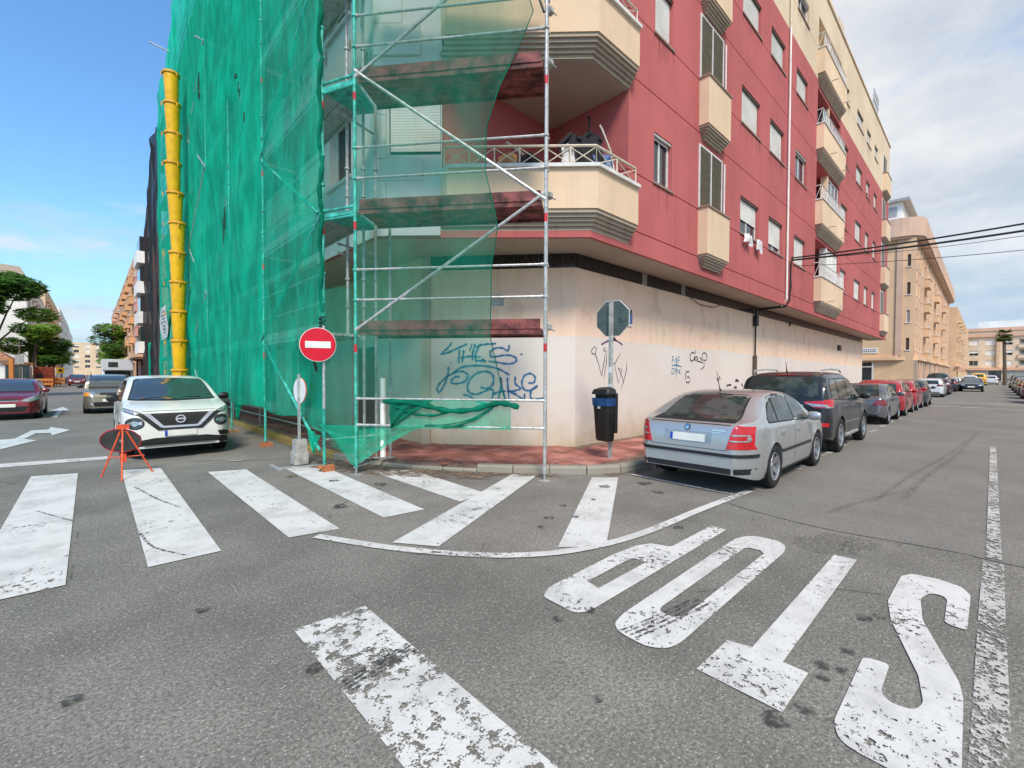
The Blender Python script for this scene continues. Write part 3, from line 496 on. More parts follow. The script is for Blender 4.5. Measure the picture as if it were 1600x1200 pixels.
m = MB(); m.box((31.8, 6.3, 3.1), (34, 6.34, 3.6)); 
for k in range(4): m.box((32.3, 6.14, 3.17 + k * .085), (33.6, 6.2, 3.2 + k * .085))
m.build('vent_grille', 'dark_cable', bld)
m = MB(); m.box((5.47, 8.7, .1), (5.8, 32.7, 4.3)); m.build('arcade_backing', 'brown_wall', bld)
# dark tile frieze, tile by tile
m = MB(); m.fbox(gA, (1, 0), (0, -1), 4.0, 4.32, 0, 32.6, -.2, -.012); m.fbox(gA, uc, nc, 4.0, 4.32, 0, Lc, -.2, -.012); m.build('frieze_backing', 'tile_grout', bld)
def tile_me(u, n, wd=.262, h=.295, t=.02):
    q = MB(); q.fbox((0, 0), u, n, 0, h, .004, wd, -.012, t - .012); return q.mesh('tile', 'dark_tile')
tR, tC = tile_me((1, 0), (0, -1)), tile_me(uc, nc); px = .27; tl_ = []
nR = 0
for k in range(119):
    x = gA[0] + .01 + k * px
    if 12.35 < x < 12.75 or 16.9 < x < 17.05 or random.random() < .01: continue
    pieces('tile', tR, bld, [(x, 6.12, 4.01)])
for k in range(int(Lc / px)): pieces('tile', tC, bld, [(gA[0] + uc[0] * k * px, gA[1] + uc[1] * k * px, 4.01)])
# soffit under the jetty
m = MB(); so_poly = [(4.0, 33), (4.0, 8.1), (6.93, 5.2), (43.2, 5.2), (43.2, 6.3), (7.7, 6.3), (5.6, 8.8), (5.6, 33)]
m.prism(so_poly, 4.31, 4.36); m.build('soffit', 'soffit_render', bld)
# red fascia along the edge of the jetty, below the first floor
m = MB(); m.prism([(3.985, 33), (3.985, 8.09), (6.925, 5.185), (43.21, 5.185), (43.21, 5.26), (6.96, 5.26), (4.06, 8.13), (4.06, 33)], 4.295, 4.42); m.build('fascia', 'red_render', bld)
# street facade
cols = [(9.25, 10.08), (14.37, 15.95), (16.93, 18.45), (19.88, 21.42), (27.75, 29.2), (31.3, 33.1), (34.3, 35.6), (36.95, 38.2)]
X0 = 8.2; holes = []
for k in range(4):
    for a, c in cols: holes.append((a - X0, c - X0, SILL[k], WTOP[k]))
    holes.append((11.52 - X0, 12.95 - X0, SILL[k], WTOP[k] + .55, .12)); holes.append((40.4 - X0, 41.7 - X0, SILL[k], WTOP[k] + .4, .12))
    holes.append((22.95 - X0, 27.3 - X0, SILL[k] - .1, WTOP[k] + .5, 1.3))
m = MB(); wall(m, (X0, YR), (1, 0), (0, -1), XE - X0, 4.42, 14.42, [h for h in holes if h[2] < 14], groove=(4.76, 5.98, 7.95, 9.28, 11.2, 12.5))
wall(m, (X0, 7.3), (0, -1), (-1, 0), 2.1, 4.42, 14.42, [], groove=(4.76, 5.98, 7.95, 9.28, 11.2, 12.5)); wall(m, (4.95, 7.3), (1, 0), (0, -1), 3.25, 4.42, 14.42, [])
m.build('red_wall', 'red_render', bld)
m = MB(); wall(m, (X0, YR), (1, 0), (0, -1), XE - X0, 14.42, TOP, [h for h in holes if h[2] > 14], groove=(15.7,)); wall(m, (X0, 7.3), (0, -1), (-1, 0), 2.1, 14.42, TOP, []); wall(m, (4.95, 7.3), (1, 0), (0, -1), 3.25, 14.42, TOP, [])
wall(m, (XE, YR), (0, 1), (1, 0), 18, 4.42, TOP, []); m.box((8.3, 5.35, TOP - .3), (43.1, 20, TOP - .2)); m.build('cream_wall', 'cream_render_upper', bld)
m = MB(); m.box((8.25, 5.24, 4.43), (43.1, 6.9, 4.5)); m.box((8.25, 6.9, 4.43), (43.1, 7.0, TOP - .4)); m.build('inner_backing', 'brown_wall', bld)
m = MB(); m.box((8.1, 5.14, TOP), (43.3, 5.44, TOP + .07)); m.build('coping', 'cream_render_upper', bld)
for a, c, z0, z1 in [(24.3, 25.9, TOP + .07, TOP + .35), (26.6, 27.6, TOP + .07, TOP + .55)]:
    m = MB(); m.box((a, 5.2, z0), (c, 5.4, z1)); m.build('parapet_block', 'cream_render_upper', bld)
m = MB()
for k in range(6): m.tube((35.6 + k * .35, 5.15, TOP + .07), (35.6 + k * .35, 5.1, TOP + 1.0), .02, 5)
for z in (.35, .7, 1.0): m.tube((35.6, 5.12, TOP + z), (37.4, 5.12, TOP + z), .02, 5)
m.build('roof_railing', 'galvanised_dull', bld)
# windows of the street front
def window(kind, x0, x1, z0, z1, y=YR, dp=.14):
    f = MB(); t = .055; a = y + dp - .04; c = y + dp + .02
    f.box((x0, a, z0), (x0 + t, c, z1)); f.box((x1 - t, a, z0), (x1, c, z1)); f.box((x0 + t, a, z1 - t), (x1 - t, c, z1)); f.box((x0 + t, a, z0), (x1 - t, c, z0 + t))
    if kind != 'closed': f.box(((x0 + x1) / 2 - .03, a + .005, z0 + t), ((x0 + x1) / 2 + .03, c - .003, z1 - t))
    o = f.build('window', 'white_metal', bld)
    g_ = MB(); g_.box((x0 + t, c - .035, z0 + t), (x1 - t, c - .022, z1 - t)); g_.build('pane', 'window_glass', o)
    s_ = MB(); s_.box((x0 - .05, y - .035, z0 - .045), (x1 + .05, y + .1, z0 + .004)); s_.build('sill', 'sill_stone', o)
    s_ = MB(); s_.add([(x0 - .08, y - .004, z0 - .75), (x1 + .08, y - .004, z0 - .75), (x1 + .08, y - .004, z0 - .046), (x0 - .08, y - .004, z0 - .046)], [(0, 1, 2, 3)]); s_.build('rain_stain', 'rain_stain', o)
    drop = {'closed': z0 + t + .01, 'half': z0 + (z1 - z0) * .42, 'low': z0 + (z1 - z0) * .22, 'open': z1 - .1}[kind]
    s_ = MB(); zz_ = z1 - t; n_ = int((zz_ - drop) / .052) if kind != 'open' else 1
    for i in range(n_):
        h = (zz_ - drop) / n_; za = zz_ - (i + 1) * h; s_.add([(x0 + t, a - .012, za), (x1 - t, a - .012, za), (x1 - t, a - .022, za + h * .5), (x0 + t, a - .022, za + h * .5), (x1 - t, a - .012, za + h * .96), (x0 + t, a - .012, za + h * .96), (x1 - t, a - .004, za + h), (x0 + t, a - .004, za + h)], [(0, 1, 2, 3), (3, 2, 4, 5), (5, 4, 6, 7)])
    s_.build('shutter', 'shutter_cream', o)
    s_ = MB(); s_.box((x0, y + .02, z1 - .05), (x1, a - .03, z1 - .002)); s_.build('shutter_box', 'shutter_brown' if kind != 'open' else 'white_metal', o)
for k in range(4):
    for i, (a, c) in enumerate(cols):
        kind = 'closed'
        if (k, i) == (0, 0): kind = 'open'
        if (k, i) == (0, 1): kind = 'half'
        if (k, i) == (0, 2): kind = 'low'
        if (k, i) in ((1, 3), (3, 3)): kind = 'open'
        if (k, i) == (2, 6): kind = 'half'
        window(kind, a, c, SILL[k], WTOP[k])
# bow-fronted flower boxes with a latticed window above each
def mould(mb, prof_xy, z0, hs, outs, close=False):
    """stepped moulding that follows a plan outline: outline(out) -> points"""
    zc = z0
    for h, o_ in zip(hs, outs):
        mb.prism(prof_xy(o_), zc, zc + h); zc += h
def baybox(x0, x1, k, right=True):
    zt = SILL[k] - .03; zb = zt - 1.48; d = .25
    box = MB(); box.prism([(x0, YR + .02), (x0, YR - d), (x1, YR - d), (x1 + .0, YR + .02)], zb + .3, zt); box.build('planter_box', 'cream_render', bld)
    cp = MB(); cp.prism([(x0 - .03, YR + .02), (x0 - .03, YR - d - .03), (x1 + .03, YR - d - .03), (x1 + .03, YR + .02)], zt, zt + .04); cp.build('coping', 'sill_stone', bld)
    md = MB(); outs = [.07, .11, .15, .19, .225]; mould(md, lambda o_: [(x0 + .25 - o_, YR + .02), (x0 + .25 - o_, YR - o_), (x1 - .25 + o_, YR - o_), (x1 - .25 + o_, YR + .02)], zb, [.06] * 5, outs); md.build('moulding', 'moulding_stone', bld)
    fr = MB(); z0, z1 = zt + .045, WTOP[k] + .52; y0 = YR - .03; t = .045
    for xx in (x0 + .0, x0 + .70, x0 + 1.4): fr.box((xx, y0, z0), (xx + t, y0 + .06, z1))
    fr.box((x0 + t, y0 + .004, z1 - t), (x0 + 1.4, y0 + .056, z1)); fr.box((x0 + t, y0 + .004, z0), (x0 + 1.4, y0 + .056, z0 + t)); wf = fr.build('window', 'white_metal', bld)
    la = MB()
    for seg in (x0 + t, x0 + .70 + t):
        w_ = .70 - t; n_ = int((z1 - z0 - 2 * t) / .045)
        for i in range(n_):
            z = z0 + t + (i + .5) * (z1 - z0 - 2 * t) / n_; la.add([(seg, y0 + .008, z + .016), (seg + w_, y0 + .008, z + .016), (seg + w_, y0 + .03, z - .012), (seg, y0 + .03, z - .012)], [(0, 1, 2, 3)])
    la.build('louvre', 'lattice_brown' if k else 'lattice_brown', wf); bk = MB(); bk.box((x0, y0 + .05, z0), (x0 + 1.4, y0 + .07, z1)); bk.build('pane', 'dark_cable', wf)
for k in range(4): baybox(11.5, 12.92, k); baybox(40.3, 42.3, k)
# balconies in the middle of the street front
def rail_arc(m, x0, x1, y, z0, z1, r=.012):
    m.tube((x0, y, z1), (x1, y, z1), .022, 6); m.tube((x0, y, z0 + .04), (x1, y, z0 + .04), .012, 5)
    n_ = max(1, int((x1 - x0) / .26)); st = (x1 - x0) / n_
    for i in range(n_): 
        a = x0 + i * st; m.tube((a, y, z0), (a + st * .55, y, z1), r, 5); m.tube((a + st, y, z0), (a + st * .45, y, z1), r, 5)
for k in range(4):
    x0, x1, d = 22.85, 27.1, .27; zt = SILL[k] - .10; zb = zt - 1.45
    ba = MB(); ba.prism([(x0, YR + .02), (x0, YR - d), (x1, YR - d), (x1, YR + .02)], zb + .42, zt); bal = ba.build('balcony', 'cream_render', bld)
    md = MB(); mould(md, lambda o_: [(x0 + .3 - o_, YR + .02), (x0 + .3 - o_, YR - o_), (x1 - .3 + o_, YR - o_), (x1 - .3 + o_, YR + .02)], zb, [.07] * 6, [.06, .10, .14, .18, .22, .25]); md.build('moulding', 'moulding_stone', bal)
    cp = MB(); cp.prism([(x0 - .03, YR + .02), (x0 - .03, YR - d - .04), (x1 + .03, YR - d - .04), (x1 + .03, YR + .02)], zt, zt + .05); cp.build('coping', 'white_metal', bal)
    rl = MB(); rail_arc(rl, x0, x1, YR - d + .05, zt + .05, zt + .62); rl.tube((x0 + .02, YR, zt + .62), (x0 + .02, YR - d + .05, zt + .62), .02, 6)
    rl.tube((x0 + .02, YR, zt + .05), (x0 + .02, YR - .2, zt + .62), .012, 5)
    rl.build('railing', 'white_metal', bal)
    dr = MB()
    for xx in (x0 + 1.2, x1 - .7): dr.tube((xx, YR - d, zb + .52), (xx, YR - d - .25, zb + .50), .02, 6)
    dr.build('spout', 'moulding_stone', bal)
    # loggia recess: back wall, white or dark glazing
    bk = MB(); bk.box((22.95, YR + 1.25, SILL[k] - .1), (27.3, YR + 1.29, WTOP[k] + .5)); bk.build('loggia_wall', 'cream_render' if k != 0 else 'white_insulation', bld)
    pc = MB(); pc.box((25.0, YR + .02, SILL[k] - .1), (25.14, YR + .3, WTOP[k] + .5)); pc.build('pillar', 'cream_render' if k else 'white_metal', bld)
    if k in (0, 1):
        fr = MB()
        for xx in (25.14, 25.85, 26.55, 27.22): fr.box((xx, YR + .05, SILL[k]), (xx + .06, YR + .12, WTOP[k] + .45))
        fr.box((25.2, YR + .055, WTOP[k] + .38), (27.22, YR + .115, WTOP[k] + .45)); o = fr.build('window', 'white_metal', bld); g_ = MB(); g_.box((25.2, YR + .08, SILL[k]), (27.25, YR + .09, WTOP[k] + .4)); g_.build('pane', 'window_glass' if k else 'shutter_cream', o)
    if k in (1, 2):
        g_ = MB(); n_ = 16
        for i in range(22 if k == 2 else 11):
            xx = (23.0 if k == 2 else 25.2) + i * .19; g_.box((xx, YR + .3, SILL[k]), (xx + .05, YR + .33, WTOP[k] + .45))
        g_.box((23.0 if k == 2 else 25.2, YR + .36, SILL[k]), (27.25, YR + .38, WTOP[k] + .45)); g_.build('blind', 'dark_cable', bld)
for x, z, mt in [(23.6, 12.48, 'cloth_teal'), (25.0, 12.48, 'cloth_red')]:
    m = MB(); m.lathe([(.0, 0), (.09, .02), (.12, .3), (.08, .42), (.04, .5), (.08, .58), (.07, .70), (0, .74)], (x, YR - .1, z), 10); o = m.build('balcony_ornament', mt, smooth=True)
    tag(o, {23.6: 'small teal figure at the left end of the third floor balcony', 25.0: 'small red figure standing mid rail on the third floor balcony'}[x], 'ornament', 'ornaments on the third floor balcony')
# corner terraces: parapet follows the chamfer then turns along the street
def terr(o_): # outline at distance o_ outside the chamfer line
    s2 = 12.13 - o_ * 1.414; y = YR - o_
    return [(12.13 - .45 - 7.3 + .3, 7.3), (s2 - 7.3 + .05, 7.25), (s2 - y, y), (8.2, y), (8.2, 7.3)]
def terr2(o_): s2 = 12.13 - o_ * 1.414; y = YR - o_; xl = 4.86; return [(xl + .4, 7.35), (xl, s2 - xl), (s2 - y, y), (8.22, y), (8.22, 7.35)]
for k in range(4):
    zt = 5.50 + 3.2 * k; zb = zt - 1.08
    ba = MB(); O_ = terr2(.24); I_ = terr2(.10)
    ring = MB(); n_ = 3
    def band(mb, a, c, z0, z1):
        A = a[1:4]; C_ = c[1:4]
        for i in range(2): mb.prism([A[i], A[i + 1], C_[i + 1], C_[i]], z0, z1)
    band(ba, O_, I_, zb + .34, zt); bal = ba.build('balcony', 'cream_render' if k < 3 else 'cream_render_upper', bld)
    md = MB(); zc = zb
    for h, o_ in zip([.075, .065, .065, .065, .07], [.02, .07, .12, .17, .215]): md.prism(terr2(o_), zc, zc + h); zc += h
    md.build('moulding', 'moulding_stone', bal)
    if k:
        sf = MB(); sf.prism(terr2(-.02), zb - .012, zb); sf.build('soffit', 'soffit_render', bal)
    cp = MB(); band(cp, terr2(.30), terr2(.06), zt, zt + .065); cp.build('coping', 'white_metal', bal)
    rl = MB(); Q = terr2(.17)[1:4]; z0, z1 = zt + .065, zt + .43
    for i in range(2):
        a, c = Q[i], Q[i + 1]; n_ = 6 if i == 0 else 2; P = [((a[0] + (c[0] - a[0]) * j / n_), (a[1] + (c[1] - a[1]) * j / n_)) for j in range(n_ + 1)]
        rl.tube((*a, z1), (*c, z1), .024, 6)
        for j in range(n_ + 1): rl.tube((*P[j], z0), (*P[j], z1), .016, 6)
        for j in range(n_): rl.tube((*P[j], z0 + .03), (*P[j + 1], z1 - .03), .010, 5); rl.tube((*P[j], z1 - .03), (*P[j + 1], z0 + .03), .010, 5)
    rl.build('railing', 'cream_metal', bal)
# left (netted) facade and chamfer, covered with white insulation boards
m = MB(); hol = []
ys = [9.15 + 3.1 * i for i in range(8)]
for k in range(4):
    for i, y0 in enumerate(ys): hol.append((y0 - 8.1, y0 - 8.1 + 1.15, SILL[k] - .2, WTOP[k] + .1, .22))
wall(m, (4.0, 8.1), (0, 1), (-1, 0), 24.9, 4.42, TOP, hol); ch = [(.28, 1.28, SILL[k] - .15, WTOP[k] - .25, .1) for k in range(4)]
uc2 = (.7071, -.7071); nc2 = (-.7071, -.7071); wall(m, (4.0, 8.1), uc2, nc2, 1.3, 4.42, TOP, ch)
m.build('insulated_wall', 'white_insulation', bld); m = MB(); m.box((4.25, 8.2, 4.4), (4.4, 33, TOP)); m.box((4.0, 33, 0), (20, 33.1, TOP)); m.build('inner_backing', 'brown_wall', bld)
for k in range(4):
    for i, y0 in enumerate(ys):
        f = MB(); f.box((4.16, y0, SILL[k] - .2), (4.2, y0 + .06, WTOP[k] + .1)); f.box((4.16, y0 + 1.09, SILL[k] - .2), (4.2, y0 + 1.15, WTOP[k] + .1)); f.box((4.16, y0 + .06, WTOP[k] + .03), (4.2, y0 + 1.09, WTOP[k] + .1)); f.box((4.16, y0 + .55, SILL[k] - .2), (4.2, y0 + .6, WTOP[k] + .03)); o = f.build('window', 'white_metal', bld)
        g_ = MB(); g_.box((4.205, y0, SILL[k] - .2), (4.22, y0 + 1.15, WTOP[k] + .1)); g_.build('pane', 'window_glass', o)
        g_ = MB(); g_.box((3.93, y0 - .08, SILL[k] - .26), (4.1, y0 + 1.23, SILL[k] - .203)); g_.build('sill', 'white_insulation', o)
    s_ = MB(); z0, z1 = SILL[k] - .15, WTOP[k] - .25
    for i in range(18): h = (z1 - z0 - .08) / 18; s_.fbox((4.0, 8.1), uc2, nc2, z0 + .08 + i * h + .006, z0 + .08 + (i + 1) * h, .3, 1.26, -.07, -.05)
    o = s_.build('shutter', 'shutter_cream', bld); g_ = MB(); g_.fbox((4.0, 8.1), uc2, nc2, z0, z1, .28, 1.28, -.1, -.075); g_.build('pane', 'window_glass', o)
# adhesive dabs left on the wall and loose insulation boards
dab = MB(); dab.lathe([(0, .012), (.05, .012), (.075, .006), (.08, 0)], (0, 0, 0), 9); 
for k_ in range(2): pass
def dabs(o, u, n, L, zs, num):
    mm = MB()
    for _ in range(num):
        s_ = random.uniform(.05, L); z = random.uniform(*zs); r_ = random.uniform(.05, .10); st = random.uniform(1.5, 3.2)
        pts = [Vector((o[0] + u[0] * (s_ + math.cos(q) * r_ * random.uniform(.7, 1.1)), o[1] + u[1] * (s_ + math.cos(q) * r_ * random.uniform(.7, 1.1)), z + math.sin(q) * r_ * st)) + Vector((n[0], n[1], 0)) * .012 for q in [i * math.pi / 4 for i in range(8)]]
        mm.add(pts, [tuple(range(8))])
    return mm
mm = dabs((4.0, 8.1), (0, 1), (-1, 0), 6, (7.3, 11), 70); 
o = mm.build('adhesive_dabs', 'soffit_render', bld); o['kind'] = 'stuff'
bd = [(-.0, .24, 4.32, 5.36), (.24, 1.3, 4.95, 5.36), (-.0, .95, 5.37, 5.78), (.0, .24, 5.79, 6.6), (0, .24, 6.61, 7.1), (0, .9, 7.72, 8.3), (0, .55, 8.31, 8.9), (.0, 1.28, 4.33, 4.5)]
for s0, s1, z0, z1 in bd:
    q = MB(); q.fbox((4.0, 8.1), uc2, nc2, z0, z1, s0 + .004, s1 - .004, .002, .055 + random.uniform(-.004, .004)); q.build('insulation_board', 'white_insulation', bld)
q = MB(); q.box((3.95, 8.13, 4.30), (4.0, 11, 4.9)); q.build('insulation_board', 'white_insulation', bld)
# pipes and cables on the front
m = MB(); m.path([(18.84, 5.14, 14.4), (18.84, 5.14, 4.5), (18.84, 5.3, 4.26)], .035, 8); m.build('downpipe', 'shutter_cream', bld); m = MB(); m.tube((18.84, 5.14, 18.4), (18.84, 5.14, 14.4), .035, 8); m.build('downpipe', 'cream_metal', bld)
m = MB(); m.tube((13.05, 5.16, 7.6), (13.05, 5.16, 5.0), .025, 6); m.tube((13.05, 5.16, 10.9), (13.05, 5.16, 8.2), .025, 6); m.build('downpipe', 'white_metal', bld)
m = MB()
for d_ in (0, .035, .07): m.path([(19.15 + d_, 5.06, 6.1), (19.05 + d_, 5.08, 5.9), (19.02 + d_, 5.1, 4.45), (18.9 + d_, 5.2, 4.27 - d_ * .4), (18.55, 6.0, 4.22 - d_)], .022, 6)
m.path([(18.42, 6.05, 4.25), (18.42, 6.05, 2.4)], .03, 6); m.box((18.3, 5.98, 3.55), (18.55, 6.1, 3.95)); m.path([(12.9, 6.06, 4.0), (13.6, 6.05, 3.84), (14.6, 6.05, 3.86), (15.1, 6.06, 3.98)], .012, 5)
m.path([(19.4, 5.16, 5.6), (19.5, 5.16, 5.0), (19.3, 5.16, 4.6)], .01, 5); m.build('cable_run', 'dark_cable', bld); m = MB(); m.box((18.34, 6.0, .13), (18.5, 6.1, 2.42)); m.build('cable_duct', 'shutter_brown', bld)
m = MB(); m.lathe([(.1, 0), (.12, .02), (.1, .04)], (22.6, 6.0, 3.95), 12, 'y'); m.build('bracket', 'dark_cable', bld)
m = MB(); m.box((9.68, 6.095, 2.96), (9.88, 6.118, 3.2)); m.build('address_plate', 'cloth_blue', bld); m = MB(); m.box((9.68, 6.093, 2.89), (9.88, 6.117, 2.94)); m.build('address_plate', 'sign_white', bld)
m = MB()
for P in ([(9.66, 3.30), (9.74, 3.26), (9.80, 3.18), (9.84, 3.24), (9.82, 3.3)],): m.path([(x, 6.105, z) for x, z in P], .018, 5)
m.build('address_emblem', 'cloth_dark', bld); m = MB(); m.lathe([(.055, 0), (.07, .012), (.055, .02)], (9.8, 6.095, 3.17), 12, 'y'); m.build('address_emblem', 'sign_white', bld)
m = MB(); m.fbox(gA, uc, nc, 3.35, 3.43, 1.55, 1.85, 0, .03); m.fbox(gA, uc, nc, 3.20, 3.33, 1.57, 1.83, 0, .006); m.build('house_sign', 'galvanised_dull', bld)
# pilaster where the netted side begins
m = MB(); m.fbox(gA, uc, nc, .1, 4.3, Lc - .18, Lc + .02, -.05, .07); m.build('pilaster', 'soffit_render', bld)
# graffiti: sprayed strokes, thin ribbons on the wall
G_c1= [[(2.73,2.39),(2.83,2.27),(2.97,2.14),(2.77,2.19),(2.55,2.29),(2.38,2.36)],[(2.56,2.24),(2.57,2.08),(2.58,1.93)],[(2.46,2.23),(2.48,2.08),(2.5,1.95)],[(2.2,2.37),(2.25,2.2),(2.27,1.99)],[(2.53,2.04),(2.38,2.08),(2.16,2.09)],[(2.07,2.37),(2.16,2.23),(2.2,2.08),(2.18,1.99),(2.05,1.99),(1.98,1.97),(2.05,2.04)],[(2.07,2.08),(2.18,2.06)],[(2.27,2.37),(2.33,2.2)],[(2.2,2.29),(1.99,2.35),(1.81,2.36),(1.73,2.37)],[(1.44,2.34),(1.47,2.21),(1.6,2.27),(1.77,2.26),(1.86,2.18),(1.84,2.08),(1.73,2.08),(1.56,2.11),(1.39,2.1),(1.28,2.03),(1.32,1.95),(1.47,1.92),(1.69,1.95),(1.91,1.98)],[(1.2,2.13),(1.14,2.13)],[(2.75,1.94),(2.73,1.93)],[(2.81,1.86),(2.82,1.69),(2.88,1.5),(2.97,1.34),(3.04,1.28),(3.07,1.37),(2.99,1.5),(2.81,1.65),(2.59,1.75),(2.44,1.73),(2.37,1.67),(2.42,1.54),(2.59,1.48),(2.73,1.49),(2.73,1.56),(2.64,1.63),(2.55,1.62)],[(2.7,1.71),(2.51,1.84),(2.2,1.88),(1.9,1.86),(1.66,1.8),(1.43,1.67)],[(2.09,1.4),(1.94,1.37),(1.81,1.46),(1.8,1.65),(1.94,1.75),(2.16,1.71),(2.31,1.58),(2.38,1.41),(2.33,1.28),(2.18,1.24),(1.99,1.31),(1.86,1.36),(1.79,1.31),(1.83,1.14)],[(2.48,1.23),(2.35,1.21),(2.18,1.11),(2.03,1.04),(1.94,1.05)],[(1.63,1.63),(1.62,1.42),(1.68,1.14)],[(1.64,1.61),(1.58,1.33),(1.51,1.12)],[(1.79,1.25),(1.66,1.3),(1.51,1.32)],[(1.48,1.63),(1.47,1.42),(1.44,1.13)],[(1.31,1.64),(1.3,1.48),(1.19,1.38),(1.34,1.32),(1.47,1.32),(1.3,1.25),(1.12,1.14),(1.1,1.27)],[(1.02,1.5),(0.9,1.51),(0.87,1.63),(0.98,1.71),(1.11,1.65),(1.16,1.5),(1.11,1.36),(0.98,1.34),(0.81,1.44),(0.94,1.34),(0.97,1.21),(0.9,1.14),(0.71,1.17),(0.7,1.15)]]
G_v= [[(8.6,2.38),(8.8,2.46),(9.1,2.53),(9.48,2.42)],[(9.0,2.49),(9.16,2.52),(9.13,2.57),(9.0,2.56)],[(8.37,2.16),(8.25,2.16),(8.22,2.23),(8.34,2.33),(8.41,2.28),(8.37,2.16),(8.5,1.93),(8.62,1.66)],[(8.62,1.66),(8.71,1.97),(8.76,2.2)],[(8.79,2.26),(8.71,2.23),(8.68,2.29),(8.79,2.32)],[(8.7,1.6),(8.81,1.98),(8.82,2.26)],[(9.06,1.98),(9.14,1.94),(9.39,2.21)],[(9.14,1.94),(9.31,1.48),(9.47,1.81),(9.28,1.85),(9.38,1.77),(9.53,1.52)],[(9.68,2.01),(9.66,1.79),(9.53,1.5),(9.41,1.31)]]
G_fae= [[(12.0,2.2),(12.12,2.2)],[(12.02,2.21),(12.0,2.02)],[(12.0,2.11),(12.12,2.11)],[(12.14,2.02),(12.24,2.16),(12.3,2.02)],[(12.36,2.21),(12.36,2.02)],[(12.36,2.2),(12.46,2.21)],[(12.36,2.1),(12.46,2.12)],[(11.98,1.95),(12.24,1.97),(12.59,1.92)],[(12.01,1.88),(11.99,1.7),(12.1,1.72),(12.15,1.86),(12.01,1.88)],[(12.2,1.74),(12.22,1.86),(12.27,1.79),(12.32,1.86),(12.33,1.73)],[(12.42,1.84),(12.42,1.72)],[(12.51,1.85),(12.42,1.79),(12.53,1.7)],[(12.26,2.2),(12.26,1.63)]]
G_cos= [[(13.43,2.33),(13.28,2.37),(13.13,2.28),(13.14,2.14),(13.29,2.11),(13.44,2.2),(13.59,2.24),(13.65,2.17),(13.52,2.14),(13.38,2.17),(13.47,2.27)],[(13.47,2.46),(13.49,2.34)],[(13.59,2.09),(13.71,2.11),(13.93,2.07),(13.95,2.13),(13.79,2.23)],[(13.95,2.16),(13.98,2.34),(14.14,2.38),(14.29,2.3),(14.23,2.15),(14.03,2.16)],[(14.07,2.11),(14.1,1.95),(13.84,1.85)],[(13.09,1.79),(12.96,1.77),(12.91,1.79),(12.82,1.67),(12.86,1.56)],[(12.93,1.6),(13.0,1.64),(13.08,1.59),(13.11,1.62)],[(12.86,1.49),(13.01,1.45),(13.15,1.52)],[(15.04,1.8),(15.16,1.67)],[(15.07,1.58),(15.21,1.5),(15.29,1.63),(15.37,1.52)],[(15.12,1.47),(15.14,1.56)]]
G_blk= [[(15.92,1.34),(15.97,1.28)],[(15.96,1.33),(16.31,1.34)],[(16.66,1.45),(16.76,1.5),(16.97,1.47),(16.98,1.42)],[(16.57,1.27),(16.67,1.21),(16.77,1.26),(16.83,1.21)],[(17.25,1.37),(17.41,1.27)]]

def spray(strokes, frame, r, mat, smooth_=True, label=None):
    mb = MB()
    for s_ in strokes:
        P = smooth2(s_, 4) if len(s_) > 2 and smooth_ else s_
        pts = [Vector(frame(*p)) for p in P]; n_ = len(pts); vs = []
        for i in range(n_):
            d = (pts[min(i + 1, n_ - 1)] - pts[max(i - 1, 0)]); nrm = Vector((*NRM, 0)); t = d.cross(nrm); t = t.normalized() if t.length > 1e-6 else Vector((0, 0, 1)); wv = r * (1 + .25 * math.sin(i * 1.7)) * (.6 if i in (0, n_ - 1) else 1); vs += [pts[i] + t * wv, pts[i] - t * wv]
        mb.add(vs, [(2 * i, 2 * i + 1, 2 * i + 3, 2 * i + 2) for i in range(n_ - 1)])
    return mb.build('graffiti', mat, bld)
NRM = nc; fc = lambda s_, z: (gA[0] + uc[0] * s_ + nc[0] * .004, gA[1] + uc[1] * s_ + nc[1] * .004, z)
fc2 = lambda s_, z: (gA[0] + uc[0] * s_ + nc[0] * .002, gA[1] + uc[1] * s_ + nc[1] * .002, z)
spray(G_c1, fc2, .038, 'spray_soft')
spray([[(2.97, 1.30), (2.972, 1.12)], [(1.44, 1.93), (1.442, 1.80)], [(2.05, 1.99), (2.052, 1.9)], [(.98, 1.34), (.981, 1.2)]], fc, .005, 'spray_blue')
spray(G_c1, fc, .017, 'spray_blue'); NRM = (0, -1); fr_ = lambda x, z: (x, 6.116, z)
spray(G_v[:2], fr_, .02, 'spray_purple'); spray(G_v[2:], fr_, .011, 'spray_dark', False); spray(G_fae, fr_, .017, 'spray_blue', False); spray(G_cos, fr_, .018, 'spray_dark'); spray(G_blk, fr_, .045, 'spray_dark', False)
# ------------------------------------------------------------------ scaffolding
sc = thing('scaffolding', 'galvanised tube scaffolding with red plank decks wrapping the left side of the corner block', 'scaffolding', (2.95, 7.95, 0))
def up(P, z): return (P[0], P[1], z)
LIFT = [.30, 2.42, 4.42, 6.56, 8.7, 10.8, 12.9, 15.0]
def pole(P, z0, z1, mat='galvanised', band=True, foot='plate'):
    m = MB(); z = z0 + .12
    m.tube(up(P, z), up(P, z1), .026, 10)
    for l in LIFT[1:]:
        if l < z1: m.tube(up(P, l - .12), up(P, l + .14), .031, 10)
        for q in (.5, 1.0):
            if l + q < z1: m.lathe([(.027, -.02), (.045, -.015), (.045, .015), (.027, .02)], (P[0], P[1], l + q), 8)
    o = m.build('standard', mat, sc)
    if foot: 
        f = MB(); f.tube(up(P, z0 + .01), up(P, z0 + .2), .017, 6); f.box((P[0] - .075, P[1] - .075, z0), (P[0] + .075, P[1] + .075, z0 + .012)); f.build('base_plate', 'galvanised_dull', o)
    if band:
        f = MB()
        for l in (2.05, 4.08, 6.2, 8.3, 10.4): f.tube(up(P, l), up(P, l + .13), .0275, 10, cap=False)
        f.build('red_band', 'red_band', o)
    return o
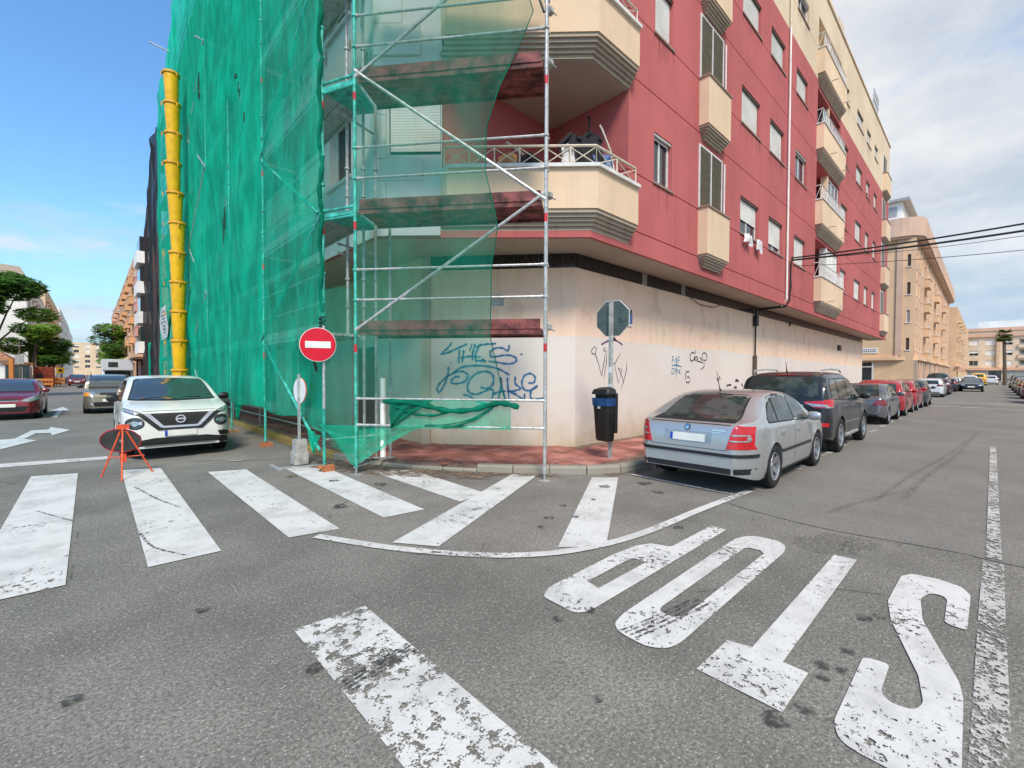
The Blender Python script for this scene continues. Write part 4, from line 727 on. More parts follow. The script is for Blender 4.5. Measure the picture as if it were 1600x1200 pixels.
def bar(A, B, mat='galvanised', r=.02, name='ledger', ends=True):
    m = MB(); m.tube(A, B, r, 8)
    if ends:
        for P in (A, B):
            d = (Vector(B) - Vector(A)).normalized() * (.05 if P is A else -.05); m.tube(P, Vector(P) + d * 1.5, r * 1.35, 8)
    return m.build(name, mat, sc)
# corner bay across the chamfer
C1, C2 = (5.21, 4.77), (3.22, 7.22); dn = (.60, .48); D1, D2 = (C1[0] + dn[0], C1[1] + dn[1]), (C2[0] + dn[0] * 1.05, C2[1] + dn[1] * 1.35)
pole(C1, 0, 16); pole(C2, 0, 16, 'green_wrap', foot='plate'); pole((C1[0] + .09, C1[1] + .07), .3, 16, band=False, foot=None); pole((C2[0] + .62, C2[1] + .52), .13, 7.2, 'galvanised_dull', False); pole((C2[0] + .22, C2[1] + .82), 2.2, 12, 'galvanised_dull', False, None); pole((C2[0] + .82, C2[1] + .36), .13, 4.4, 'galvanised_dull', False)
uC = Vector((C2[0] - C1[0], C2[1] - C1[1], 0)).normalized()
def deck(A, B, wd, nrm, z, mat='red_plank', n_=3):
    """planks, toe board and edge profile of one deck"""
    A = Vector((*A, 0)); B = Vector((*B, 0)); u = (B - A).normalized(); L = (B - A).length
    for i in range(n_):
        m = MB(); w0 = wd * i / n_; m.fbox((A.x, A.y), (u.x, u.y), nrm, z - .05, z - .004 * i, .06, L - .06, w0 + .006, w0 + wd / n_ - .006); m.build('plank', mat, sc)
    m = MB(); m.fbox((A.x, A.y), (u.x, u.y), nrm, z - .005, z + .15, .08, L - .08, -.01, .018); m.build('toe_board', mat, sc)
    m = MB(); m.fbox((A.x, A.y), (u.x, u.y), nrm, z - .085, z - .052, .05, L - .05, .0, .03); m.fbox((A.x, A.y), (u.x, u.y), nrm, z - .085, z - .052, .05, L - .05, wd - .03, wd); m.build('transom', mat, sc)
nC = (dn[0] / math.hypot(*dn), dn[1] / math.hypot(*dn))
for l in LIFT[1:]:
    deck(C1, C2, .76, nC, l + .0)
    for q in (.5, 1.0): bar(up(C1, l + q), up(C2, l + q))
bar(up(C1, .84), up(C2, .84)); bar(up(C1, 1.28), up(C2, 1.28))
for i, l in enumerate(LIFT[:-1]):
    a, c = (C2, C1) if i % 2 else (C1, C2)
    if i == 0: continue
    bar(up(a, l + .0), up(c, LIFT[i + 1] + .12), r=.026, name='brace')
# left side bays along the street
Ys = [7.85, 11.45, 14.85, 18.25, 21.65, 25.05, 28.45, 31.9]
for i, y in enumerate(Ys):
    pole((2.93, y), 0, 17.4 if y < 27 else 15.6, 'green_wrap', i < 2); pole((3.66, y), .13, 16, 'galvanised_dull', False)
for i in range(len(Ys) - 1):
    a, c = Ys[i], Ys[i + 1]
    for l in LIFT[1:]:
        deck((2.93, a), (2.93, c), .7, (1, 0), l, 'galvanised_dull', 2)
        bar((2.93, a, l + 1), (2.93, c, l + 1), 'galvanised_dull', ends=False); bar((2.93, a, l + .5), (2.93, c, l + .5), 'galvanised_dull', ends=False)
    bar((3.66, a, .45), (3.66, c, .45), 'galvanised_dull', ends=False)
    for j in range(len(LIFT) - 1):
        if i in (0, 3, 5):
            p, q = (a, c) if j % 2 == 0 else (c, a)
            bar((2.90, p + .12, LIFT[j] + .05), (2.90, q, LIFT[j + 1]), 'green_wrap' if i == 0 else 'galvanised_dull', .027, 'brace', False)
# decks that join the corner bay to the first bay of the left side
for l in LIFT[2:]:
    m = MB(); m.prism([(2.93, 7.85), (3.22, 7.25), (3.9, 7.8), (3.66, 8.1)], l - .06, l); m.build('plank', 'green_wrap', sc)
    bar((2.93, 7.85, l + .05), (3.22, 7.22, l + .05), 'green_wrap', .022); bar((2.93, 7.85, l - .1), (3.22, 7.22, l - .1), 'green_wrap', .022)
for (P, z) in [((3.6, 8.1), 4.02), ((3.6, 8.1), 3.86), ((3.5, 7.9), 6.25)]: bar((P[0] - .35, P[1] - .1, z), (P[0] + .6, P[1] + .25, z + .02), 'galvanised_dull', .02)
m = MB(); m.box((2.86, 7.72, -.002), (3.06, 7.86, .055)); m.box((2.82, 7.78, .056), (3.08, 7.9, .10)); m.build('timber_pad', 'orange_wood', sc); m = MB(); m.box((2.82, 11.36, -.002), (3.06, 11.52, .07)); m.box((2.86, 11.4, .071), (3.02, 11.5, .10)); m.build('timber_pad', 'orange_wood', sc); m = MB(); m.box((2.8, 14.75, -.002), (3.1, 14.95, .05)); m.build('timber_pad', 'wood', sc)
m = MB(); m.tube((3.55, 6.92, .30), (3.56, 6.93, 1.62), .045, 8); m.build('cable_pipe', 'shutter_cream', sc)
bar((2.95, 7.85, .55), (4.0, 7.3, .62), 'galvanised_dull', .014); bar((3.2, 7.25, .12), (4.02, 7.6, .13), 'galvanised_dull', .016)
m = MB(); m.tube((5.18, 4.80, 7.3), (5.14, 4.9, 7.62), .02, 6); m.build('coupler_handle', 'dark_cable', sc)
m = MB()
for z in (2.44, 4.5, 6.55, 7.35): m.box((5.24, 4.72, z - .05), (5.32, 4.80, z + .04)); m.tube((5.2, 4.72, z - .02), (5.36, 4.70, z - .06), .01, 5)
m.build('coupler', 'galvanised_dull', sc)
for z in (12.9,):
    bar((2.93, 27, 17.0), (2.2, 27.2, 17.2), 'galvanised', .03)
# ------------------------------------------------------------------ nets
def hashn(x, y, s_=0): return math.sin(x * 12.9898 + y * 78.233 + s_ * 37.719) * 43758.5453 % 1
def vn(x, y, s_=0):
    xi, yi = math.floor(x), math.floor(y); fx, fy = x - xi, y - yi; fx = fx * fx * (3 - 2 * fx); fy = fy * fy * (3 - 2 * fy)
    a, b_, c, d = (hashn(xi + i, yi + j, s_) for j in (0, 1) for i in (0, 1)); return (a + (b_ - a) * fx) * (1 - fy) + (c + (d - c) * fx) * fy
def net(name, o, u, n, L, zb, zt, mat, amp=.07, step=.17, poles=(), holes=(), label=None, cat='net', group=None, parent=None, seed=0, s0=0, edge=None):
    """cloth hung over poles: it touches each pole and bellies and creases in between"""
    nu = max(2, int((L - s0) / step)); m = MB(); zhi = max(zt(s0 + (L - s0) * i / nu) for i in range(nu + 1)); zlo = min(zb(s0 + (L - s0) * i / nu) for i in range(nu + 1)); nv = int((zhi - zlo) / step) + 1
    vs = []
    for j in range(nv + 1):
        for i in range(nu + 1):
            s_ = s0 + (L - s0) * i / nu; a, c = zb(s_), zt(s_); z = a + (c - a) * j / nv
            ss = s_
            if edge: ss = min(s_, edge(z))
            dp = min([abs(s_ - p) for p in poles] + [9]); belly = min(1, dp / .6) if poles else 1
            lift = min(abs(z - l) for l in LIFT); bz = min(1, .35 + lift / .7)
            d = amp * belly * bz * (vn(s_ * 1.3, z * .35, seed) * 1.6 - .8 + .5 * (vn(s_ * 2.9 + z * .9, z * .5, seed + 3) - .5) + .13 * (vn(s_ * 7, z * .5 + s_, seed + 5) - .5)) - (.03 * (1 - belly))
            d += .55 * amp * math.sin((s_ * .9 + z * .8) * 1.3 + 3 * vn(s_ * .5, z * .4, seed + 8)) * belly
            if n[0] < -.9: d = max(d, -.035) - .075 * (1 - min(1, dp / .10)) * (1 if poles else 0)
            if z < 2.2 and s_ < 2 and seed == 0 and n[0] < -.9: d -= .16 * min(1, (2.2 - z) / .4) * min(1, s_ / .3) * min(1, (2 - s_) / .5)
            vs.append((o[0] + u[0] * ss + n[0] * (.04 + d), o[1] + u[1] * ss + n[1] * (.04 + d), z))
    fs = []
    for j in range(nv):
        for i in range(nu):
            s_ = s0 + (L - s0) * (i + .5) / nu; a, c = zb(s_), zt(s_); z = a + (c - a) * (j + .5) / nv
            if any(abs((s_ - h[0]) + (z - h[1]) * h[4]) / h[2] + abs(z - h[1]) / h[3] < 1 for h in holes): continue
            if edge and s0 + (L - s0) * i / nu >= edge(z): continue
            fs.append((j * (nu + 1) + i, j * (nu + 1) + i + 1, (j + 1) * (nu + 1) + i + 1, (j + 1) * (nu + 1) + i))
    m.add(vs, fs); ob = m.build(name, mat, parent, smooth=180)
    if label: tag(ob, label, cat, group)
    return ob
pl = [y - 7.9 for y in Ys]
bot = lambda s_: (.55 + .2 * s_ if s_ < 1.2 else .82 + .015 * s_ + .05 * math.sin(s_ * 1.9)) if s_ < 13 else 1.1 + .2 * math.sin(s_)
topf = lambda s_: 17.6 if s_ < 19 else 17.6 - (s_ - 19) * .37
net('debris_net', (2.9, 7.9), (0, 1), (-1, 0), 3.6, bot, lambda s_: 17.6, 'net_medium', .05, .12, pl, [(2.9, 4.6, .04, .5, .0), (.55, 2.0, .02, .5, 0)], 'translucent green debris net on the left side bay next to the no entry sign', group='green debris nets')
hs = [(7.5, 6.0, .22, .85, .25), (5.6, 9.1, .07, .5, -.4), (4.6, 7.9, .07, .4, .4), (10.7, 11.5, .08, .7, 0), (9.0, 7.9, .16, .22, .6), (13.5, 9, .07, .7, 0), (8.6, 4.7, .04, .5, 0), (15, 12.2, .1, .8, 0)]
net('debris_net', (2.9, 7.9), (0, 1), (-1, 0), 24.4, bot, topf, 'net_dense', .12, .13, pl, hs, 'dense green debris net hung over the long left side of the block, with torn holes', group='green debris nets', seed=11, s0=3.6)
# thin net across the corner bay, its free edge ends in a slack curve
Lc2 = math.dist(C1, C2); uB = (-(C1[0] - C2[0]) / Lc2 * -1, (C1[1] - C2[1]) / Lc2); uB = ((C1[0] - C2[0]) / Lc2, (C1[1] - C2[1]) / Lc2); nB = (-nC[0], -nC[1])
def ed(z):
    P = [(0, 2.55), (.8, 2.55), (1.3, 2.52), (2.3, 2.28), (2.9, 2.30), (3.4, 2.3), (4.0, 2.40), (4.3, 2.35), (4.9, 2.20), (5.6, 2.22), (6.2, 2.42), (6.9, 2.78), (7.3, 2.95), (8, 2.75), (9, 2.6), (17, 2.5)]
    for (a, b_), (c, d) in zip(P, P[1:]):
        if a <= z <= c: return b_ + (d - b_) * (z - a) / (c - a)
    return 2.5
net('debris_net', C2, uB, nB, 3.0, lambda s_: 1.30 - (.0), lambda s_: 16, 'net_thin', .035, .09, [0], [], 'sheer green net across the corner bay, ending in a loose curved edge over the graffiti', group='green debris nets', seed=5, edge=ed)
m = MB(); m.path([(C2[0] + uB[0] * ed(z) + nB[0] * .045, C2[1] + uB[1] * ed(z) + nB[1] * .045, z) for z in [1.3 + .1 * i for i in range(110)]], .008, 5); tag(m.build('net_hem', 'net_bunched'), 'dark corded hem along the free curved edge of the sheer green net', 'net hem', 'green debris nets')
net('debris_net', C2, uB, nB, 2.62, lambda s_: .80, lambda s_: 1.27, 'net_medium', .03, .08, [0], [], 'green net strip sagging between the two low rails of the corner bay', group='green debris nets', seed=6, s0=.62)
m = MB(); 
for P, w0 in (([(.5, 1.24), (.9, 1.23), (1.25, 1.17), (1.6, 1.1), (2.0, 1.12), (2.35, 1.22), (2.55, 1.22), (2.75, 1.17)], .05), ([(.62, 1.2), (1.0, 1.05), (1.35, 1.02), (1.6, 1.08)], .025), ([(2.4, 1.22), (2.1, 1.0), (1.75, .86), (1.5, .83)], .022), ([(2.35, 1.2), (2.0, .98), (1.6, .88), (1.2, .86)], .012)):
    pts = smooth2(P, 5); m.path([(C2[0] + uB[0] * s_ + nB[0] * .05, C2[1] + uB[1] * s_ + nB[1] * .05, z) for s_, z in pts], [w0 * (.55 + .5 * abs(math.sin(i * .8))) for i in range(len(pts))], 7)
tag(m.build('net_roll', 'net_bunched', smooth=60), 'dark green net bunched into a twisted roll along the low rail below the graffiti', 'net', 'green debris nets')
# net hanging round the joint between the two sides, gathered at the foot of the corner pole
J0, J1 = (2.90, 7.80), (3.18, 7.2); m = MB(); nu, nv = 10, 60; vs = []
for j in range(nv + 1):
    for i in range(nu + 1):
        t = i / nu; z = .12 + (17 - .12) * (j / nv) ** 1.5; zl = .62 - .46 * t; z = max(z, zl + .01 * i); g_ = .05 * math.sin(t * 9 + z * 2) * (1 if 0 < i < nu else 0)
        vs.append((J0[0] + (J1[0] - J0[0]) * t - .05 + g_ * .7, J0[1] + (J1[1] - J0[1]) * t - .03 + g_ * .4, z))
def open_part(z): return 2.62 < z < 17
fs = []
for j in range(nv):
    zc = .12 + (17 - .12) * ((j + .5) / nv) ** 1.5
    for i in range(nu):
        if zc < 3.1 : fs.append((j * (nu + 1) + i, j * (nu + 1) + i + 1, (j + 1) * (nu + 1) + i + 1, (j + 1) * (nu + 1) + i))
m.add(vs, fs); tag(m.build('debris_net', 'net_thin', smooth=180), 'narrow sheer green net between the two corner poles beside the no entry sign', 'net', 'green debris nets')
m = MB(); nu, nv = 16, 8; vs = []   # triangular swag tied at the foot of the corner pole
A_, B_, T_ = Vector((2.88, 7.85, .82)), Vector((3.95, 6.35, .82)), Vector((3.21, 7.18, .10))
for j in range(nv + 1):
    for i in range(nu + 1):
        t = i / nu; v_ = j / nv; top = A_.lerp(B_, t); bowl = T_.copy(); k_ = (1 - abs(t - .33) / (.67 if t > .33 else .33)) ** 1.15; low = top.lerp(Vector((top.x, top.y, top.z - .72 * k_)), 1); p = top.lerp(low, v_); nn = .03 * math.sin(v_ * 9 + t * 7) * v_; vs.append((p.x + nC[0] * -nn - .03, p.y + nC[1] * -nn - .03, p.z))
m.add(vs, [(j * (nu + 1) + i, j * (nu + 1) + i + 1, (j + 1) * (nu + 1) + i + 1, (j + 1) * (nu + 1) + i) for j in range(nv) for i in range(nu)]); tag(m.build('net_swag', 'net_medium', smooth=180), 'green net swag drawn down to a point at the foot of the corner pole', 'net', 'green debris nets')
m = MB(); nu, nv = 12, 10; vs = []
for j in range(nv + 1):
    for i in range(nu + 1):
        t, v_ = i / nu, j / nv; s_ = .62 + .75 * t * (1 - v_ * .98); z = 1.27 - v_ * .47 ; d = .06 + .03 * math.sin(t * 14 + v_ * 4); vs.append((C2[0] + uB[0] * s_ + nB[0] * d, C2[1] + uB[1] * s_ + nB[1] * d, z))
m.add(vs, [(j * (nu + 1) + i, j * (nu + 1) + i + 1, (j + 1) * (nu + 1) + i + 1, (j + 1) * (nu + 1) + i) for j in range(nv) for i in range(nu)]); tag(m.build('net_fold', 'net_bunched', smooth=180), 'dark green triangular fold of net hanging from the low rail beside the white pipe', 'net', 'green debris nets')
for (a, b_, c, lab) in [((2.86, 14.3, .98), (2.86, 13.4, .9), (2.86, 13.75, .45), 'small ragged green flap of net hanging beside the white car'), ((2.86, 8.6, .72), (2.86, 7.9, .62), (2.88, 8.2, .28), 'ragged green flap of net below the no entry sign')]:
    m = MB(); A_, B_, T_ = map(Vector, (a, b_, c)); vs = []
    for j in range(7):
        for i in range(9): p = A_.lerp(B_, i / 8).lerp(T_, j / 6); vs.append((p.x + .03 * math.sin(i * 1.7 + j), p.y, p.z))
    m.add(vs, [(j * 9 + i, j * 9 + i + 1, (j + 1) * 9 + i + 1, (j + 1) * 9 + i) for j in range(6) for i in range(8)]); tag(m.build('net_flap', 'net_dense', smooth=180), lab, 'net', 'green debris nets')
# ropes of net wound round the poles
def windings(P, z0, z1, lab):
    m = MB(); pts = [(P[0] + .022 * math.cos(i * .33) + .02 * vn(i * .2, 4), P[1] + .022 * math.sin(i * .33), z0 + (z1 - z0) * i / 160) for i in range(161)]; m.path(pts, [.027 + .022 * vn(i * .45, 1) ** 2 for i in range(161)], 7); tag(m.build('net_wrap', 'net_bunched', smooth=60), lab, 'net', 'green debris nets')
windings((2.88, 7.83), 2.75, 10, 'green net wound tightly round the pole above the no entry sign')
m = MB(); pts = [(2.89 + .04 * math.cos(i * .8), 7.8 + .04 * math.sin(i * .8), 2.46 + i * .009) for i in range(24)]; m.path(pts, .022, 6); tag(m.build('black_sleeve', 'dark_cable'), 'black wrapping wound round the pole just above the no entry sign', 'wrapping')
# grey and brown nets of the next house
nh = net('debris_net', (2.95, 32.4), (0, 1), (-1, 0), 5.0, lambda s_: 0.9, lambda s_: 15.7 - .10 * s_, 'net_grey', .22, .3, [0, 2.5], [(2.0, 8, .2, 1.2, 0)], 'grey weathered net on the house beyond the green netting', group='dark debris nets', seed=21)
net('debris_net', (2.95, 37.4), (0, 1), (-1, 0), 4.6, lambda s_: 0.9, lambda s_: 15.2 - .75 * s_ * (1 if s_ < 3 else 1), 'net_brown', .25, .3, [0, 2.5], [(1.4, 7, .2, .8, 0)], 'brown tattered net at the far edge of the neighbouring house', group='dark debris nets', seed=22)
m = MB(); m.box((2.7, 36.2, 1.4), (2.78, 36.9, 3.6)); tag(m.build('net_patch', 'net_dense'), 'small bright green patch low on the grey net', 'net', 'dark debris nets')
# rubble chute of yellow plastic funnels
ct = thing('rubble_chute', 'long yellow plastic rubble chute hanging down the green netting', 'chute', (2.42, 21.6, 0))
nS = 11; zt = 13.15
fun = MB(); fun.lathe([(.335, 1.13), (.335, 1.09), (.30, 1.06), (.30, 1.0), (.24, 0), (.23, 0), (.285, 1.0), (.32, 1.12)], n=22); fme = fun.mesh('chute_section', 'chute_yellow', 50); rm = MB(); rm.lathe([(.32, 1.04), (.345, 1.05), (.345, 1.11), (.335, 1.13)], n=22); rme = rm.mesh('chute_rim', 'chute_rim', 50)
offs = [0, .02, .03, .03, .10, .16, .13, .16, .18, .18, .18]
for i in range(nS):
    z = zt - 1.13 * (i + 1); s_ = link('chute_section', fme, ct, (-.02 + offs[i] * .7, -offs[i] * .3, z)); s_.scale = (.84, .84, 1); nx_ = offs[min(i + 1, nS - 1)] - offs[i]; s_.rotation_euler = (0, -nx_ * .55, .3 * i); link('chute_rim', rme, s_)
m = MB()
for i in range(nS): m.tube((2.42 - .34, 21.6, zt - 1.13 * i - .06), (2.42 - .34, 21.6, zt - 1.13 * i - .2), .02, 5); m.tube((2.42 + .1, 21.27, zt - 1.13 * i - .06), (2.42 + .1, 21.27, zt - 1.13 * i - .2), .025, 5)
m.build('chain', 'chute_rim', ct)
m = MB(); nu = 8; vs = []
for j in range(9):
    for i in range(nu + 1): vs.append((2.62 + .04 * math.sin(i + j * .7), 26.3 + 2.6 * i / nu, 3.35 + 1.6 * j / 8 + .05 * math.sin(i)))
m.add(vs, [(j * (nu + 1) + i, j * (nu + 1) + i + 1, (j + 1) * (nu + 1) + i + 1, (j + 1) * (nu + 1) + i) for j in range(8) for i in range(nu)]); bn = m.build('site_banner', 'banner_white', smooth=180); tag(bn, 'white printed site banner tied on the net behind the yellow chute', 'banner')
m = MB()
for j in range(7): m.box((2.57, 26.7, 3.6 + j * .17), (2.575, 26.9 + 1.4 * hashn(j, 3), 3.64 + j * .17))
m.build('print', 'cloth_dark', bn)
# ------------------------------------------------------------------ signs
ne = thing('no_entry_sign', 'round red no entry sign with a white bar on the scaffold pole', 'sign', (2.86, 7.72, 2.17))
V1 = Vector((0, 0, 1.7)) - Vector((2.86, 7.72, 2.17)); fdir = Vector((-.35, -.94, 0)).normalized(); udir = Vector((fdir.y, -fdir.x, 0)) * -1
def disc(mb, c, f, r, d0, d1, n_=40, ru=None):
    f = Vector(f); u = Vector((-f.y, f.x, 0)); z = Vector((0, 0, 1)); c = Vector(c); vs = []
    for d in (d0, d1):
        for i in range(n_): q = 2 * math.pi * i / n_; vs.append(c + f * d + u * math.cos(q) * (ru or r) + z * math.sin(q) * r)
    mb.add(vs, [tuple(range(n_ - 1, -1, -1)), tuple(range(n_, 2 * n_))] + [(i, (i + 1) % n_, n_ + (i + 1) % n_, n_ + i) for i in range(n_)])
c_ = (2.755, 7.63, 2.175)
m = MB(); disc(m, c_, fdir, .284, -.012, .008); m.build('rim', 'sign_white', ne); m = MB(); disc(m, c_, fdir, .274, .0085, .012); m.build('plate', 'sign_red', ne)
m = MB(); uu = (-fdir.y, fdir.x); m.fbox((c_[0], c_[1]), uu, (fdir.x, fdir.y), 2.12, 2.23, -.195, .195, .0125, .016); m.build('bar', 'sign_white', ne)
m = MB(); m.tube((2.86, 7.66, 1.1), (2.86, 7.66, 2.5), .024, 8); m.box((2.80, 7.60, 1.96), (2.94, 7.80, 1.99)); m.box((2.80, 7.60, 2.36), (2.94, 7.80, 2.39)); m.build('bracket', 'galvanised', ne)
rs = thing('temporary_sign', 'small round road sign seen edge-on, its post standing in two stacked concrete blocks', 'sign', (2.80, 8.72, 0))
m = MB(); m.box((2.68, 8.60, .02), (2.92, 8.84, .24)); m.build('concrete_block', 'concrete', rs); m = MB(); m.prism([(2.71, 8.63), (2.91, 8.63), (2.91, 8.83), (2.71, 8.83)], .243, .47); m.build('concrete_block', 'concrete', rs)
m = MB(); m.box((2.778, 8.70, .1), (2.818, 8.74, 1.68)); m.build('post', 'galvanised', rs); f2 = Vector((-.93, .10, 0)).normalized(); f2 = Vector((.72, .69, 0)).normalized()
f2 = Vector((.08, -.99, 0)); f2 = Vector((-.74, -.67, 0)).normalized(); f2 = Vector((math.cos(R(187)), math.sin(R(187)), 0))
m = MB(); disc(m, (2.83, 8.74, 1.375), f2, .235, .01, .02, 32); m.build('plate', 'sign_white', rs); m = MB(); disc(m, (2.83, 8.74, 1.375), f2, .24, -.006, .008, 32); m.build('rim', 'orange_paint', rs)
m = MB(); m.box((2.35, 8.42, .0), (2.42, 9.0, .02)); m.fbox((2.54, 8.5), (.8, -.25), (.25, .8), .0, .03, -.15, .75, -.03, .03); m.build('foot', 'galvanised_dull', rs)
# round roadworks sign on a red folding tripod, back to the camera, tilted face down the road
tp = thing('tripod_sign', 'grey back of a round sign on a red folding tripod in the road', 'sign', (.36, 9.7, 0))
ap = Vector((.37, 9.75, .83)); m = MB()
legs = [(.10, 9.81, 0), (.33, 9.24, 0), (.75, 9.72, 0)]
for L_ in legs: m = MB(); m.tube(ap + (Vector(L_) - ap) * -.02, L_, .013, 6); m.build('leg', 'orange_paint', tp)
m = MB(); m.tube((.18, 9.78, .31), (.64, 9.72, .31), .009, 6); m.box((.33, 9.72, .22), (.41, 9.76, .36)); m.box((.29, 9.72, .77), (.45, 9.80, .84)); m.build('hinge', 'orange_paint', tp)
fd = Vector((-.25, -.97, 0)).normalized(); m = MB(); vs = []; n_ = 40
u_ = Vector((-fd.y, fd.x, 0)); upv = (Vector((0, 0, 1)) * .72 - fd * -.5).normalized() * .255; cc = Vector((.35, 9.88, .565))
for d in (0, .014):
    for i in range(n_): q = 2 * math.pi * i / n_; vs.append(cc - fd * d + u_ * math.cos(q) * .262 + upv * math.sin(q))
m.add(vs, [tuple(range(n_)), tuple(range(2 * n_ - 1, n_ - 1, -1))] + [(i, (i + 1) % n_, n_ + (i + 1) % n_, n_ + i) for i in range(n_)]); m.build('plate', 'sign_disc_grey', tp)
m = MB(); m.path([cc + u_ * math.cos(2 * math.pi * i / 40) * .265 + upv * math.sin(2 * math.pi * i / 40) * 1.005 for i in range(41)], .007, 5); m.build('rim', 'sign_red', tp); m = MB(); m.box((.33, 9.80, .55), (.38, 9.84, .59)); m.build('clip', 'galvanised', tp)
# stop sign from behind with the litter bin on its post
LP = Vector((7.05, 4.80, .13))
ss = thing('stop_sign', 'grey back of an octagonal stop sign on a galvanised post by the kerb', 'sign', LP)
m = MB(); m.box((LP.x - .04, LP.y - .025, .13), (LP.x + .04, LP.y + .025, 3.06)); m.build('post', 'galvanised', ss)
fs_ = Vector((math.cos(R(52)), math.sin(R(52)), 0)); fs_ = Vector((.94, .34, 0)); us_ = Vector((-fs_.y, fs_.x, 0)); m = MB(); vs = []; cc = LP + Vector((0, 0, 2.62)) + fs_ * .03; r_ = .335
rot = 0
fs_ = Vector((math.cos(R(8)), math.sin(R(8)), 0)); us_ = Vector((-fs_.y, fs_.x, 0)); cc = LP + Vector((.045, 0, 2.61)); r_ = .345
def octa(mb, r, d0, d1):
    vs = []
    for d in (d0, d1):
        for i in range(8): q = math.pi / 8 + i * math.pi / 4; vs.append(cc + fs_ * d + us_ * math.cos(q) * r + Vector((0, 0, 1)) * math.sin(q) * r)
    mb.add(vs, [tuple(range(8)), tuple(range(15, 7, -1))] + [(i, (i + 1) % 8, 8 + (i + 1) % 8, 8 + i) for i in range(8)])
m = MB(); octa(m, r_, .0, .012); m.build('plate', 'sign_back', ss); m = MB(); octa(m, r_ + .012, .012, .02); m.build('rim', 'sign_white', ss); m = MB(); octa(m, r_ - .01, .0205, .024); m.build('face', 'sign_red', ss)
m = MB(); m.tube(cc - fs_ * .02 + Vector((0, 0, .18)), cc + Vector((0, 0, .18)), .03, 6); m.tube(cc - fs_ * .02 - Vector((0, 0, .18)), cc - Vector((0, 0, .18)), .03, 6); m.build('clamp', 'galvanised_dull', ss)
m = MB()
for q in ([(-.12, .0), (-.16, .02), (-.16, -.03), (-.12, -.05), (-.16, -.06)], [(-.19, .0), (-.19, -.05), (-.22, -.05)], [(-.24, -.05), (-.26, .0), (-.28, -.05)]): m.path([cc - fs_ * .002 + us_ * a + Vector((0, 0, c - .02)) for a, c in q], .006, 5)
m.build('scribble', 'spray_dark', ss)
m = MB(); m.box((LP.x - .041, LP.y - .028, 1.72), (LP.x + .0, LP.y + .028, 1.84)); m.box((LP.x - .041, LP.y - .028, 1.45), (LP.x + .0, LP.y + .028, 1.52)); m.build('sticker', 'cloth_white', ss)
lb = thing('litter_bin', 'black plastic litter bin with a blue band hung on the stop sign post', 'bin', (LP.x, LP.y, .4))
fb = Vector((-.98, .06, 0)).normalized()
def sect(w0, d0, z, r=.05, back=.05, k=5):
    u = Vector((-fb.y, fb.x, 0)); c = Vector((LP.x, LP.y, 0)) + fb * (back + d0 / 2); pts = []
    for sx, sy in ((1, 1), (-1, 1), (-1, -1), (1, -1)):
        for j in range(k):
            q0 = {(1, 1): 0, (-1, 1): 90, (-1, -1): 180, (1, -1): 270}[(sx, sy)]; q = R(q0 + 90 * j / (k - 1)); pts.append(c + u * (sx * (w0 / 2 - r) + r * math.cos(q)) + fb * (sy * (d0 / 2 - r) + r * math.sin(q)) + Vector((0, 0, z)))
    return pts
def loft(mb, secs, cap=True):
    n_ = len(secs[0]); k = len(mb.v); mb.add([p for s_ in secs for p in s_], [(i * n_ + j, i * n_ + (j + 1) % n_, (i + 1) * n_ + (j + 1) % n_, (i + 1) * n_ + j) for i in range(len(secs) - 1) for j in range(n_)] + ([tuple(range(n_ - 1, -1, -1)), tuple(range((len(secs) - 1) * n_, len(secs) * n_))] if cap else []))
m = MB(); loft(m, [sect(.27, .19, .47), sect(.30, .215, .50), sect(.36, .25, 1.10), sect(.375, .26, 1.14)]); m.build('body', 'bin_black', lb, 40)
m = MB(); loft(m, [sect(.383, .267, 1.12), sect(.395, .275, 1.26)]); m.build('band', 'bin_blue', lb, 40); m = MB(); loft(m, [sect(.33, .22, 1.24), sect(.33, .22, 1.34)]); m.build('mouth', 'dark_cable', lb, 40)
m = MB(); loft(m, [sect(.40, .28, 1.33), sect(.40, .28, 1.36), sect(.36, .25, 1.42), sect(.22, .16, 1.455), sect(.05, .05, 1.465, .02)]); loft(m, [sect(.40, .06, .62, .02, .03), sect(.41, .07, 1.35, .02, .03)]); m.build('lid', 'black_plastic', lb, 40)
m = MB(); p = Vector((LP.x, LP.y, 0)) + fb * .33; m.tube(p + Vector((0, 0, 1.11)), p + Vector((0, 0, 1.07)) + fb * .01, .03, 8); m.build('lock', 'galvanised_dull', lb)
# ------------------------------------------------------------------ things on the corner terrace
def cloth(P0, P1, zt, zb, mat, nm, lab, cat='laundry', grp=None, amp=.03):
    m = MB(); nu, nv = 8, 8; vs = []
    for j in range(nv + 1):
        for i in range(nu + 1): t = i / nu; vs.append((P0[0] + (P1[0] - P0[0]) * t + amp * math.sin(t * 11 + j * .5), P0[1] + (P1[1] - P0[1]) * t + amp * math.cos(t * 8), zt + (zb - zt) * j / nv * (1 - .15 * math.sin(t * 5))))
    m.add(vs, [(j * (nu + 1) + i, j * (nu + 1) + i + 1, (j + 1) * (nu + 1) + i + 1, (j + 1) * (nu + 1) + i) for j in range(nv) for i in range(nu)]); o = m.build(nm, mat, smooth=180); tag(o, lab, cat, grp); return o
G_ = 'clutter behind the terrace railing'
m = MB(); loft_pts = []
nu, nv = 26, 10; k0 = [(6.62, 5.75, 6.05), (6.85, 5.62, 6.38), (7.05, 5.55, 6.30), (7.3, 5.5, 6.52), (7.55, 5.42, 6.42)]; vs_c = []
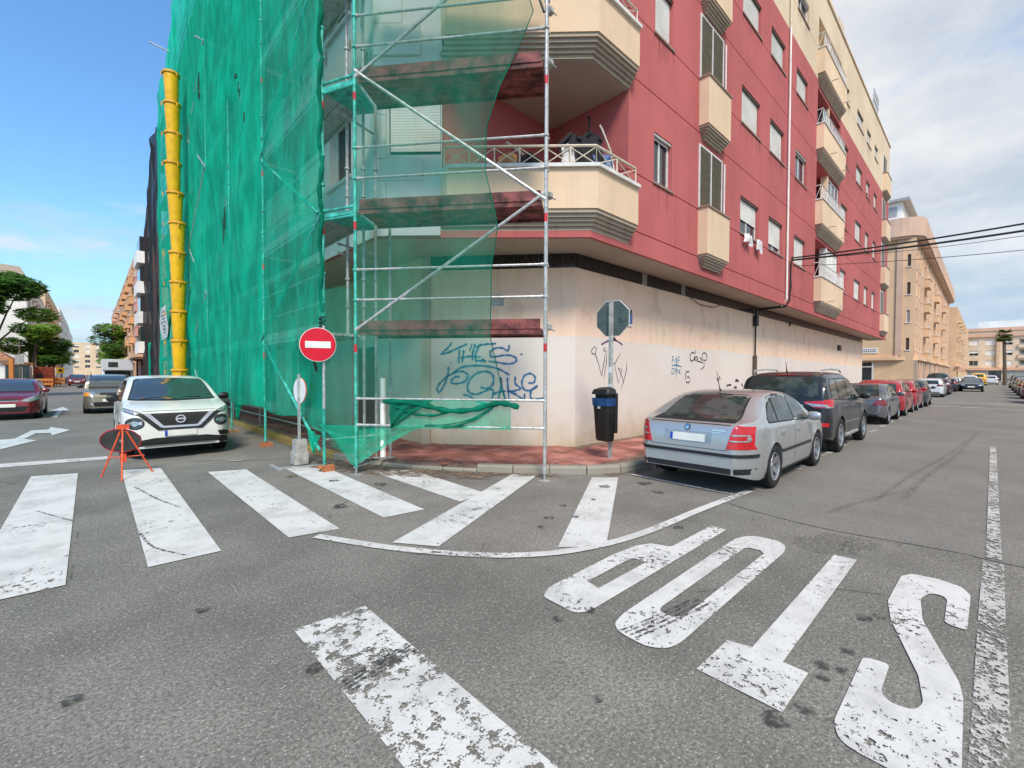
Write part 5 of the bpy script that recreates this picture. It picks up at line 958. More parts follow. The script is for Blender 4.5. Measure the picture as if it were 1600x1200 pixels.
for j in range(nv + 1):
    for i in range(nu + 1):
        t = i / nu * 4; q = min(int(t), 3); f_ = t - q; a = Vector(k0[q]).lerp(Vector(k0[q + 1]), f_); v_ = j / nv; fold = .05 * math.sin(i * 1.7) * v_ + .03 * math.sin(i * .9 + j * .6); vs_c.append((a.x - .10 * v_ * v_ - fold * .7, a.y - .16 * v_ - fold, a.z - (a.z - 5.56) * v_ + .03 * math.sin(i * 2.3)))
m.add(vs_c, [(j * (nu + 1) + i, j * (nu + 1) + i + 1, (j + 1) * (nu + 1) + i + 1, (j + 1) * (nu + 1) + i) for j in range(nv) for i in range(nu)]); m.path([(6.6, 5.72, 6.08), (6.85, 5.64, 6.36), (7.05, 5.57, 6.30), (7.3, 5.52, 6.50), (7.6, 5.44, 6.42)], .045, 7); m.path([(7.25, 5.5, 6.5), (7.2, 5.44, 6.72), (7.1, 5.42, 6.74)], .022, 6); tag(m.build('covered_bicycle', 'cloth_dark', smooth=60), 'black cover thrown over something tall behind the terrace railing', 'cover', G_)
cloth((6.45, 5.5), (6.62, 5.35), 5.98, 5.55, 'cloth_white', 'folded_towel', 'white towel behind the railing below the black cover', grp=G_); cloth((6.95, 5.12), (7.25, 5.3), 5.85, 5.52, 'cloth_blue', 'striped_sheet', 'blue and white striped sheet bundled at the terrace corner', grp=G_, amp=.06); cloth((7.25, 5.1), (7.65, 5.15), 5.95, 5.52, 'cloth_blue', 'blue_cloth', 'dark blue cloth on the street side of the terrace railing', grp=G_, amp=.05)
m = MB(); m.box((5.75, 6.2, 5.5), (5.95, 6.5, 5.86)); tag(m.build('cardboard_box', 'cardboard'), 'brown cardboard box standing behind the terrace railing', 'box', G_); m = MB(); m.box((6.05, 5.9, 5.5), (6.3, 6.4, 5.8)); m.box((6.1, 6.0, 5.8), (6.2, 6.3, 5.9)); tag(m.build('storage_crate', 'cloth_dark'), 'dark crate beside the cardboard box on the terrace', 'crate', G_)
m = MB(); m.tube((6.05, 6.6, 6.28), (7.1, 6.5, 5.95), .03, 6); m.tube((6.05, 6.5, 6.2), (7.1, 6.4, 5.87), .03, 6); tag(m.build('folded_airer', 'galvanised_dull'), 'folded clothes airer leaning across the terrace', 'airer', G_); m = MB(); m.path([(7.2, 5.2, 6.5), (7.26, 5.18, 6.42), (7.42, 5.1, 6.05), (7.5, 5.05, 5.6)], .018, 6); tag(m.build('pole', 'cream_metal'), 'pale pole propped against the terrace railing', 'pole', G_)
cloth((14.5, 5.08), (15.0, 5.06), 6.0, 5.72, 'cloth_white', 'washing', 'crumpled pale cloth hanging at the left of the half open window sill', grp='washing on the window sill', amp=.05); cloth((15.5, 5.08), (15.9, 5.06), 6.02, 5.66, 'cloth_white', 'washing', 'square white towel hanging at the right of the half open window sill', grp='washing on the window sill', amp=.02)
# overhead cables
wl = [((19.2, 5.1, 6.08), (19.3, -8, 6.5), .028, .28), ((19.2, 5.1, 6.0), (19.3, -8, 6.15), .034, .28), ((24, 5.15, 7.0), (19.3, -8, 6.3), .010, .5), ((19.3, 5.1, 5.8), (19.3, -8, 5.35), .010, .35)]
for (a, c, r_, sag), lab in zip(wl, ('upper of the two thick black cables crossing the street', 'lower of the two thick black cables crossing the street', 'thin cable between the thick ones and the ochre building', 'lowest and thinnest cable across the street')):
    m = MB(); a = Vector(a); c = Vector(c); m.path([a.lerp(c, t / 20) - Vector((0, 0, sag * 4 * (t / 20) * (1 - t / 20))) for t in range(21)], r_, 6); tag(m.build('overhead_cable', 'dark_cable'), lab, 'cable', 'cables across the street')
# ------------------------------------------------------------------ vehicles
def pchip(pts):
    xs = np.array([p[0] for p in pts], float); ys = np.array([p[1] for p in pts], float); h = np.diff(xs); d = np.diff(ys) / h; n = len(xs); m = np.zeros(n)
    for i in range(1, n - 1):
        if d[i - 1] * d[i] > 0: w1 = 2 * h[i] + h[i - 1]; w2 = h[i] + 2 * h[i - 1]; m[i] = (w1 + w2) / (w1 / d[i - 1] + w2 / d[i])
    m[0] = d[0]; m[-1] = d[-1]
    def f(x):
        x = min(max(x, xs[0]), xs[-1]); i = min(int(np.searchsorted(xs, x, side='right')) - 1, n - 2); i = max(i, 0); t = (x - xs[i]) / h[i]
        return float(ys[i] * (2 * t ** 3 - 3 * t * t + 1) + h[i] * m[i] * (t ** 3 - 2 * t * t + t) + ys[i + 1] * (-2 * t ** 3 + 3 * t * t) + h[i] * m[i + 1] * (t ** 3 - t * t))
    return f
def wheel_meshes(spokes=5, dark=False):
    t = MB(); t.lathe([(.66, -.10), (.70, -.115), (.90, -.12), (.98, -.10), (1.0, -.07), (1.0, .07), (.98, .10), (.90, .12), (.70, .115), (.66, .10)], n=28, axis='y'); tm = t.mesh('tyre', 'tyre', 35)
    r = MB(); r.lathe([(.67, .10), (.64, .115), (.60, .10), (.58, .02), (.58, -.1)], n=28, axis='y'); r.lathe([(.0, .075), (.13, .07), (.15, .04)], n=14, axis='y')
    for i in range(spokes):
        q = 2 * math.pi * i / spokes; c, s_ = math.cos(q), math.sin(q)
        def P(rad, off, y): return (c * rad - s_ * off, y, s_ * rad + c * off)
        w0, w1 = .085, (.13 if spokes < 7 else .07)
        r.add([P(.1, -w0, .06), P(.1, w0, .06), P(.60, w1, .10), P(.60, -w1, .10), P(.1, -w0, .0), P(.1, w0, .0), P(.60, w1, .04), P(.60, -w1, .04)], [(3, 2, 1, 0), (0, 1, 5, 4), (1, 2, 6, 5), (3, 7, 6, 2), (0, 4, 7, 3)])
    rm_ = r.mesh('rim', 'rim_dark' if dark else 'rim', 35)
    b_ = MB(); b_.lathe([(0, -.02), (.6, -.02)], n=20, axis='y'); bm_ = b_.mesh('brake_disc', 'rim_dark')
    return tm, rm_, bm_
WH = {5: wheel_meshes(5), 7: wheel_meshes(7), 'd': wheel_meshes(5, True)}
def car(name, label, cat, group, loc, heading, paint, L, W, H, wb, fo, prof, belt, spec, wheel=.32, kind=5, res=.035, wscale=1):
    """prof: roof-line (x,z), belt: shoulder line (x,z), both from the tail (x=0) to the nose (x=L)"""
    root = thing(name, label, cat, (0, 0, 0), 0, group)
    top, bel = pchip(prof), pchip(belt); xr = L - fo - wb; xf = L - fo; hw = W / 2
    nl, tl = spec.get('nose', .55), spec.get('tail', .4); ne, te = spec.get('nose_w', .70), spec.get('tail_w', .80); sill = spec.get('sill', .22); tum = spec.get('tumble', .30); ra = wheel + spec.get('arch', .045)
    def wid(x):
        w_ = hw
        if x < tl: w_ *= te + (1 - te) * (1 - (1 - x / tl) ** 2.4)
        if x > L - nl: w_ *= ne + (1 - ne) * (1 - (1 - (L - x) / nl) ** 2.4)
        return w_
    def und(x):
        u = sill
        if x < .5: u += spec.get('rear_rise', .10) * (1 - x / .5) ** 1.5
        if x > L - .4: u += spec.get('front_rise', .03) * (1 - (L - x) / .4)
        return u
    xs = list(np.arange(0, L, res)) + [L, .012, .03, L - .012, L - .03]
    for xc in (xr, xf): xs += [xc - ra, xc + ra, xc - ra + .006, xc + ra - .006, xc]
    xs = sorted(set(round(float(x), 4) for x in xs)); rows = []
    for x in xs:
        zt, zb, w_, u = top(x), bel(x), wid(x), und(x); zt = max(zt, zb + .015); arch = 0
        for xc in (xr, xf):
            if abs(x - xc) < ra: arch = max(arch, wheel + math.sqrt(max(0, ra * ra - (x - xc) ** 2)) - .01)
        ua = max(u, arch); h = zt - zb; md = u + .50 * (zb - u); fl = .012 if arch else 0
        if arch: ua = min(ua, zb - .05)
        y4 = .962 * w_; lv = [(w_ * .955, u + .0), (w_ * .985, u + .10), (w_ * .998, md - .06), (w_, md + .02), (w_ * .995, md + .10), (w_ * .985, zb - .07), (w_ * .975, zb - .025), (y4, zb)]
        pts = [(0, ua), (w_ * .72, ua), (w_ * .93, ua)]
        for i, (y, z) in enumerate(lv): pts.append((y + (fl if arch and z < ua + .05 else 0), max(z, ua + .002 * (i + 1))))
        hc = min(1, h / .25); tt = tum * (.55 + .45 * hc)
        pts += [(y4 - tt * h * .30, zb + .30 * h), (y4 - tt * h * .62, zb + .62 * h), (y4 - tt * h * .84 - .008, zb + .84 * h), (y4 - tt * h * .93 - .045 * hc - .02, zb + .935 * h), (y4 - tt * h - .12 * hc - .10, zb + .975 * h), (.52 * y4, zt - .012 * min(1, h / .1)), (.26 * y4, zt - .003), (0, zt)]
        rows.append((x, pts))
    vs = []; ne_ = len(rows[0][1])
    for x, pts in rows:
        ring = [(x, -y, z) for y, z in pts] + [(x, y, z) for y, z in pts[-2:0:-1]]; vs += ring
    nr = len(ring); n = len(rows); fs = []; mi = []
    for i in range(n - 1):
        for j in range(nr):
            a, b_ = i * nr + j, i * nr + (j + 1) % nr; fs.append((a, b_, b_ + nr, a + nr)); mi.append(1 if (j < 2 or j >= nr - 2) else 0)
    fs += [tuple(range(nr - 1, -1, -1)), tuple(range((n - 1) * nr, n * nr))]; mi += [0, 0]
    vs = [(x - L / 2, y, z) for x, y, z in vs]
    me = D.meshes.new('body'); me.from_pydata(vs, [], fs); me.materials.append(MAT(paint)); me.materials.append(MAT('dark_cable')); me.polygons.foreach_set('material_index', mi); smooth_by_angle(me, 38); body = link('body', me, root)
    tri = []
    for f_ in fs:
        if len(f_) == 4: tri += [(f_[0], f_[1], f_[2]), (f_[0], f_[2], f_[3])]
    tri += [(fs[-2][0], fs[-2][i], fs[-2][i + 1]) for i in range(1, nr - 1)] + [(fs[-1][0], fs[-1][i], fs[-1][i + 1]) for i in range(1, nr - 1)]
    bvh = BVHTree.FromPolygons([Vector(v_) for v_ in vs], tri)
    def patch(nm, view, poly, mat, off=.006, parent=None, step=.06, sgn=1, inset=0):
        """a panel that follows the body: outline seen from one side, laid on the surface with its own thickness"""
        P = [Vector(p) for p in poly]; n_ = len(P); bpts = []
        for i in range(n_):
            a, b2 = P[i], P[(i + 1) % n_]; k_ = max(1, int((b2 - a).length / step)); bpts += [a.lerp(b2, t / k_) for t in range(k_)]
        pts = list(bpts); x0, x1 = min(p.x for p in P), max(p.x for p in P); y0, y1 = min(p.y for p in P), max(p.y for p in P)
        def ins(p):
            c = False
            for i in range(n_):
                a, b2 = P[i], P[i - 1]
                if (a.y > p.y) != (b2.y > p.y) and p.x < (b2.x - a.x) * (p.y - a.y) / (b2.y - a.y) + a.x: c = not c
            return c
        xx = x0 + step
        while xx < x1:
            yy = y0 + step
            while yy < y1:
                q = Vector((xx, yy))
                if ins(q) and min((q - e).length for e in bpts) > step * .45: pts.append(q)
                yy += step
            xx += step
        E_ = [(i, (i + 1) % len(bpts)) for i in range(len(bpts))]; v2, e2, f2, *_ = geometry.delaunay_2d_cdt(pts, E_, [], 1, 1e-6)
        out = []; base = []; okk = []
        for q in v2:
            if view == 'side': o_, d_ = Vector((q.x - L / 2, sgn * 3, q.y)), Vector((0, -sgn, 0))
            elif view == 'front': o_, d_ = Vector((6, q.x, q.y)), Vector((-1, 0, 0))
            elif view == 'rear': o_, d_ = Vector((-6, q.x, q.y)), Vector((1, 0, 0))
            else: o_, d_ = Vector((q.x - L / 2, q.y, 4)), Vector((0, 0, -1))
            hit, nrm, *_r = bvh.ray_cast(o_, d_)
            if hit is None: out.append(None); base.append(None)
            else:
                if nrm.dot(d_) > 0: nrm = -nrm
                out.append(hit + nrm * off); base.append(hit - nrm * .004)
        faces = [tuple(f_) for f_ in f2 if all(out[i] is not None for i in f_)]; cnt = {}
        for f_ in faces:
            for a, b2 in zip(f_, f_[1:] + f_[:1]): cnt[(a, b2)] = 1
        m = MB(); idx = {}; V_ = []
        def gi(i, lay):
            if (i, lay) not in idx: idx[(i, lay)] = len(V_); V_.append(out[i] if lay == 0 else base[i])
            return idx[(i, lay)]
        F_ = [tuple(gi(i, 0) for i in f_) for f_ in faces] + [(gi(a, 0), gi(a, 1), gi(b2, 1), gi(b2, 0)) for (a, b2) in cnt if (b2, a) not in cnt]
        if not F_: return None
        m.add(V_, F_); return link(nm, m.mesh(nm, mat, 50), parent or root)
    flip = lambda p: [(-a, b_) for a, b_ in p]
    pl_ = []
    for e_ in spec.get('patches', []):
        if e_[0] in ('side_window', 'rear_window', 'windshield') and e_[0] + 'x' != 'x':
            cx_ = sum(p[0] for p in e_[2]) / len(e_[2]); cz_ = sum(p[1] for p in e_[2]) / len(e_[2]); g_ = .022
            pl_.append(('window_seal', e_[1], [(p[0] + g_ * (1 if p[0] > cx_ else -1), p[1] + g_ * .9 * (1 if p[1] > cz_ else -1)) for p in e_[2]], 'dark_cable', dict(off=.003)))
        if e_[0] == 'windshield': e_ = (e_[0], e_[1], e_[2], 'windscreen_glass', *e_[4:])
        pl_.append(e_)
    spec['patches'] = pl_
    for nm, view, poly, mat, *r_ in spec.get('patches', []):
        o_ = dict(r_[0]) if r_ else {}; both = o_.pop('both', view == 'side')
        if view == 'side': patch(nm, 'side', poly, mat, sgn=-1, **o_); (both and patch(nm, 'side', poly, mat, sgn=1, **o_))
        else:
            patch(nm, view, poly, mat, **o_)
            if both: patch(nm, view, flip(poly), mat, **o_)
    for sx, xc in ((0, xr), (1, xf)):
        for sy in (-1, 1):
            t_, r2, b2 = WH[kind]; e = D.objects.new('wheel', t_) ; COL.objects.link(e); e.parent = root; e.location = (xc - L / 2, sy * (hw - .105), wheel); s_ = wheel; e.scale = (s_, .93, s_)
            if sy < 0: e.rotation_euler = (0, 0, math.pi)
            for nm, mm_ in (('rim', r2), ('brake_disc', b2)): o = link(nm, mm_, e)
    for sy in (-1, 1):
        if 'mirror' in spec:
            mxx, mz = spec['mirror']; m = MB(); yy = sy * (wid(mxx) * .95)
            m.lathe([(0, -.10), (.06, -.09), (.085, -.03), (.085, .05), (.06, .10), (0, .105)], (0, 0, 0), 10, 'y'); m.v = [(mxx - L / 2 - .02 + x * .75, yy + sy * .13 + y, mz + z * .95) for x, y, z in m.v]; m.tube((mxx - L / 2, yy - sy * .04, mz - .05), (mxx - L / 2 - .01, yy + sy * .08, mz - .03), .025, 6)
            link('side_mirror', m.mesh('side_mirror', spec.get('mirror_mat', paint), 50), root)
    for nm, fn in spec.get('extras', []):
        m = MB(); mat = fn(m, L, W, H); link(nm, m.mesh(nm, mat, 40), root)
    root.location = loc; root.rotation_euler = (0, 0, heading); return root
Rr = lambda x0, x1, z0, z1, r=.0: [(x0, z0), (x1, z0), (x1, z1), (x0, z1)]
def circ(cx_, cz, a, b_, n=20): return [(cx_ + a * math.cos(2 * math.pi * i / n), cz + b_ * math.sin(2 * math.pi * i / n)) for i in range(n)]
def line_(x0, z0, x1, z1, t=.004): return [(x0, z0 - t), (x1, z1 - t), (x1, z1 + t), (x0, z0 + t)] if abs(x1 - x0) > abs(z1 - z0) else [(x0 - t, z0), (x0 + t, z0), (x1 + t, z1), (x1 - t, z1)]
seam = dict(off=.0015, step=.08)
def doors(xs, z0, z1, lean=0): return [('door_seam', 'side', line_(x, z0, x + lean, z1), 'dark_cable', seam) for x in xs]
# --- silver liftback, seen from behind
Lo = 4.32
oct_spec = dict(tail=.52, nose=.6, tail_w=.75, nose_w=.72, sill=.20, rear_rise=.10, tumble=.34, mirror=(2.85, .98), patches=[
    ('side_window', 'side', [(.86, 1.0), (2.02, .965), (2.06, .985), (1.66 + .28, 1.36), (1.55, 1.375), (1.22, 1.33), (.98, 1.20), (.84, 1.07)], 'car_glass'),
    ('side_window', 'side', [(2.11, .965), (2.95, .93), (2.98, .95), (2.62, 1.19), (2.32, 1.345), (2.03, 1.37)], 'car_glass'),
    ('window_divider', 'side', [(1.24, .99), (1.29, .99), (1.27, 1.33), (1.22, 1.33)], 'dark_cable', dict(off=.009)),
    ('rear_window', 'rear', [(-.60, 1.03), (.60, 1.03), (.50, 1.33), (.42, 1.355), (0, 1.37), (-.42, 1.355), (-.50, 1.33)], 'car_glass'),
    ('windshield', 'front', [(-.66, .98), (.66, .98), (.56, 1.36), (-.56, 1.36)], 'car_glass'),
    ('tail_light', 'rear', [(.56, .66), (.86, .66), (.90, .70), (.88, .86), (.84, .97), (.68, .985), (.64, .95), (.58, .72)], 'lamp_red', dict(both=True, off=.012)),
    ('tail_light', 'side', [(.0, .66), (.13, .67), (.135, .72), (.08, .955), (.02, .975)], 'lamp_red', dict(off=.011)),
    ('reversing_lamp', 'rear', [(.61, .765), (.80, .765), (.82, .80), (.80, .865), (.64, .865), (.64, .845), (.78, .845), (.78, .785), (.62, .785)], 'lamp_clear', dict(both=True, off=.016, step=.03)),
    ('bumper_strip', 'rear', [(-.9, .545), (.9, .545), (.9, .59), (-.9, .59)], 'black_plastic', dict(off=.016)), ('bumper_strip', 'side', [(.0, .545), (.36, .545), (.38, .59), (.0, .59)], 'black_plastic', dict(off=.014)),
    ('rub_strip', 'side', [(1.20, .50), (3.0, .50), (3.0, .545), (1.20, .545)], 'black_plastic', dict(off=.012)), ('sill_trim', 'side', [(1.1, .205), (3.05, .205), (3.05, .235), (1.1, .235)], 'black_plastic', dict(off=.008)),
    ('rear_valance', 'rear', [(-.80, .31), (.80, .31), (.86, .39), (-.86, .39)], 'black_plastic', dict(off=.006)),
    ('plate_recess', 'rear', [(-.36, .705), (.36, .705), (.36, .87), (-.36, .87)], 'rim', dict(off=.002)), ('licence_plate', 'rear', [(-.26, .725), (.26, .725), (.26, .835), (-.26, .835)], 'plate', dict(off=.012)), ('plate_band', 'rear', [(.22, .728), (.258, .728), (.258, .832), (.22, .832)], 'plate_blue', dict(off=.014, step=.03)),
    ('boot_seam', 'rear', line_(-.56, .635, .56, .635), 'dark_cable', seam), ('boot_seam', 'rear', line_(-.56, .635, -.60, .70), 'dark_cable', seam), ('boot_seam', 'rear', line_(.56, .635, .60, .70), 'dark_cable', seam), ('boot_lip', 'rear', line_(-.60, .985, .60, .985, .006), 'rim_dark', seam), ('badge', 'rear', circ(0, .925, .042, .042), 'rim_dark', dict(off=.012, step=.02)), ('badge_ring', 'rear', circ(0, .925, .03, .03), 'chrome', dict(off=.016, step=.02)),
    ('model_script', 'rear', [(-.54, .895), (-.36, .895), (-.36, .92), (-.54, .92)], 'chrome', dict(off=.004, step=.02)), ('model_script', 'rear', [(-.48, .865), (-.36, .865), (-.36, .88), (-.48, .88)], 'chrome', dict(off=.004, step=.02)),
    ('door_handle', 'side', Rr(1.34, 1.52, .80, .835), 'paint_silver', dict(off=.03)), ('door_handle', 'side', Rr(2.16, 2.34, .785, .82), 'paint_silver', dict(off=.03)),
    ('head_light', 'front', [(.42, .62), (.80, .64), (.80, .76), (.44, .74)], 'lamp_clear', dict(both=True)), ('grille', 'front', [(-.36, .60), (.36, .60), (.40, .74), (-.40, .74)], 'dark_cable'), ('fuel_cap', 'side', circ(.62, .86, .085, .085), 'paint_silver', dict(off=.003, both=False)),
    ] + doors([2.06], .27, .96) + [('door_seam', 'side', [(1.16, .70), (1.168, .70), (1.05, .98), (1.042, .98)], 'dark_cable', seam), ('door_seam', 'side', line_(1.16, .55, 1.16, .70), 'dark_cable', seam), ('door_seam', 'side', line_(3.02, .27, 3.02, .93), 'dark_cable', seam)],
    extras=[('antenna', lambda m, L, W, H: (m.path([(-.95, 0, 1.43), (-.99, 0, 1.48), (-1.10, 0, 1.72)], [.02, .008, .003], 6), 'dark_cable')[1]), ('exhaust', lambda m, L, W, H: (m.tube((-2.15, .52, .25), (-1.9, .52, .25), .028, 8), 'rim_dark')[1])])
car('silver_liftback', 'silver liftback saloon parked at the corner, its red tail lights nearest to the camera', 'car', 'cars parked along the side street', (8.58, 3.03, 0), 0, 'paint_silver', Lo, 1.77, 1.45, 2.40, .88,
    [(0, .60), (.03, .93), (.10, 1.00), (.26, 1.03), (.42, 1.06), (.80, 1.24), (1.15, 1.38), (1.5, 1.435), (1.9, 1.45), (2.3, 1.42), (2.7, 1.28), (3.15, 1.03), (3.3, .97), (3.7, .91), (4.05, .82), (4.25, .70), (4.32, .58)],
    [(0, .58), (.05, .90), (.3, .99), (1, .965), (2, .945), (3.0, .91), (3.6, .85), (4.1, .74), (4.32, .55)], oct_spec, .325, 5, .03)
# --- dark SUV
suv_spec = dict(tail=.32, nose=.5, tail_w=.86, nose_w=.78, sill=.30, rear_rise=.12, tumble=.24, arch=.06, mirror=(3.25, 1.18), patches=[
    ('side_window', 'side', [(.34, 1.20), (1.0, 1.17), (1.0, 1.60), (.56, 1.60), (.38, 1.45)], 'car_glass'), ('side_window', 'side', [(1.06, 1.165), (1.92, 1.135), (1.92, 1.61), (1.06, 1.605)], 'car_glass'), ('side_window', 'side', [(1.99, 1.13), (3.1, 1.09), (2.70, 1.45), (2.40, 1.58), (1.99, 1.61)], 'car_glass'),
    ('rear_window', 'rear', [(-.70, 1.22), (.70, 1.22), (.66, 1.58), (.60, 1.64), (-.60, 1.64), (-.66, 1.58)], 'car_glass', dict(off=.008)), ('windshield', 'front', [(-.74, 1.14), (.74, 1.14), (.64, 1.62), (-.64, 1.62)], 'car_glass'),
    ('tail_light', 'rear', [(.46, 1.13), (.92, 1.17), (.93, 1.02), (.66, 1.00), (.46, 1.09)], 'lamp_red', dict(both=True, off=.02)), ('tail_light', 'side', [(.0, 1.0), (.28, 1.02), (.34, 1.19), (.0, 1.17)], 'lamp_red', dict(off=.018)), ('light_strip', 'rear', [(.48, 1.10), (.86, 1.07), (.86, 1.04), (.62, 1.03)], 'lamp_clear', dict(both=True, off=.027, step=.04)), ('light_strip', 'side', [(.02, 1.005), (.26, 1.015), (.26, 1.04), (.02, 1.03)], 'lamp_clear', dict(off=.024, step=.04)),
    ('rear_reflector', 'rear', [(.70, .62), (.88, .62), (.88, .70), (.70, .70)], 'lamp_red', dict(both=True, off=.012)), ('high_brake_light', 'rear', [(-.18, 1.685), (.18, 1.685), (.18, 1.71), (-.18, 1.71)], 'lamp_dark_red', dict(off=.01)), ('licence_plate', 'rear', Rr(-.26, .26, .84, .95), 'plate', dict(off=.012)), ('chrome_bar', 'rear', Rr(-.44, .44, 1.02, 1.06), 'chrome', dict(off=.015)),
    ('rear_bumper', 'rear', [(-.9, .40), (.9, .40), (.9, .50), (-.9, .50)], 'black_plastic', dict(off=.01)), ('side_moulding', 'side', [(1.15, .62), (3.0, .60), (3.0, .64), (1.15, .66)], 'paint_grey', dict(off=.012)), ('door_handle', 'side', Rr(1.20, 1.42, 1.0, 1.035), 'chrome', dict(off=.03)), ('door_handle', 'side', Rr(2.10, 2.32, .985, 1.02), 'chrome', dict(off=.03)),
    ('side_step', 'side', [(1.25, .31), (2.95, .31), (2.95, .36), (1.25, .36)], 'galvanised_dull', dict(off=.04)), ('head_light', 'front', [(.44, .82), (.88, .86), (.88, 1.0), (.5, .96)], 'lamp_clear', dict(both=True)), ('grille', 'front', Rr(-.4, .4, .72, .98), 'dark_cable')] + doors([1.03, 1.96], .42, 1.15) + doors([3.1], .45, 1.08),
    extras=[('roof_rail', lambda m, L, W, H: ([m.path([(-1.85, s * .66, 1.73), (-1.78, s * .66, 1.80), (-1.0, s * .67, 1.83), (-.2, s * .67, 1.82), (.0, s * .67, 1.76)], .018, 6) for s in (-1, 1)], 'galvanised_dull')[1]), ('antenna', lambda m, L, W, H: (m.path([(-1.75, 0, 1.76), (-1.80, 0, 1.83), (-1.86, 0, 2.0)], [.02, .01, .005], 6), 'dark_cable')[1]), ('rear_wiper', lambda m, L, W, H: (m.path([(-2.20, 0, 1.24), (-2.19, -.22, 1.26), (-2.19, -.45, 1.26)], .012, 5), 'dark_cable')[1])])
car('dark_suv', 'dark navy sport utility car with roof rails parked behind the silver liftback', 'car', 'cars parked along the side street', (13.25, 3.1, 0), 0, 'paint_navy', 4.52, 1.86, 1.78, 2.66, .82,
    [(0, .60), (.03, 1.05), (.06, 1.20), (.14, 1.42), (.24, 1.60), (.34, 1.69), (.7, 1.755), (1.3, 1.78), (2.0, 1.77), (2.5, 1.70), (2.9, 1.50), (3.35, 1.17), (3.55, 1.12), (4.0, 1.07), (4.35, .95), (4.48, .78), (4.52, .6)],
    [(0, .58), (.05, 1.05), (.3, 1.16), (1, 1.15), (2, 1.12), (3.1, 1.07), (3.9, 1.0), (4.35, .86), (4.52, .56)], suv_spec, .375, 5, .035)
# --- generic shapes for the rows behind
def hatch_prof(L, H, rear=.0, hood=.88): 
    return ([(0, .56), (.03, .90), (.10, H * .70), (.35, H * .88), (.65, H * .965), (1.2, H), (1.9, H * .995), (2.35, H * .95), (2.8, H * .82), (L - 1.0, hood + .06), (L - .6, hood), (L - .2, hood - .12), (L - .05, hood - .26), (L, .5)], [(0, .54), (.06, .88), (.5, hood + .08), (1.5, hood + .06), (2.6, hood + .03), (L - .8, hood - .05), (L - .2, hood - .2), (L, .46)])
def sedan_prof(L, H, hood=.88):
    return ([(0, .56), (.03, .84), (.10, .94), (.55, .98), (.75, 1.01), (1.15, H * .90), (1.45, H * .98), (1.9, H), (2.3, H * .985), (2.65, H * .92), (3.15, hood + .12), (3.35, hood + .05), (L - .5, hood - .04), (L - .15, hood - .15), (L, .5)], [(0, .54), (.05, .82), (.4, .93), (1.5, .935), (2.6, .92), (3.3, .87), (L - .5, hood - .12), (L, .46)])
def gen_spec(L, H, kind, hood=.88, lamp='lamp_red', wide=.86, dark_wheel=False, face='rear'):
    zb = hood + .10; zt = H * .93; p = []
    if kind == 'hatch':
        p += [('side_window', 'side', [(.50, zb + .04), (1.48, zb + .01), (1.48, zt), (.92, zt), (.56, H * .82)], 'car_glass'), ('side_window', 'side', [(1.55, zb + .01), (2.6, zb - .02), (2.25, H * .86), (2.0, zt - .01), (1.55, zt)], 'car_glass'), ('rear_window', 'rear', [(-.60, H * .70), (.60, H * .70), (.54, H * .88), (-.54, H * .88)], 'car_glass')]
        p += [('tail_light', 'rear', [(.46, .86), (.86, .84), (.86, .98), (.60, 1.0)], lamp, dict(both=True, off=.014)), ('tail_light', 'side', [(.0, .84), (.22, .86), (.20, .98), (.02, .98)], lamp, dict(off=.012)), ('licence_plate', 'rear', Rr(-.26, .26, .58, .69), 'plate', dict(off=.01)), ('rear_valance', 'rear', Rr(-.7, .7, .30, .42), 'black_plastic')]
    else:
        p += [('side_window', 'side', [(1.0, .98), (1.95, .97), (1.95, zt), (1.5, zt), (1.2, H * .86)], 'car_glass'), ('side_window', 'side', [(2.02, .97), (3.0, .95), (2.6, H * .87), (2.4, zt), (2.02, zt)], 'car_glass'), ('rear_window', 'rear', [(-.58, 1.0), (.58, 1.0), (.48, H * .93), (-.48, H * .93)], 'car_glass')]
        p += [('tail_light', 'rear', [(.50, .66), (.86, .66), (.84, .84), (.64, .86)], lamp, dict(both=True, off=.014)), ('tail_light', 'side', [(.0, .66), (.28, .68), (.16, .86), (.0, .86)], lamp, dict(off=.012)), ('licence_plate', 'rear', Rr(-.26, .26, .70, .80), 'plate', dict(off=.01)), ('rear_valance', 'rear', Rr(-.7, .7, .26, .36), 'black_plastic')]
    p += [('windshield', 'front', [(-.64, hood + .10), (.64, hood + .10), (.54, H * .93), (-.54, H * .93)], 'car_glass'), ('head_light', 'front', [(.42, hood - .26), (wide, hood - .22), (wide, hood - .10), (.52, hood - .14)], 'lamp_clear', dict(both=True, off=.01)), ('grille', 'front', Rr(-.38, .38, hood - .27, hood - .18), 'dark_cable'), ('lower_grille', 'front', [(-.5, .30), (.5, .30), (.56, .48), (-.56, .48)], 'dark_cable'), ('licence_plate', 'front', Rr(-.26, .26, .46, .57), 'plate', dict(off=.012)), ('door_handle', 'side', Rr(1.7, 1.85, .78, .81), 'black_plastic', dict(off=.025))] + doors([1.55, 2.55], .3, .88)
    return dict(patches=p, mirror=(2.75 if kind == 'hatch' else 3.0, hood + .12), tail=.35, nose=.5, tumble=.32, sill=.21)
GR = 'cars parked along the side street'
def row(nm, lab, x, y, paint, kind, L=4.15, W=1.76, H=1.45, hd=0, grp=GR, hood=.88, lamp='lamp_red', res=.06, **k):
    pr, be = (hatch_prof if kind == 'hatch' else sedan_prof)(L, H, hood=hood); sp = gen_spec(L, H, kind, hood, lamp); sp.update(k)
    return car(nm, lab, 'car', grp, (x, y, 0), hd, paint, L, W, H, L * .615, L * .195, pr, be, sp, .31, 7, res)
row('silver_coupe', 'silver grey coupe with dark red tail lights parked behind the dark sport utility car', 21.35, 3.15, 'paint_grey', 'sedan', 4.1, 1.74, 1.40, lamp='lamp_dark_red', res=.04)
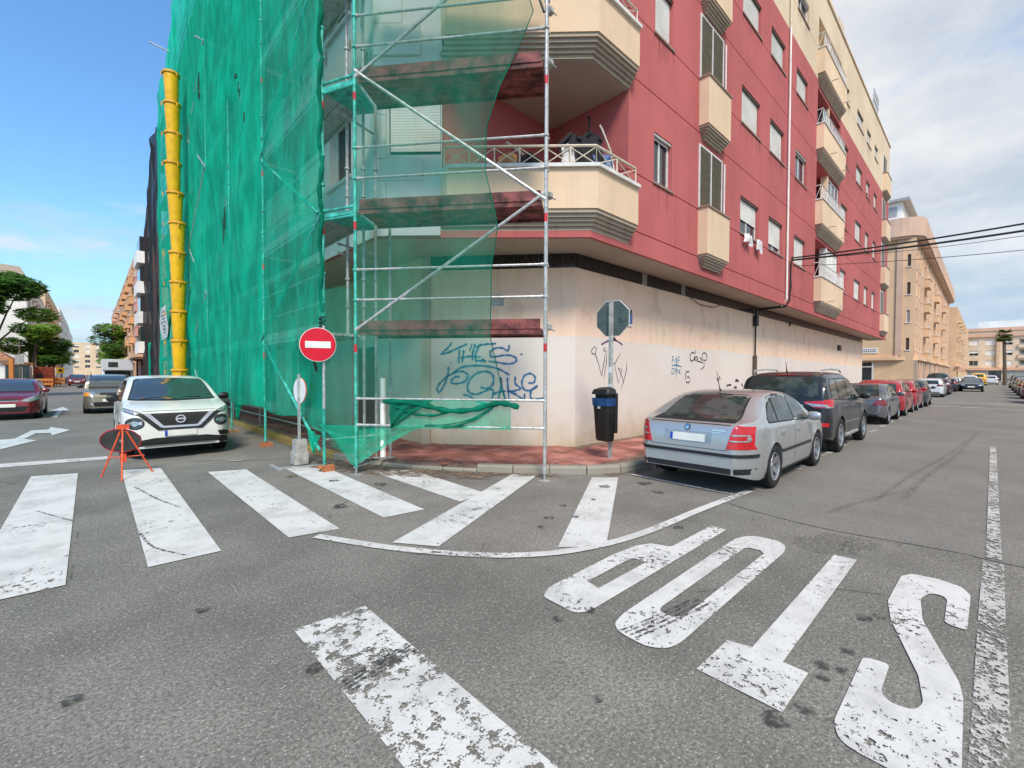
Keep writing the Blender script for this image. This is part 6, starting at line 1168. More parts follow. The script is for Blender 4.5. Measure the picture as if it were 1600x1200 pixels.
row('red_hatchback', 'bright red hatchback parked directly behind the silver grey coupe', 25.9, 3.12, 'paint_red', 'hatch', 4.1, 1.75, 1.50, lamp='lamp_dark_red')
row('red_car', 'second red car in the row, behind the bright red hatchback', 30.1, 3.1, 'paint_red', 'hatch', 4.0, 1.75, 1.46)
row('grey_hatchback', 'dark grey hatchback at the end of the parked row before the crossing', 34.0, 3.0, 'paint_darkgrey', 'hatch', 3.5, 1.72, 1.48)
row('white_hatchback', 'white hatchback with a dark rear window parked past the crossing', 49.4, 3.1, 'paint_whitecar', 'hatch', 4.3, 1.8, 1.45, lamp='lamp_dark_red')
row('maroon_hatchback', 'dark maroon car parked behind the white hatchback', 55.4, 3.0, 'paint_maroon', 'hatch', 4.1, 1.76, 1.46)
row('black_van', 'tall black van parked in front of the ochre building', 61.0, 3.2, 'paint_black', 'hatch', 4.6, 1.85, 1.95, hood=1.05)
row('dark_hatchback', 'small dark car parked just beyond the black van', 66.5, 2.9, 'paint_darkgrey', 'hatch', 4.0, 1.7, 1.45)
row('pale_hatchback', 'pale car parked beyond the black van near the corner shop', 72, 2.9, 'paint_silver', 'hatch', 4.0, 1.7, 1.46); row('white_saloon', 'white car at the far end of the left hand row', 84, 3.0, 'paint_whitecar', 'sedan', 4.2, 1.7, 1.44); row('far_silver_car', 'silver car far down the left hand row beside the white car', 96, 3.2, 'paint_silver', 'hatch', 4.2, 1.7, 1.44)
row('oncoming_car', 'dark oncoming car driving towards the crossing with a bright windscreen', 68.5, 1.05, 'paint_black', 'hatch', 4.3, 1.8, 1.45, math.pi, None, res=.05)
row('yellow_van', 'yellow van standing at the far end of the side street', 112, .9, 'paint_yellow', 'hatch', 4.6, 2.0, 2.1, 0, None, hood=1.2)
row('far_white_van', 'small white van beyond the yellow van', 122, -.6, 'paint_whitecar', 'hatch', 4.4, 1.8, 1.7, 0, None, hood=1.0); row('far_white_car', 'white car half hidden behind the oncoming car', 92, 1.6, 'paint_whitecar', 'hatch', 4.3, 1.8, 1.7, 0, None, hood=1.0)
GO = 'cars parked on the opposite side'
for nm, lab, x, pa, H in [('black_hatchback', 'black car nearest on the right hand row, cut by the picture edge', 42.5, 'paint_black', 1.45), ('wine_saloon', 'dark red car second on the right hand row', 50.5, 'paint_wine', 1.46), ('green_hatchback', 'dark green car third on the right hand row', 58, 'paint_green', 1.5), ('dark_estate', 'dark estate car fourth on the right hand row', 66, 'paint_black', 1.5), ('grey_sport_utility', 'dark grey tall car fifth on the right hand row', 76, 'paint_darkgrey', 1.75), ('blue_roofed_van', 'dark van with pale roof near the palm trunk', 90, 'paint_green', 1.9)]:
    row(nm, lab, x, -2.62 - (x - 42) * .008, pa, 'hatch', 4.2, 1.78, H, math.pi, GO, res=.08, hood=.88 if H < 1.6 else 1.05)
# --- white crossover facing the camera
Lj = 4.2
jk = [('windshield', 'front', [(-.74, 1.15), (-.60, 1.135), (0, 1.12), (.60, 1.135), (.74, 1.15), (.60, 1.51), (.55, 1.54), (0, 1.565), (-.55, 1.54), (-.60, 1.51)], 'car_glass', dict(off=.008)),
        ('grille', 'front', [(-.36, .66), (-.52, .90), (.52, .90), (.36, .66), (.28, .63), (-.28, .63)], 'dark_cable', dict(off=.012)),
    ('grille_frame', 'front', [(.68, .90), (.36, .575), (-.36, .575), (-.68, .90), (-.58, .90), (-.33, .63), (.33, .63), (.58, .90)], 'black_plastic', dict(off=.018, step=.05)),
    ('chrome_strip', 'front', [(.58, .905), (.325, .635), (.27, .615), (-.27, .615), (-.325, .635), (-.58, .905), (-.49, .905), (-.27, .655), (.27, .655), (.49, .905)], 'chrome', dict(off=.026, step=.05)),
    ('badge', 'front', circ(0, .775, .082, .078, 26), 'chrome', dict(off=.034, step=.04)), ('badge_centre', 'front', circ(0, .775, .060, .056, 22), 'dark_cable', dict(off=.037, step=.04)), ('badge_bar', 'front', Rr(-.085, .085, .762, .79), 'chrome', dict(off=.041, step=.04)),
    ('running_light', 'front', [(.62, .915), (.68, .89), (.84, .955), (.88, 1.0), (.84, .995)], 'lamp_clear', dict(both=True, off=.014, step=.03)), ('running_light_trim', 'front', [(.60, .92), (.66, .87), (.86, .945), (.90, 1.01), (.85, 1.01)], 'black_plastic', dict(both=True, off=.008, step=.03)),
    ('head_light', 'front', circ(.70, .72, .125, .10, 24), 'lamp_housing', dict(both=True, off=.012, step=.04)), ('head_light_ring', 'front', circ(.70, .72, .14, .115, 24), 'black_plastic', dict(both=True, off=.006, step=.04)), ('head_light_reflector', 'front', circ(.70, .72, .05, .05, 12), 'lamp_clear', dict(both=True, off=.018, step=.03)), ('head_light_reflector', 'front', [(.60, .695), (.67, .705), (.67, .735), (.60, .765)], 'chrome', dict(both=True, off=.018, step=.03)), ('head_light_reflector', 'front', [(.73, .705), (.80, .695), (.79, .755), (.73, .74)], 'chrome', dict(both=True, off=.018, step=.03)),
    ('lower_grille', 'front', [(-.62, .235), (-.84, .25), (-.82, .37), (-.42, .43), (.42, .43), (.82, .37), (.84, .25), (.62, .235)], 'dark_cable', dict(off=.012)), ('skid_strip', 'front', [(-.56, .275), (.56, .275), (.60, .30), (-.60, .30)], 'paint_grey', dict(off=.02)), ('fog_vent', 'front', [(.66, .41), (.86, .38), (.86, .46), (.74, .50), (.62, .50)], 'black_plastic', dict(both=True, off=.008, step=.04)),
    ('licence_plate', 'front', Rr(-.26, .26, .455, .565), 'plate', dict(off=.02)), ('plate_band', 'front', Rr(-.26, -.215, .457, .563), 'plate_blue', dict(off=.023, step=.03)),
    ('side_window', 'side', [(.62, 1.17), (1.5, 1.12), (1.5, 1.51), (1.05, 1.49), (.75, 1.35)], 'car_glass'), ('side_window', 'side', [(1.57, 1.12), (2.75, 1.10), (2.40, 1.41), (2.1, 1.50), (1.57, 1.51)], 'car_glass'), ('rear_window', 'rear', [(-.58, 1.1), (.58, 1.1), (.5, 1.38), (-.5, 1.38)], 'car_glass'), ('tail_light', 'rear', [(.4, .9), (.86, .88), (.86, 1.0), (.5, 1.0)], 'lamp_red', dict(both=True)),
    ('sill_cladding', 'side', [(1.1, .205), (2.95, .205), (2.95, .32), (1.1, .32)], 'black_plastic', dict(off=.012)), ('hood_crease', 'top', [(3.0, .62), (3.9, .56), (3.9, .565), (3.0, .63)], 'rim', dict(both=False, off=.001)), ('hood_seam', 'front', line_(-.6, .945, .6, .945, .004), 'dark_cable', seam)] + doors([1.54, 2.78], .34, 1.0)
for xa, q in ((Lj - .85 - 2.6, 0), (Lj - .85, 0)):
    n_ = 16; ri, ro = .375, .43; arc_ = [(xa + ro * math.cos(math.pi * i / n_), .33 + ro * math.sin(math.pi * i / n_)) for i in range(n_ + 1)] + [(xa + ri * math.cos(math.pi * (n_ - i) / n_), .33 + ri * math.sin(math.pi * (n_ - i) / n_)) for i in range(n_ + 1)]
    jk.append(('arch_cladding', 'side', arc_, 'black_plastic', dict(off=.012, step=.07)))
car('white_crossover', 'white crossover car with a dark grille facing the camera on the left street', 'car', 'cars on the main street', (1.30, 13.15, 0), -math.pi / 2, 'paint_white', Lj, 1.80, 1.64, 2.6, .85,
    [(0, .56), (.03, .98), (.10, 1.14), (.35, 1.41), (.7, 1.56), (1.2, 1.63), (1.8, 1.64), (2.2, 1.59), (2.6, 1.44), (3.05, 1.17), (3.2, 1.12), (3.7, 1.05), (4.0, .98), (4.12, .92), (4.17, .74), (4.2, .5)],
    [(0, .54), (.06, .95), (.5, 1.09), (1.5, 1.08), (2.6, 1.06), (3.2, 1.04), (3.8, .97), (4.08, .88), (4.2, .46)], dict(tail=.35, nose=.50, nose_w=.74, tumble=.32, sill=.21, arch=.05, mirror=(2.85, 1.17), mirror_mat='black_plastic', patches=jk,
    extras=[('wiper', lambda m, L, W, H: ([m.path([(1.02, s, 1.14), (.97, s + .25, 1.17), (.95, s + .5, 1.18)], .010, 5) for s in (-.55, 0)], 'dark_cable')[1])]), .335, 5, .03)
G2 = 'cars on the main street'
Lv = 3.9; vs_ = gen_spec(Lv, 1.62, 'hatch', 1.0); vs_['patches'] = [p for p in vs_['patches'] if p[0] not in ('head_light', 'grille', 'windshield', 'licence_plate')] + [('windshield', 'front', [(-.66, 1.06), (.66, 1.06), (.60, 1.52), (-.60, 1.52)], 'car_glass', dict(off=.008)), ('head_light', 'front', circ(.60, .80, .13, .10, 18), 'lamp_clear', dict(both=True, off=.014)), ('turn_light', 'front', circ(.72, .80, .09, .08, 14), 'lamp_amber', dict(both=True, off=.018)), ('grille', 'front', Rr(-.34, .34, .77, .86), 'dark_cable'), ('licence_plate', 'front', Rr(-.26, .26, .50, .60), 'plate', dict(off=.012)), ('fog_light', 'front', circ(.6, .42, .07, .05, 12), 'lamp_clear', dict(both=True, off=.012)), ('bumper_seam', 'front', line_(-.8, .66, .8, .66, .006), 'dark_cable', seam)]
vs_['extras'] = [('roof_rail', lambda m, L, W, H: ([m.path([(-1.2, s * .60, 1.60), (-1.1, s * .60, 1.66), (.2, s * .60, 1.66), (.35, s * .60, 1.56)], .016, 6) for s in (-1, 1)], 'dark_cable')[1])]; vs_['mirror_mat'] = 'black_plastic'; vs_['tumble'] = .2
pr, be = hatch_prof(Lv, 1.62, hood=1.0); car('champagne_minicar', 'beige minicar with amber indicator driving behind the white crossover', 'car', G2, (.60, 26.9, 0), -math.pi / 2, 'paint_champagne', Lv, 1.70, 1.62, 2.4, .7, pr, be, vs_, .31, 7, .05)
rs_ = gen_spec(4.05, 1.46, 'hatch', .90); rs_['patches'] = [p for p in rs_['patches'] if p[0] not in ('head_light', 'grille', 'windshield')] + [('windshield', 'front', [(-.68, 1.0), (.68, 1.0), (.56, 1.38), (-.56, 1.38)], 'car_glass', dict(off=.008)), ('head_light', 'front', [(.38, .66), (.62, .64), (.84, .74), (.86, .86), (.66, .82), (.45, .72)], 'lamp_clear', dict(both=True, off=.012)), ('grille', 'front', [(-.34, .68), (.34, .68), (.30, .75), (-.30, .75)], 'dark_cable'), ('grille_trim', 'front', [(-.36, .66), (.36, .66), (.34, .68), (-.34, .68)], 'chrome', dict(off=.012))]
pr, be = hatch_prof(4.05, 1.46, hood=.92); car('red_hatchback', 'dark red hatchback driving past on the left edge of the picture', 'car', G2, (-2.22, 25.6, 0), -math.pi / 2, 'paint_wine', 4.05, 1.72, 1.46, 2.5, .85, pr, be, rs_, .31, 7, .05)
pr, be = hatch_prof(4.05, 1.46, hood=.92); car('wine_hatchback', 'dark red car coming down the main street beyond the beige minicar', 'car', G2, (-1.3, 82, 0), -math.pi / 2, 'paint_wine', 4.05, 1.72, 1.46, 2.5, .85, pr, be, rs_, .31, 7, .09)
# white coach-built camper and delivery vans far up the main street
def boxvan(nm, lab, loc, hd, L, W, H, cab=1.5, paint='paint_whitecar', dark=True):
    root = thing(nm, lab, 'van', (0, 0, 0), 0, 'vans on the main street'); m = MB()
    prof = [(-L / 2, .4), (L / 2, .4), (L / 2, .95), (L / 2 - .35, 1.15), (L / 2 - .9, 1.9), (L / 2 - .9 - (.0 if dark else .3), H), (-L / 2, H)]
    n_ = len(prof); vs = [(x, s * W / 2, z) for s in (-1, 1) for x, z in prof]; m.add(vs, [tuple(range(n_)), tuple(range(2 * n_ - 1, n_ - 1, -1))] + [(i, n_ + i, n_ + (i + 1) % n_, (i + 1) % n_) for i in range(n_)]); me = m.mesh('body', paint)
    bm = bmesh.new(); bm.from_mesh(me); bmesh.ops.bevel(bm, geom=bm.edges[:], offset=.06, segments=2, affect='EDGES'); bm.to_mesh(me); bm.free(); link('body', me, root)
    m = MB(); x0, x1 = L / 2 - .40, L / 2 - .86; m.add([(x0 + .02, -W * .42, 1.2), (x0 + .02, W * .42, 1.2), (x1 + .02, W * .40, 1.85), (x1 + .02, -W * .40, 1.85)], [(0, 1, 2, 3)]); link('windshield', m.mesh('windshield', 'car_glass'), root)
    for s in (-1, 1):
        m = MB(); m.box((L / 2 - .3, s * W * .36 - .12, .75), (L / 2 + .012, s * W * .36 + .12, .92)); link('head_light', m.mesh('head_light', 'lamp_clear'), root)
        m = MB(); m.box((-L * .25, s * W / 2 - .01, 1.5), (L * .1, s * W / 2 + .012, 2.0)); link('side_window', m.mesh('side_window', 'car_glass'), root)
        for xx in (-L * .3, L * .3): t_, r2, b2 = WH[7]; e = link('wheel', t_, root, (xx, s * (W / 2 - .12), .33)); e.scale = (.33, 1, .33); link('rim', r2, e)
    root.location = loc; root.rotation_euler = (0, 0, hd); return root
cv = boxvan('camper_van', 'white camper van with an over-cab box parked beyond the beige minicar', (1.9, 60, 0), -math.pi / 2, 6, 2.3, 3.0)
m = MB(); m.box((2.0, -1.1, 1.95), (3.0, 1.1, 2.95)); link('over_cab_box', m.mesh('over_cab_box', 'paint_whitecar'), cv); m = MB(); m.box((2.9, -.7, 2.2), (3.01, .0, 2.7)); link('front_window', m.mesh('front_window', 'car_glass'), cv)
boxvan('delivery_van', 'white delivery van parked on the left under the trees', (-5.2, 104, 0), -math.pi / 2, 5, 2.0, 2.5)
# ------------------------------------------------------------------ far buildings
def facade(parent, o, u, n, L, H, mat, cols, floors, z0, pitch, hw=(1.1, 1.3), bal=(), shut='shutter_cream', trim='white_far', arch=()):
    """wall with real openings, each window its own part"""
    holes = []; 
    for f_ in range(floors):
        for c in cols:
            if c not in bal: holes.append((c - hw[0] / 2, c + hw[0] / 2, z0 + f_ * pitch, z0 + f_ * pitch + hw[1], .18))
            else: holes.append((c - 1.25, c + 1.25, z0 - .75 + f_ * pitch, z0 + f_ * pitch + hw[1] + .1, 1.0))
    m = MB(); wall(m, o, u, n, L, 0, H, holes); wl_ = m.build('wall', mat, parent)
    def mk(s0, s1, za, zb_, d0, d1, mt, nm): q = MB(); q.fbox((0, 0), u, n, za, zb_, s0, s1, d0, d1); return q.mesh(nm, mt)
    w2 = hw[0] / 2; wm_ = [mk(-w2, w2, 0, hw[1], -.2, -.16, 'window_glass', 'window'), mk(-w2, w2, 0, hw[1], -.17, -.13, shut, 'window'), mk(-w2, w2, hw[1] * .45, hw[1], -.17, -.13, shut, 'window')]; sl_ = mk(-w2 - .08, w2 + .08, -.07, -.005, -.1, .07, trim, 'sill')
    fr_m = MB()
    for a in (-w2, -.03, w2 - .06): fr_m.fbox((0, 0), u, n, 0, hw[1], a, a + .06, -.155, -.12)
    frm = fr_m.mesh('frame', 'white_metal')
    bw = MB(); bw.fbox((0, 0), u, n, -.75, hw[1] + .1, -1.25, 1.25, -1.0, -.95); bwm = bw.mesh('loggia_wall', mat); bp = MB(); bp.fbox((0, 0), u, n, -.95, -.05, -1.4, 1.4, .0, .5); bp.fbox((0, 0), u, n, -.05, .05, -1.45, 1.45, -.02, .55); bpm = bp.mesh('balcony', trim if trim != 'white_far' else mat); bd_ = MB(); bd_.fbox((0, 0), u, n, -.7, hw[1] - .1, -.8, .8, -.95, -.92); bdm = bd_.mesh('window', 'window_glass'); br = MB(); 
    for i in range(14): br.fbox((0, 0), u, n, .05, .35, -1.35 + i * .2, -1.31 + i * .2, .42, .45)
    br.fbox((0, 0), u, n, .35, .39, -1.38, 1.38, .41, .46); brm = br.mesh('railing', 'white_metal')
    rl_ = rootloc(parent)
    for f_ in range(floors):
        for c in cols:
            P = Vector((o[0] + u[0] * c, o[1] + u[1] * c, z0 + f_ * pitch)) - rl_
            if c in bal: w_ = link('loggia_wall', bwm, parent, P); link('window', bdm, parent, P); b_ = link('balcony', bpm, parent, P); link('railing', brm, b_)
            else: k_ = random.choice((0, 1, 1, 2)); w_ = link('window', wm_[k_], parent, P); link('sill', sl_, w_); (k_ != 1) and link('frame', frm, w_)
    return wl_
def block(nm, lab, x0, x1, y0, y1, H, mat, faces, band=None, roof=None, setback=None):
    b_ = thing(nm, lab, 'building', ((x0 + x1) / 2, (y0 + y1) / 2, 0)); names = {'-y': ((x0, y0), (1, 0), (0, -1), x1 - x0), '+y': ((x0, y1), (1, 0), (0, 1), x1 - x0), '-x': ((x0, y0), (0, 1), (-1, 0), y1 - y0), '+x': ((x1, y0), (0, 1), (1, 0), y1 - y0)}
    for k in ('-y', '+y', '-x', '+x'):
        o, u, n, L = names[k]
        if k in faces: facade(b_, o, u, n, L, H, mat, **faces[k])
        else: m = MB(); wall(m, o, u, n, L, 0, H, []); m.build('wall', mat, b_)
    m = MB(); m.box((x0 + .05, y0 + .05, H - .5), (x1 - .05, y1 - .05, H - .1)); m.build('roof', 'soffit_render', b_); m = MB(); m.box((x0 + 1.3, y0 + 1.3, .1), (x1 - 1.3, y1 - 1.3, H - .6)); m.build('inner_backing', 'brown_wall', b_)
    if setback: a = setback; m = MB(); m.box((x0 + a[0], y0 + a[1], H), (x1 - a[2], y1 - a[3], H + a[4])); m.build('penthouse', a[5], b_)
    return b_
rng = lambda a, b_, s_: [round(a + i * s_, 3) for i in range(int((b_ - a) / s_) + 1)]
# ochre block beyond the crossing, with its deep cornice
och = block('ochre_apartment_block', 'ochre apartment block with a deep curved cornice beyond the crossing', 59, 118, 5.0, 26, 15.2, 'ochre_far', {'-y': dict(cols=[2, 4.6, 7.4, 10.4, 14.4, 17.6, 20.6, 24.6, 28, 32, 35.6, 39, 43, 46.6, 50, 54, 57], floors=4, z0=4.2, pitch=2.75, hw=(1.1, 1.55), bal=(10.4, 24.6, 39), trim='white_far'), '-x': dict(cols=[.42], floors=4, z0=4.2, pitch=2.75, hw=(.26, 1.2), shut='shutter_brown')})
m = MB()
for i in range(9): q0, q1 = R(180 + i * 10), R(180 + (i + 1) * 10); pass
def corn(o_): 
    r = 2.2; cx_, cy_ = 59 - o_ + r, 5.0 - o_ + r; return [(59 - o_, 27), (59 - o_, cy_)] + [(cx_ - r * math.cos(R(a)), cy_ - r * math.sin(R(a))) for a in range(0, 91, 15)] + [(118, 5.0 - o_), (118, 27)]
m.prism(corn(.55), 15.2, 15.4); m.prism(corn(.7), 15.4, 17.2); m.build('cornice', 'pinkish_far', och); m = MB(); m.prism(corn(.4), 3.2, 3.5); m.prism(corn(.28), 3.5, 3.62); m.build('string_course', 'ochre_far', och)
for s_ in [0.4, 3.3, 6.0, 9.0, 12.3, 16, 19, 22.6, 26.4, 30, 33.8, 37.2, 41, 44.8, 48.4, 52, 55.6]: m = MB(); m.box((59 + s_ - .28, 4.93, 3.62), (59 + s_ + .28, 5.0 - .003, 15.2)); m.build('pilaster', 'pinkish_far', och)
m = MB(); m.box((58.86, 5.85, 3.62), (58.997, 6.35, 15.2)); m.build('pilaster', 'pinkish_far', och); m = MB(); m.box((58.86, 13.4, 3.62), (58.997, 14.6, 15.2)); m.build('pilaster', 'pinkish_far', och)
for i in range(22): m = MB(); x = 59.3 + i * 2.6; m.box((x, 4.72, .1), (x + .7, 4.997, 3.2)); m.build('pillar', 'pinkish_far' if i % 3 else 'moulding_stone', och)
m = MB(); m.box((58.9, 8.0, .9), (58.996, 17, 3.0)); gl = m.build('shop_window', 'window_glass', och)
for i in range(6): q = MB(); q.box((58.84, 8.0 + i * 1.75, .9), (58.898, 8.14 + i * 1.75, 3.0)); q.build('frame', 'white_metal', gl)
q = MB(); q.box((58.83, 8.0, 2.5), (58.897, 16.9, 2.6)); q.build('frame', 'white_metal', gl)
for i in range(24): q = MB(); q.lathe([(.06, 0), (.1, .12), (.05, .35), (.1, .55), (.06, .7)], (58.5, 7.6 + i * .42, .12), 8); q.build('baluster', 'cream_far', och)
q = MB(); q.box((58.4, 7.4, .82), (58.6, 17.6, .92)); q.build('balustrade_rail', 'cream_far', och)
m = MB(); m.box((58.93, 7.7, 3.95), (58.996, 9.2, 4.5)); m.build('street_name_plate', 'sign_white', och); m = MB()
for k_ in range(2):
    for j in range(7): m.box((58.92, 7.85 + j * .18, 4.08 + k_ * .19), (58.928, 7.97 + j * .18, 4.17 + k_ * .19))
m.build('lettering', 'spray_dark', och)
m = MB(); m.prism([(60.5, 6.2), (68, 6.2), (68, 12), (60.5, 12)], 17.3, 19.4); pe = m.build('penthouse', 'white_far', och); m = MB(); m.prism([(60.0, 5.6), (68.6, 5.6), (68.6, 12.5), (60, 12.5)], 19.4, 19.65); m.build('roof', 'galvanised_dull', pe)
for i in range(5): m = MB(); m.box((60.46, 6.6 + i * 1.08, 18.0), (60.499, 7.5 + i * 1.08, 19.0)); m.build('window', 'galvanised_dull', pe)
m = MB(); m.box((60.3, 13, 17.3), (66, 17, 19.2)); m.build('penthouse', 'pinkish_far', och)
q = MB(); q.lathe([(.0, .0), (.35, .05), (.5, .16)], (112, 6.5, 19), 14, 'y'); q.tube((112, 6.5, 17.3), (112, 6.5, 19), .05, 6); q.build('satellite_dish', 'galvanised_dull', och)
nx = block('peach_apartment_block', 'peach apartment block with white balustrades after the ochre block', 119, 190, 3.9, 22, 14.6, 'beige_far', {'-x': dict(cols=[], floors=4, z0=4, pitch=2.8), '-y': dict(cols=rng(2.5, 68, 4.6), floors=4, z0=4.2, pitch=2.8, hw=(1.4, 1.4), bal=(2.5, 11.7, 20.9, 30.1)[:4])})
m = MB(); m.box((118.6, 3.5, 3.2), (190, 3.9, 3.5)); m.build('string_course', 'pinkish_far', nx); m = MB(); m.box((120, 2.9, 2.5), (126, 3.89, 3.1)); m.build('shop_awning', 'terracotta_far', nx)
fa = block('end_apartment_block', 'wide apartment block closing the far end of the side street', 192, 206, -44, 16, 15.3, 'cream_far', {'-x': dict(cols=rng(2.5, 58, 3.4), floors=3, z0=4.6, pitch=3.0, hw=(1.9, 1.4), bal=(16.1, 19.5, 33.1, 36.5))}, setback=(2.5, 1, 1, 14, 2.4, 'white_far'))
for z, h, d in ((3.2, .8, .6), (13.0, .9, .5), (14.7, .9, .35)): m = MB(); m.box((192 - d, -44.3, z), (192 - .003, 16.3, z + h)); m.build('string_course', 'terracotta_far', fa)
for y in (-9.5, -2.5, 4.5): m = MB(); m.box((191.3, y, 3.99), (191.9, y + .6, 13)); m.build('pilaster', 'beige_far', fa)
for i in range(14): m = MB(); m.box((191.88, -30 + i * 3, .2), (191.996, -27.4 + i * 3, 3.0)); m.build('shop_shutter', 'galvanised_dull' if i % 3 else 'window_glass', fa)
m = MB(); m.tube((196, -8, 17.6), (196, -8, 22.5), .07, 5); m.tube((196, -9, 21), (196, -7, 21), .05, 5); m.build('aerial', 'dark_cable', fa)
# main street, right hand side
pk = block('pink_apartment_block', 'pink apartment block with white bay balconies beyond the dark nets', 3.95, 15, 50, 68, 13.9, 'pink_far', {'-x': dict(cols=[1.6, 4.2, 8.6, 12.5, 15.5], floors=4, z0=3.9, pitch=2.6, hw=(.9, 1.4), bal=(12.5,)), '-y': dict(cols=[3, 7], floors=4, z0=4, pitch=2.6)})
m = MB(); m.prism([(2.7, 49.6), (3.94, 49.6), (3.94, 68), (2.7, 68)], 3.05, 3.3); m.build('canopy', 'terracotta_far', pk)
for k in range(4): m = MB(); m.prism([(3.0, 50.2), (3.94, 50.2), (3.94, 54.4), (3.0, 54.0)], 3.4 + 2.6 * k, 4.4 + 2.6 * k); o = m.build('balcony', 'white_far', pk); m = MB(); m.prism([(3.2, 50.4), (3.94, 50.4), (3.94, 53.6), (3.2, 53.4)], 4.4 + 2.6 * k, 5.7 + 2.6 * k); m.build('bay_window', 'window_glass', o)
ob = block('orange_apartment_block', 'orange apartment block with wooden balconies next to the pink one', 4.1, 15, 70, 108, 16.2, 'orange_far', {'-x': dict(cols=rng(2, 36, 4), floors=5, z0=3.9, pitch=2.5, hw=(1.2, 1.3), bal=(6, 14, 22, 30)), '-y': dict(cols=[2.5], floors=4, z0=4, pitch=2.5)})
block('far_orange_block', 'small far orange block behind the street trees on the right', 4.2, 15, 110, 160, 16.5, 'terracotta_far', {'-x': dict(cols=rng(3, 48, 5), floors=5, z0=3.9, pitch=2.6, hw=(1.6, 1.3), bal=(8, 18, 28))})
block('street_end_block', 'low pale pink block that closes the main street far away', -22, 30, 420, 440, 22, 'cream_far', {'-y': dict(cols=rng(4, 48, 5.5), floors=5, z0=5, pitch=3.4, hw=(2.6, 1.8))})
# main street, left hand side
wg = block('white_gable_block', 'tall white blank gable with arcaded balconies along the main street', -24, -6.6, 95, 128, 15.4, 'white_far', {'+x': dict(cols=[4, 10, 16, 22, 28], floors=5, z0=3.6, pitch=2.6, hw=(1.4, 1.4), bal=(4, 10, 16, 22, 28))})
m = MB(); m.add([(-24, 95, 15.4), (-6.6, 95, 15.4), (-7.2, 95, 16.8), (-24, 95, 18.0), (-24, 128, 15.4), (-6.6, 128, 15.4), (-7.2, 128, 16.8), (-24, 128, 18.0)], [(0, 1, 2, 3), (7, 6, 5, 4), (1, 5, 6, 2), (2, 6, 7, 3)]); m.build('roof', 'soffit_render', wg)
block('yellow_balcony_block', 'yellow and terracotta block with stacked balconies after the white gable', -24, -6.5, 130, 185, 19.2, 'cream_far', {'+x': dict(cols=rng(4, 52, 6), floors=6, z0=3.6, pitch=2.7, hw=(1.4, 1.4), bal=tuple(rng(4, 52, 6)))}); block('grey_balcony_block', 'grey block with dark balconies further down the left side', -24, -6.5, 190, 260, 21, 'white_far', {'+x': dict(cols=rng(4, 66, 8), floors=6, z0=3.8, pitch=3, hw=(2.4, 1.6), bal=tuple(rng(4, 66, 8)))}); block('pale_blue_block', 'pale bluish white block furthest on the left side', -26, -7, 275, 340, 21, 'white_far', {'+x': dict(cols=rng(4, 60, 7), floors=6, z0=4, pitch=3, hw=(2.6, 1.6)), '-y': dict(cols=[4, 10, 15], floors=6, z0=4, pitch=3, hw=(2.6, 1.6))})
lh = thing('low_house', 'low white house with a brown tiled roof in front of the white gable', 'house', (-9.5, 84, 0)); m = MB(); wall(m, (-16, 80), (1, 0), (0, -1), 9, 0, 3.1, [(2, 4, .1, 2.2)]); wall(m, (-7, 80), (0, 1), (1, 0), 8, 0, 3.1, [(2, 3.4, 1, 2.2), (5, 6.4, 1, 2.2)]); m.build('wall', 'white_far', lh)
m = MB(); m.add([(-17, 79.5, 3.05), (-6.6, 79.5, 3.05), (-6.6, 88, 3.05), (-17, 88, 3.05), (-15, 83.5, 5.4), (-9.5, 83.5, 5.4)], [(0, 1, 5, 4), (1, 2, 5), (2, 3, 4, 5), (3, 0, 4)]); m.build('roof', 'roof_tile', lh); m = MB(); m.box((-14, 80.1, .1), (-12, 80.2, 2.2)); m.build('door', 'shutter_brown', lh)
ki = thing('glazed_kiosk', 'dark glazed kiosk with a tiled lean-to roof beside the low white house', 'kiosk', (-5.7, 74, 0)); m = MB(); m.box((-6.8, 73, .1), (-4.9, 76, 2.5)); m.build('glazing', 'green_glass', ki); m = MB(); m.prism([(-7.0, 72.8), (-4.7, 72.8), (-4.7, 76.2), (-7, 76.2)], 2.5, 2.8); m.build('roof', 'roof_tile', ki)
for x in (-6.8, -6.2, -5.55, -4.95): m = MB(); m.box((x, 72.93, .1), (x + .07, 72.995, 2.5)); m.build('frame', 'galvanised_dull', ki)
sk = thing('site_container', 'rust red site container behind orange barriers on the left of the main street', 'container', (-3.9, 76, 0)); m = MB(); m.box((-4.7, 74, .1), (-3.2, 78, 2.3)); m.build('body', 'skip_red', sk); m = MB()
for i in range(8): m.box((-4.66 + i * .18, 73.93, .2), (-4.58 + i * .18, 73.995, 2.2))
m.build('rib', 'skip_red', sk); m = MB(); m.box((-4.5, 73.9, .6), (-4.0, 73.929, 1.5)); m.build('opening', 'dark_cable', sk)
for i, (x, y) in enumerate([(-3.6, 72), (-3.35, 75.5), (-3.2, 79), (-3.0, 83)]):
    t_ = thing('barrier', ['orange plastic barrier at the near end of the roadworks', 'second orange barrier along the roadworks', 'third orange barrier along the roadworks', 'furthest orange barrier beside the oncoming red car'][i], 'barrier', (x, y, 0), 0, 'orange barriers by the roadworks'); m = MB(); m.box((x - .9, y - .03, .75), (x + .5, y + .03, 1.0)); m.box((x - .9, y - .03, .3), (x + .5, y + .03, .5)); m.build('panel', 'orange_plastic', t_); m = MB()
    for k in range(6): m.box((x - .86 + k * .25, y - .02, .5), (x - .80 + k * .25, y + .02, .75))
    for a in (-.8, .4): m.box((x + a - .04, y - .25, .0), (x + a + .04, y + .25, .3))
    m.build('upright', 'orange_plastic', t_)
m = MB(); m.box((-5.35, 60, 0), (-5.1, 61, 2.9)); tag(m.build('orange_hoarding', 'orange_plastic'), 'orange hoarding at the very left edge above the red hatchback', 'hoarding')
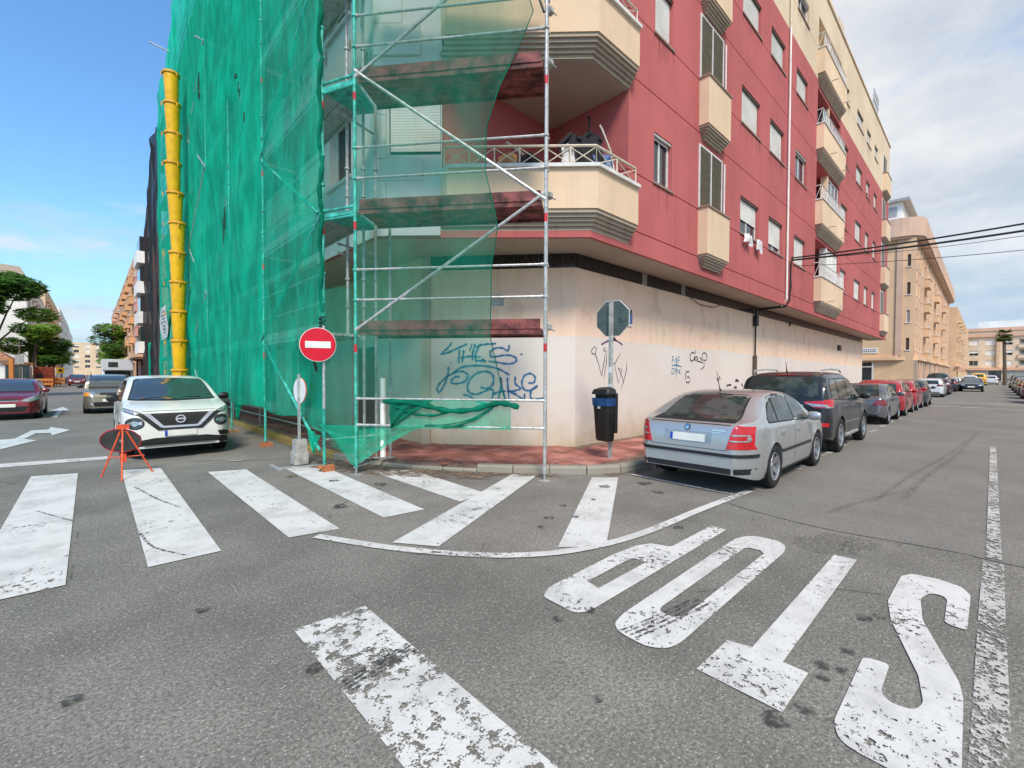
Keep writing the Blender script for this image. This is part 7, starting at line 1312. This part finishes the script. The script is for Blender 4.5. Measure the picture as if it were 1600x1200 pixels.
def lamp(x, y, H, lab, arm, mat='galvanised_dull'):
    t_ = thing('street_lamp', lab, 'street lamp', (x, y, 0), 0, 'street lamps'); m = MB(); m.tube((x, y, 0), (x, y, H), .09, 8, .05); m.build('post', mat, t_); m = MB(); m.path([(x, y, H - .1), (x + arm * .5, y, H + .15), (x + arm, y, H + .1)], .035, 6); m.build('arm', mat, t_); m = MB(); m.box((x + arm - .3, y - .12, H + .02), (x + arm + .35, y + .12, H + .12)); m.build('head', mat, t_)
lamp(3.6, 62, 8, 'street lamp reaching out in front of the pink block', -1.6); lamp(-5.4, 88, 7, 'slender lamp post in front of the white gable', 1.4)
t_ = thing('utility_post', 'old utility post with a transformer in front of the low white house', 'post', (-5.6, 72, 0)); m = MB(); m.tube((-5.6, 72, 0), (-5.6, 72, 5.0), .10, 8, .08); m.build('post', 'bark', t_); m = MB(); m.box((-5.95, 71.8, 2.6), (-5.3, 72.2, 3.6)); m.tube((-6.0, 72, 4.6), (-5.2, 72, 4.6), .04, 6); m.build('transformer', 'galvanised_dull', t_)
t_ = thing('yellow_sign', 'small square yellow road sign under the trees on the left', 'sign', (-3.2, 92, 0)); m = MB(); m.tube((-3.2, 92, 0), (-3.2, 92, 2.0), .03, 6); m.build('post', 'galvanised', t_); m = MB(); m.box((-3.6, 91.95, 1.6), (-2.8, 91.98, 2.4)); m.build('plate', 'chute_yellow', t_); m = MB(); m.lathe([(0, 0), (.2, 0), (.2, .01)], (-3.2, 91.93, 2.0), 12, 'y'); m.build('symbol', 'dark_cable', t_)
t_ = thing('utility_pole', 'tall thin pole at the right edge near the end block', 'pole', (120, -5.2, 0)); m = MB(); m.tube((120, -5.2, 0), (120, -5.2, 12), .12, 8, .08); m.build('post', 'bark', t_)
# ------------------------------------------------------------------ trees
def leafmesh(nm, clumps, per, size, mat, parent, seed, flat=.6):
    rs = np.random.RandomState(seed); V = []; F = []
    for (cx_, cy_, cz, r) in clumps:
        n_ = int(per * r * r); d = rs.normal(size=(n_, 3)); d /= np.linalg.norm(d, axis=1)[:, None]; rad = r * rs.uniform(.55, 1.05, n_) ** .7
        for k in range(n_):
            p = np.array([cx_, cy_, cz]) + d[k] * rad[k] * [1, 1, flat]; a = rs.uniform(0, 6.283); t = np.array([math.cos(a), math.sin(a), rs.uniform(-.5, .2)]); q = np.cross(t, [rs.uniform(-.5, .5), rs.uniform(-.5, .5), 1]); q /= np.linalg.norm(q) + 1e-6; s_ = size * rs.uniform(.5, 1.3); i = len(V); V += [tuple(p - t * s_), tuple(p + q * s_ * .35), tuple(p + t * s_), tuple(p - q * s_ * .35)]; F.append((i, i + 1, i + 2, i + 3))
    m = MB(); m.add(V, F); return m.build(nm, mat, parent)
def tree(nm, lab, x, y, h, r, seed, size=.22, per=70, group='street trees', light=.5, flat=.62):
    t_ = thing(nm, lab, 'tree', (x, y, 0), 0, group); rs = random.Random(seed); m = MB(); th = h * .42; m.path([(x, y, 0), (x + rs.uniform(-.1, .1), y, th * .6), (x + rs.uniform(-.2, .2), y, th)], [.16, .12, .10], 8); m.build('trunk', 'bark', t_)
    cl = []
    for i in range(11): a = rs.uniform(0, 6.28); q = rs.uniform(.15, .75) * r; cl.append((x + math.cos(a) * q, y + math.sin(a) * q, h * rs.uniform(.55, .92), r * rs.uniform(.28, .5)))
    for c in cl[:6]: m = MB(); m.path([(x, y, th * .9), ((x + c[0]) / 2, (y + c[1]) / 2, (th + c[2]) / 2), c[:3]], [.08, .05, .02], 6); m.build('limb', 'bark', t_)
    k_ = int(len(cl) * light); leafmesh('crown', cl[:k_], per, size, 'leaf_light', t_, seed, flat); leafmesh('crown', cl[k_:], per, size, 'leaf_dark', t_, seed + 1, flat); leafmesh('crown', cl[::4], per * .4, size, 'leaf_yellow', t_, seed + 2, flat); return t_
tree('jacaranda_tree', 'feathery jacaranda at the left edge in front of the white gable', -4.9, 46.5, 9.0, 3.3, 3, .24, 520, None, .25, .5)
tree('street_tree', 'bright green umbrella tree in front of the white gable corner', -5.6, 88, 8.4, 3.3, 5, .3, 330, light=.6); tree('street_tree', 'round green tree below the umbrella tree on the left pavement', -5.2, 98, 6.3, 3.2, 6, .32, 300, light=.6); tree('street_tree', 'green tree behind the delivery van', -5.2, 112, 7.0, 3.2, 7, .34, 240, light=.7); tree('street_tree', 'further green tree on the left beside the grey block', -5.6, 132, 7.4, 3.2, 8, .35, 100); tree('street_tree', 'last small tree at the far end on the left', -5.5, 165, 8, 3.4, 9, .4, 80)
tree('street_tree', 'tall tree with a dark crown in front of the orange block', 2.9, 92, 8.9, 3.4, 11, .3, 200, light=.5); tree('street_tree', 'lower bright tree beneath the dark crown on the right', 2.7, 82, 5.4, 2.5, 12, .28, 300, light=.6); tree('street_tree', 'far tree at the end of the right pavement', 3.2, 120, 8.2, 3.4, 13, .35, 90)
pt = thing('palm_tree', 'tall fan palm standing in front of the end block', 'palm', (113, -2.2, 0)); m = MB(); m.path([(113, -2.2, 0), (113, -2.1, 4), (113, -1.95, 8.3)], [.28, .22, .2], 8); m.build('trunk', 'bark', pt); rs = random.Random(4)
for k in range(46):
    a = rs.uniform(0, 6.28); el = rs.uniform(-.9, 1.2); L_ = rs.uniform(1.05, 1.55); m = MB(); c = Vector((113, -1.95, 8.5)); d = Vector((math.cos(a) * math.cos(el), math.sin(a) * math.cos(el), math.sin(el))); sd = d.cross(Vector((0, 0, 1))).normalized(); up_ = sd.cross(d); m.tube(c, c + d * L_ * .55, .02, 4)
    for j in range(-5, 6): q = j * .26; dd = d * math.cos(q) + sd * math.sin(q); b0 = c + d * L_ * .5; tip = b0 + dd * L_ * .55 - Vector((0, 0, .25)); m.add([b0 - sd * .03, b0 + up_ * .03, tip, b0 + sd * .03, b0.lerp(tip, .5) + sd * .11, b0.lerp(tip, .5) - sd * .11], [(0, 5, 2, 1), (1, 2, 4, 3)])
    m.build('frond', 'palm_leaf', pt)
# buildings behind the camera and across the side street are out of the picture; only the ground goes on there
SC.render.film_transparent = False
SC.cycles.max_bounces = 8; SC.cycles.transparent_max_bounces = 24; SC.cycles.diffuse_bounces = 4; SC.cycles.glossy_bounces = 4
